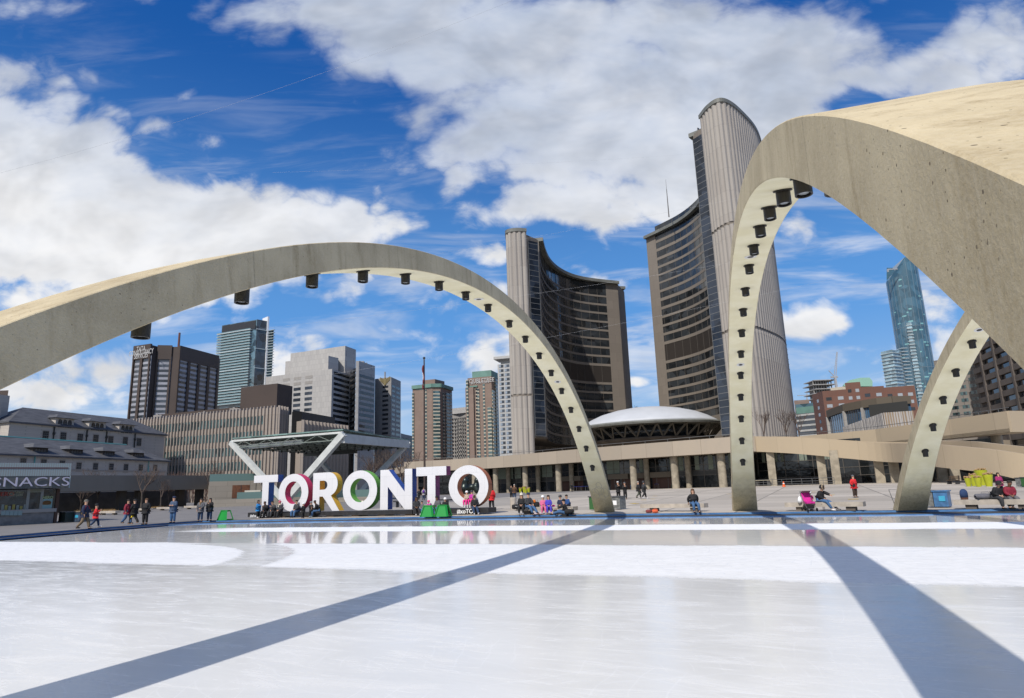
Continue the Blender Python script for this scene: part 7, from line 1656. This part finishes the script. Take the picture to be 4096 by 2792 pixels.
# --- behind the sign
put('distant person in dark clothes seen between the letters N and T', 1676, 2000, 1958, 'walk', ('swing', 'down'), BLK, BLK, face=0, hair='short')
put('distant woman with a violet backpack seen beside the dark walker', 1695, 2001, 1953, 'stand', ('down', 'down'), cloth((.35, .33, .34), 'pale_grey_cloth'), DJEAN, face=0, hair='long', hairm=HB, extra=backpack(cloth((.12, .03, .30), 'violet_nylon')))
put('man in a red jacket walking away right of the last letter O', 1967, 2039, 1952, 'walk', ('down', 'down'), RED, BLK, face=10, hair='short', hat='beanie')
put('person in a black coat walking beside the man in brown', 2046, 1995, 1944, 'walk', ('down', 'down'), BLK, BLK, face=0, hair='short')
put('grey-haired man in a brown jacket walking away near the podium', 2059, 1996, 1941, 'stand', ('down', 'down'), BRW, DJEAN, face=0, hair='short', hairm=HG)
# --- bench group right of the sign
def sitpx(label, px, yf, top, legs, h, seat=.45, face=180, kind='sit', arms=('lap', 'lap'), **kw):
    return person(label, ong(px, yf), radians(face), h, kind, arms, top, legs, seat=seat, **kw)
sitpx('woman in black with a cream bobble hat on the concrete bench', 2088, 2059, BLK, BLK, 1.66, hair='long', hat='pompom', hatm=CRM, long_=True, face=170, glasses=True, shoes='skatew', hairm=HB)
sitpx('man in a charcoal jacket, jeans and sunglasses on the concrete bench', 2117, 2059, DGR, JEAN, 1.74, hair='short', hat='beanie', hatm=NAVY, glasses=True, kind='sitout', face=205, shoes='skate', arms=('knee', 'lap'))
sitpx('girl in a pink ski suit and white helmet on the bench', 2174, 2057, LPNK, LPNK, 1.36, seat=.4, hair='none', hat='helmet', child=True, shoes='skatew')
sitpx('girl in a violet-blue ski suit with long dark hair on the bench', 2196, 2057, VIO, VIO, 1.42, seat=.4, hair='long', long_=True, child=True)
sitpx('boy in a dark blue jacket and dark helmet at the end of the bench', 2243, 2054, NAVY, BLK, 1.32, seat=.4, hair='none', hat='helmet', hatm=mat('dark_helmet', (.03, .03, .035), .3), child=True, face=160)
sitpx('boy in a blue jacket with dark hair leaning at the end of the bench', 2272, 2052, MBL, BLK, 1.38, seat=.4, hair='short', child=True, face=130, lean=.2)
sitpx('adult in a black jacket and jeans sitting on the ground facing the boys', 2262, 2058, BLK, JEAN, 1.7, kind='floor', face=80, hair='short', hat='beanie', lean=.1, arms=('reach', 'lap'), shoes='shoe')
put('distant person in dark clothes and red shoes behind the blue belt barrier', 2289, 1967, 1934, 'stand', ('down', 'phone'), BLK, BLK, face=150, hair='short', skinm=M_SKIN2, shoes='shoe')
put('woman in a black coat and white knit hat holding a camera', 2475, 1997, 1931, 'stand', ('phone', 'phone'), BLK, BLK, face=185, hair='short', hat='beanie', hatm=cloth((.5, .5, .5), 'pale_knit'), coat=.2)
put('woman in a dark padded coat and grey hat looking at her phone', 2502, 1997, 1934, 'stand', ('phone', 'phone'), BLK, BLK, face=180, hair='short', hat='beanie', hatm=GRY, coat=.3)
put('bald man in a black jacket and olive trousers walking with a bag', 2556, 1994, 1930, 'walk', ('swing', 'down'), BLK, OLV, face=-75, hair='short', hairm=HG, bag=handbag('shoulder_bag', BLK, (0, 0, -.18), (.19, .06, .14), 'R', 'black bag with a white edge carried by the walking bald man'))
put('person in a hooded dark coat walking beside the bald man', 2578, 1995, 1929, 'walk', ('down', 'swing'), DGR, BLK, face=-70, hair='none', hat='hood', coat=.3, shoes='white')
sitpx('woman in a black jacket and jeans sitting with her head turned', 2779, 2051, BLK, JEAN, 1.68, hair='long', hairm=HB, long_=True, arms=('prop', 'prop'), lean=-.05)
sitpx('woman in a black parka with fur hood leaning towards the stroller', 3288, 2043, BLK, JEAN, 1.72, kind='sitout', face=215, hair='short', hoodfur=True, lean=.3, arms=('reach', 'lap'), shoes='white')
put('small child in pink with a white helmet behind the stroller', 3247, 2042, 1974, 'stand', ('lap', 'lap'), PINK, PINK, face=165, hair='none', hat='helmet', child=True)
put('woman in a long red coat with a black shoulder bag standing on the square', 3422, 1990, 1907, 'stand', ('pocket', 'pocket'), RED, BRP, face=200, hair='short', hat='beanie', hatm=GRY, coat=.12, bag=handbag('shoulder_bag', BLK, (-.02, .06, .02), (.10, .05, .12), 'R', 'black shoulder bag of the woman in the red coat'))
put('woman in a magenta jacket with long dark hair behind the two seated men', 4006, 1980, 1896, 'stand', ('down', 'lap'), cloth((.30, .02, .12), 'deep_magenta_cloth'), BLK, face=180, hair='long', long_=True)
sitpx('man in a black hooded top and grey jeans bent forward at the right edge', 3996, 2036, BLK, DGR, 1.74, face=185, lean=.45, hair='short', arms=('lap', 'lap'), hat='hood')
sitpx('man in a black and burgundy jacket leaning on his neighbour at the right edge', 4046, 2035, BURG, GRY, 1.74, face=170, lean=.4, hair='short', skinm=M_SKIN2, arms=('lap', 'knee'))
# ------------------------------------------------------------------ stroller and belongings
p = ong(3238, 2044); t = thing('stroller', 'pink and grey stroller parked in front of the concrete bench', 'stroller', p, pi); s_ = 1.0
mb = MB()
for x in (-.24, .24):
    mb.tube([V((x, .35, .1)), V((x, -.05, .55)), V((x, -.38, 1.02))], .016, 6); mb.tube([V((x, -.32, .1)), V((x, .05, .5))], .016, 6)
mb.tube([V((-.24, -.38, 1.02)), V((.24, -.38, 1.02))], .02, 6); mb.tube([V((-.24, .35, .12)), V((.24, .35, .12))], .014, 6); mb.tube([V((-.24, -.32, .12)), V((.24, -.32, .12))], .014, 6); mb.build('frame', M_RAIL, t, world=False)
MB().hexa([V((x, y, z)) for (y, z) in ((.28, .42), (.28, .50)) for x, y2 in ((-.22, 0), (.22, 0)) ] + [V((-.22, -.12, .42)), V((.22, -.12, .42)), V((-.22, -.12, .5)), V((.22, -.12, .5))]) if False else None
mb = MB(); mb.box(-.22, .22, -.12, .30, .40, .50); mb.hexa([V((-.22, -.16, .45)), V((.22, -.16, .45)), V((.22, -.10, .45)), V((-.22, -.10, .45)), V((-.22, -.34, .98)), V((.22, -.34, .98)), V((.22, -.28, .98)), V((-.22, -.28, .98))]); mb.build('seat', cloth((.60, .02, .28), 'hot_pink_cloth'), t, world=False)
mb = MB(); prof = [(-.34 + .36 * (1 - cos(a)), .80 + .26 * sin(a)) for a in [pi * k / 12 for k in range(8)]]
mb.add([V((x, y, z)) for y, z in prof for x in (-.25, .25)], [(2 * k, 2 * k + 1, 2 * k + 3, 2 * k + 2) for k in range(7)]); mb.build('canopy', cloth((.25, .2, .21), 'grey_pink_mesh'), t, world=False)
mb = MB(); mb.box(-.21, .21, -.25, .2, .14, .3); mb.build('basket', BLK, t, world=False)
for x in (-.25, .25):
    for y in (-.34, .36): mb = MB(); mb.tube([V((x - .025, y, .085)), V((x + .025, y, .085))], .085, 14); mb.build('wheel', HBLK, t, world=False)
b = thing('plastic_bag', 'white plastic bag hanging at the left of the stroller', 'bag', p + Vector((-.36, .2, .42))); MB().lathe([(0, -.0), (.1, .02), (.13, .14), (.08, .28), (.02, .36)], (0, 0, 0), 9, sy=.7).build('bag_body', M_SIGNW, b, world=False, smooth=True); MB().tube([V((-.03, 0, .34)), V((0, 0, .46)), V((.03, 0, .34))], .01, 4).build('handle', M_SIGNW, b, world=False)
def duffel(lab, px, y, m, w_, h, d=.25, ang=0., z=0., extra=None, cat='bag', nm='sports_bag'):
    p = ong(px, y); p.z += z; b = thing(nm, lab, cat, p, ang); mb = MB(); n = 10; prof = [(-w_ / 2, .3), (-w_ / 2 * .92, .85), (0, 1.0), (w_ / 2 * .92, .85), (w_ / 2, .3)]
    vs_ = []; 
    for x, f in prof:
        for k in range(n): a = 2 * pi * k / n; vs_.append(V((x, d / 2 * f * cos(a), h / 2 + h / 2 * f * sin(a))))
    fs = [(i * n + k, i * n + (k + 1) % n, (i + 1) * n + (k + 1) % n, (i + 1) * n + k) for i in range(4) for k in range(n)] + [tuple(range(n)), tuple(range(4 * n, 5 * n))]
    mb.add(vs_, fs).build('bag_body', m, b, world=False, smooth=True)
    MB().tube([V((-w_ * .25, -d * .3, h * .8)), V((-w_ * .2, -d * .2, h * 1.2)), V((w_ * .2, -d * .2, h * 1.2)), V((w_ * .25, -d * .3, h * .8))], .012, 5).build('handle', m, b, world=False)
    if extra: extra(b)
    return b
def swoosh(b):
    pts = [(-.10, .03), (-.07, -.02), (-.02, -.03), (.12, .035), (-.02, -.008), (-.06, .0)]; mb = MB(); mb.add([V((x, -.16, .2 + z)) for x, z in pts] , [(0, 1, 5), (1, 2, 4, 5), (2, 3, 4)]); mb.build('emblem', M_SIGNW, b, world=False)
duffel('black sports bag with a white curved mark beside the concrete drum', 2067, 2058, BLK, .62, .34, .3, 0, .33, swoosh)
duffel('orange and black backpack on the bench beside the man in sunglasses', 2147, 2056, BLK, .42, .5, .3, 0, .3, lambda b: MB().lathe([(0, -.1), (.12, -.02), (.1, .1), (0, .16)], (-.14, -.05, .48), 8).build('orange_cloth', cloth((.75, .2, .02), 'orange_cloth'), b, world=False), nm='backpack')
duffel('black bag with white stripes at the right end of the bench group', 2278, 2059, BLK, .6, .36, .34, .2)
duffel('small black bag beside the adult sitting on the ground', 2222, 2058, BLK, .28, .3, .25)
duffel('pair of pale skates and towel under the girl in pink', 2153, 2059, mat('pale_mixed_cloth', (.55, .45, .47), .8, var=.3, scale=20), .62, .14, .3, cat='skates', nm='skate_pile')
duffel('red and black shoes heaped left of the seated woman in black', 2596, 2052, cloth((.2, .04, .04), 'dark_red_leather'), .36, .2, .25, cat='shoes', nm='shoe_pile')
duffel('orange and white shoes heaped left of the seated woman in black', 2621, 2052, cloth((.7, .13, .05), 'orange_red_leather'), .34, .22, .25, cat='shoes', nm='shoe_pile')
p = ong(2215, 2054); p.z += .38; b = thing('helmet', 'pink and teal child helmet lying on the bench', 'helmet', p); MB().lathe([(.13, 0), (.135, .05), (.11, .13), (.05, .17), (0, .175)], (0, 0, 0), 14).build('shell', PINK, b, world=False, smooth=True); MB().lathe([(.137, .0), (.139, .04)], (0, 0, 0), 14).build('band', mat('teal_plastic', (.02, .35, .38), .4), b, world=False)
pb2 = onbase(1085, .18); b = thing('suitcase', 'black suitcase standing in front of the seated men at the left of the base', 'suitcase', pb2, SANG); mb = MB(); mb.box(-.2, .2, -.14, .12, .05, .58); mb.build('shell', HBLK, b, world=False)
mb = MB(); mb.tube([V((-.1, 0, .58)), V((-.1, 0, .66)), V((.1, 0, .66)), V((.1, 0, .58))], .012, 5); mb.build('handle', M_RAIL, b, world=False)
for x in (-.16, .16): MB().tube([V((x, -.02, .03)), V((x, .02, .03))], .03, 8).build('wheel', HBLK, b, world=False)
p = ong(3882, 2037); p.z += .45; p.y += .3; b = thing('backpack', 'navy blue backpack with a brown base standing on the right bench', 'backpack', p); MB().lathe([(.16, 0), (.18, .1)], (0, 0, 0), 14, sy=.7).build('base', cloth((.12, .05, .03), 'brown_leather'), b, world=False); MB().lathe([(.18, .1), (.19, .28), (.16, .42), (.08, .5), (0, .52)], (0, 0, 0), 14, sy=.7).build('bag_body', cloth((.02, .045, .12), 'navy_canvas'), b, world=False, smooth=True)
duffel('grey crumpled jacket lying on the right bench', 3946, 2036, cloth((.12, .12, .14), 'grey_nylon'), .85, .3, .4, 0, .44, cat='jacket', nm='crumpled_jacket')
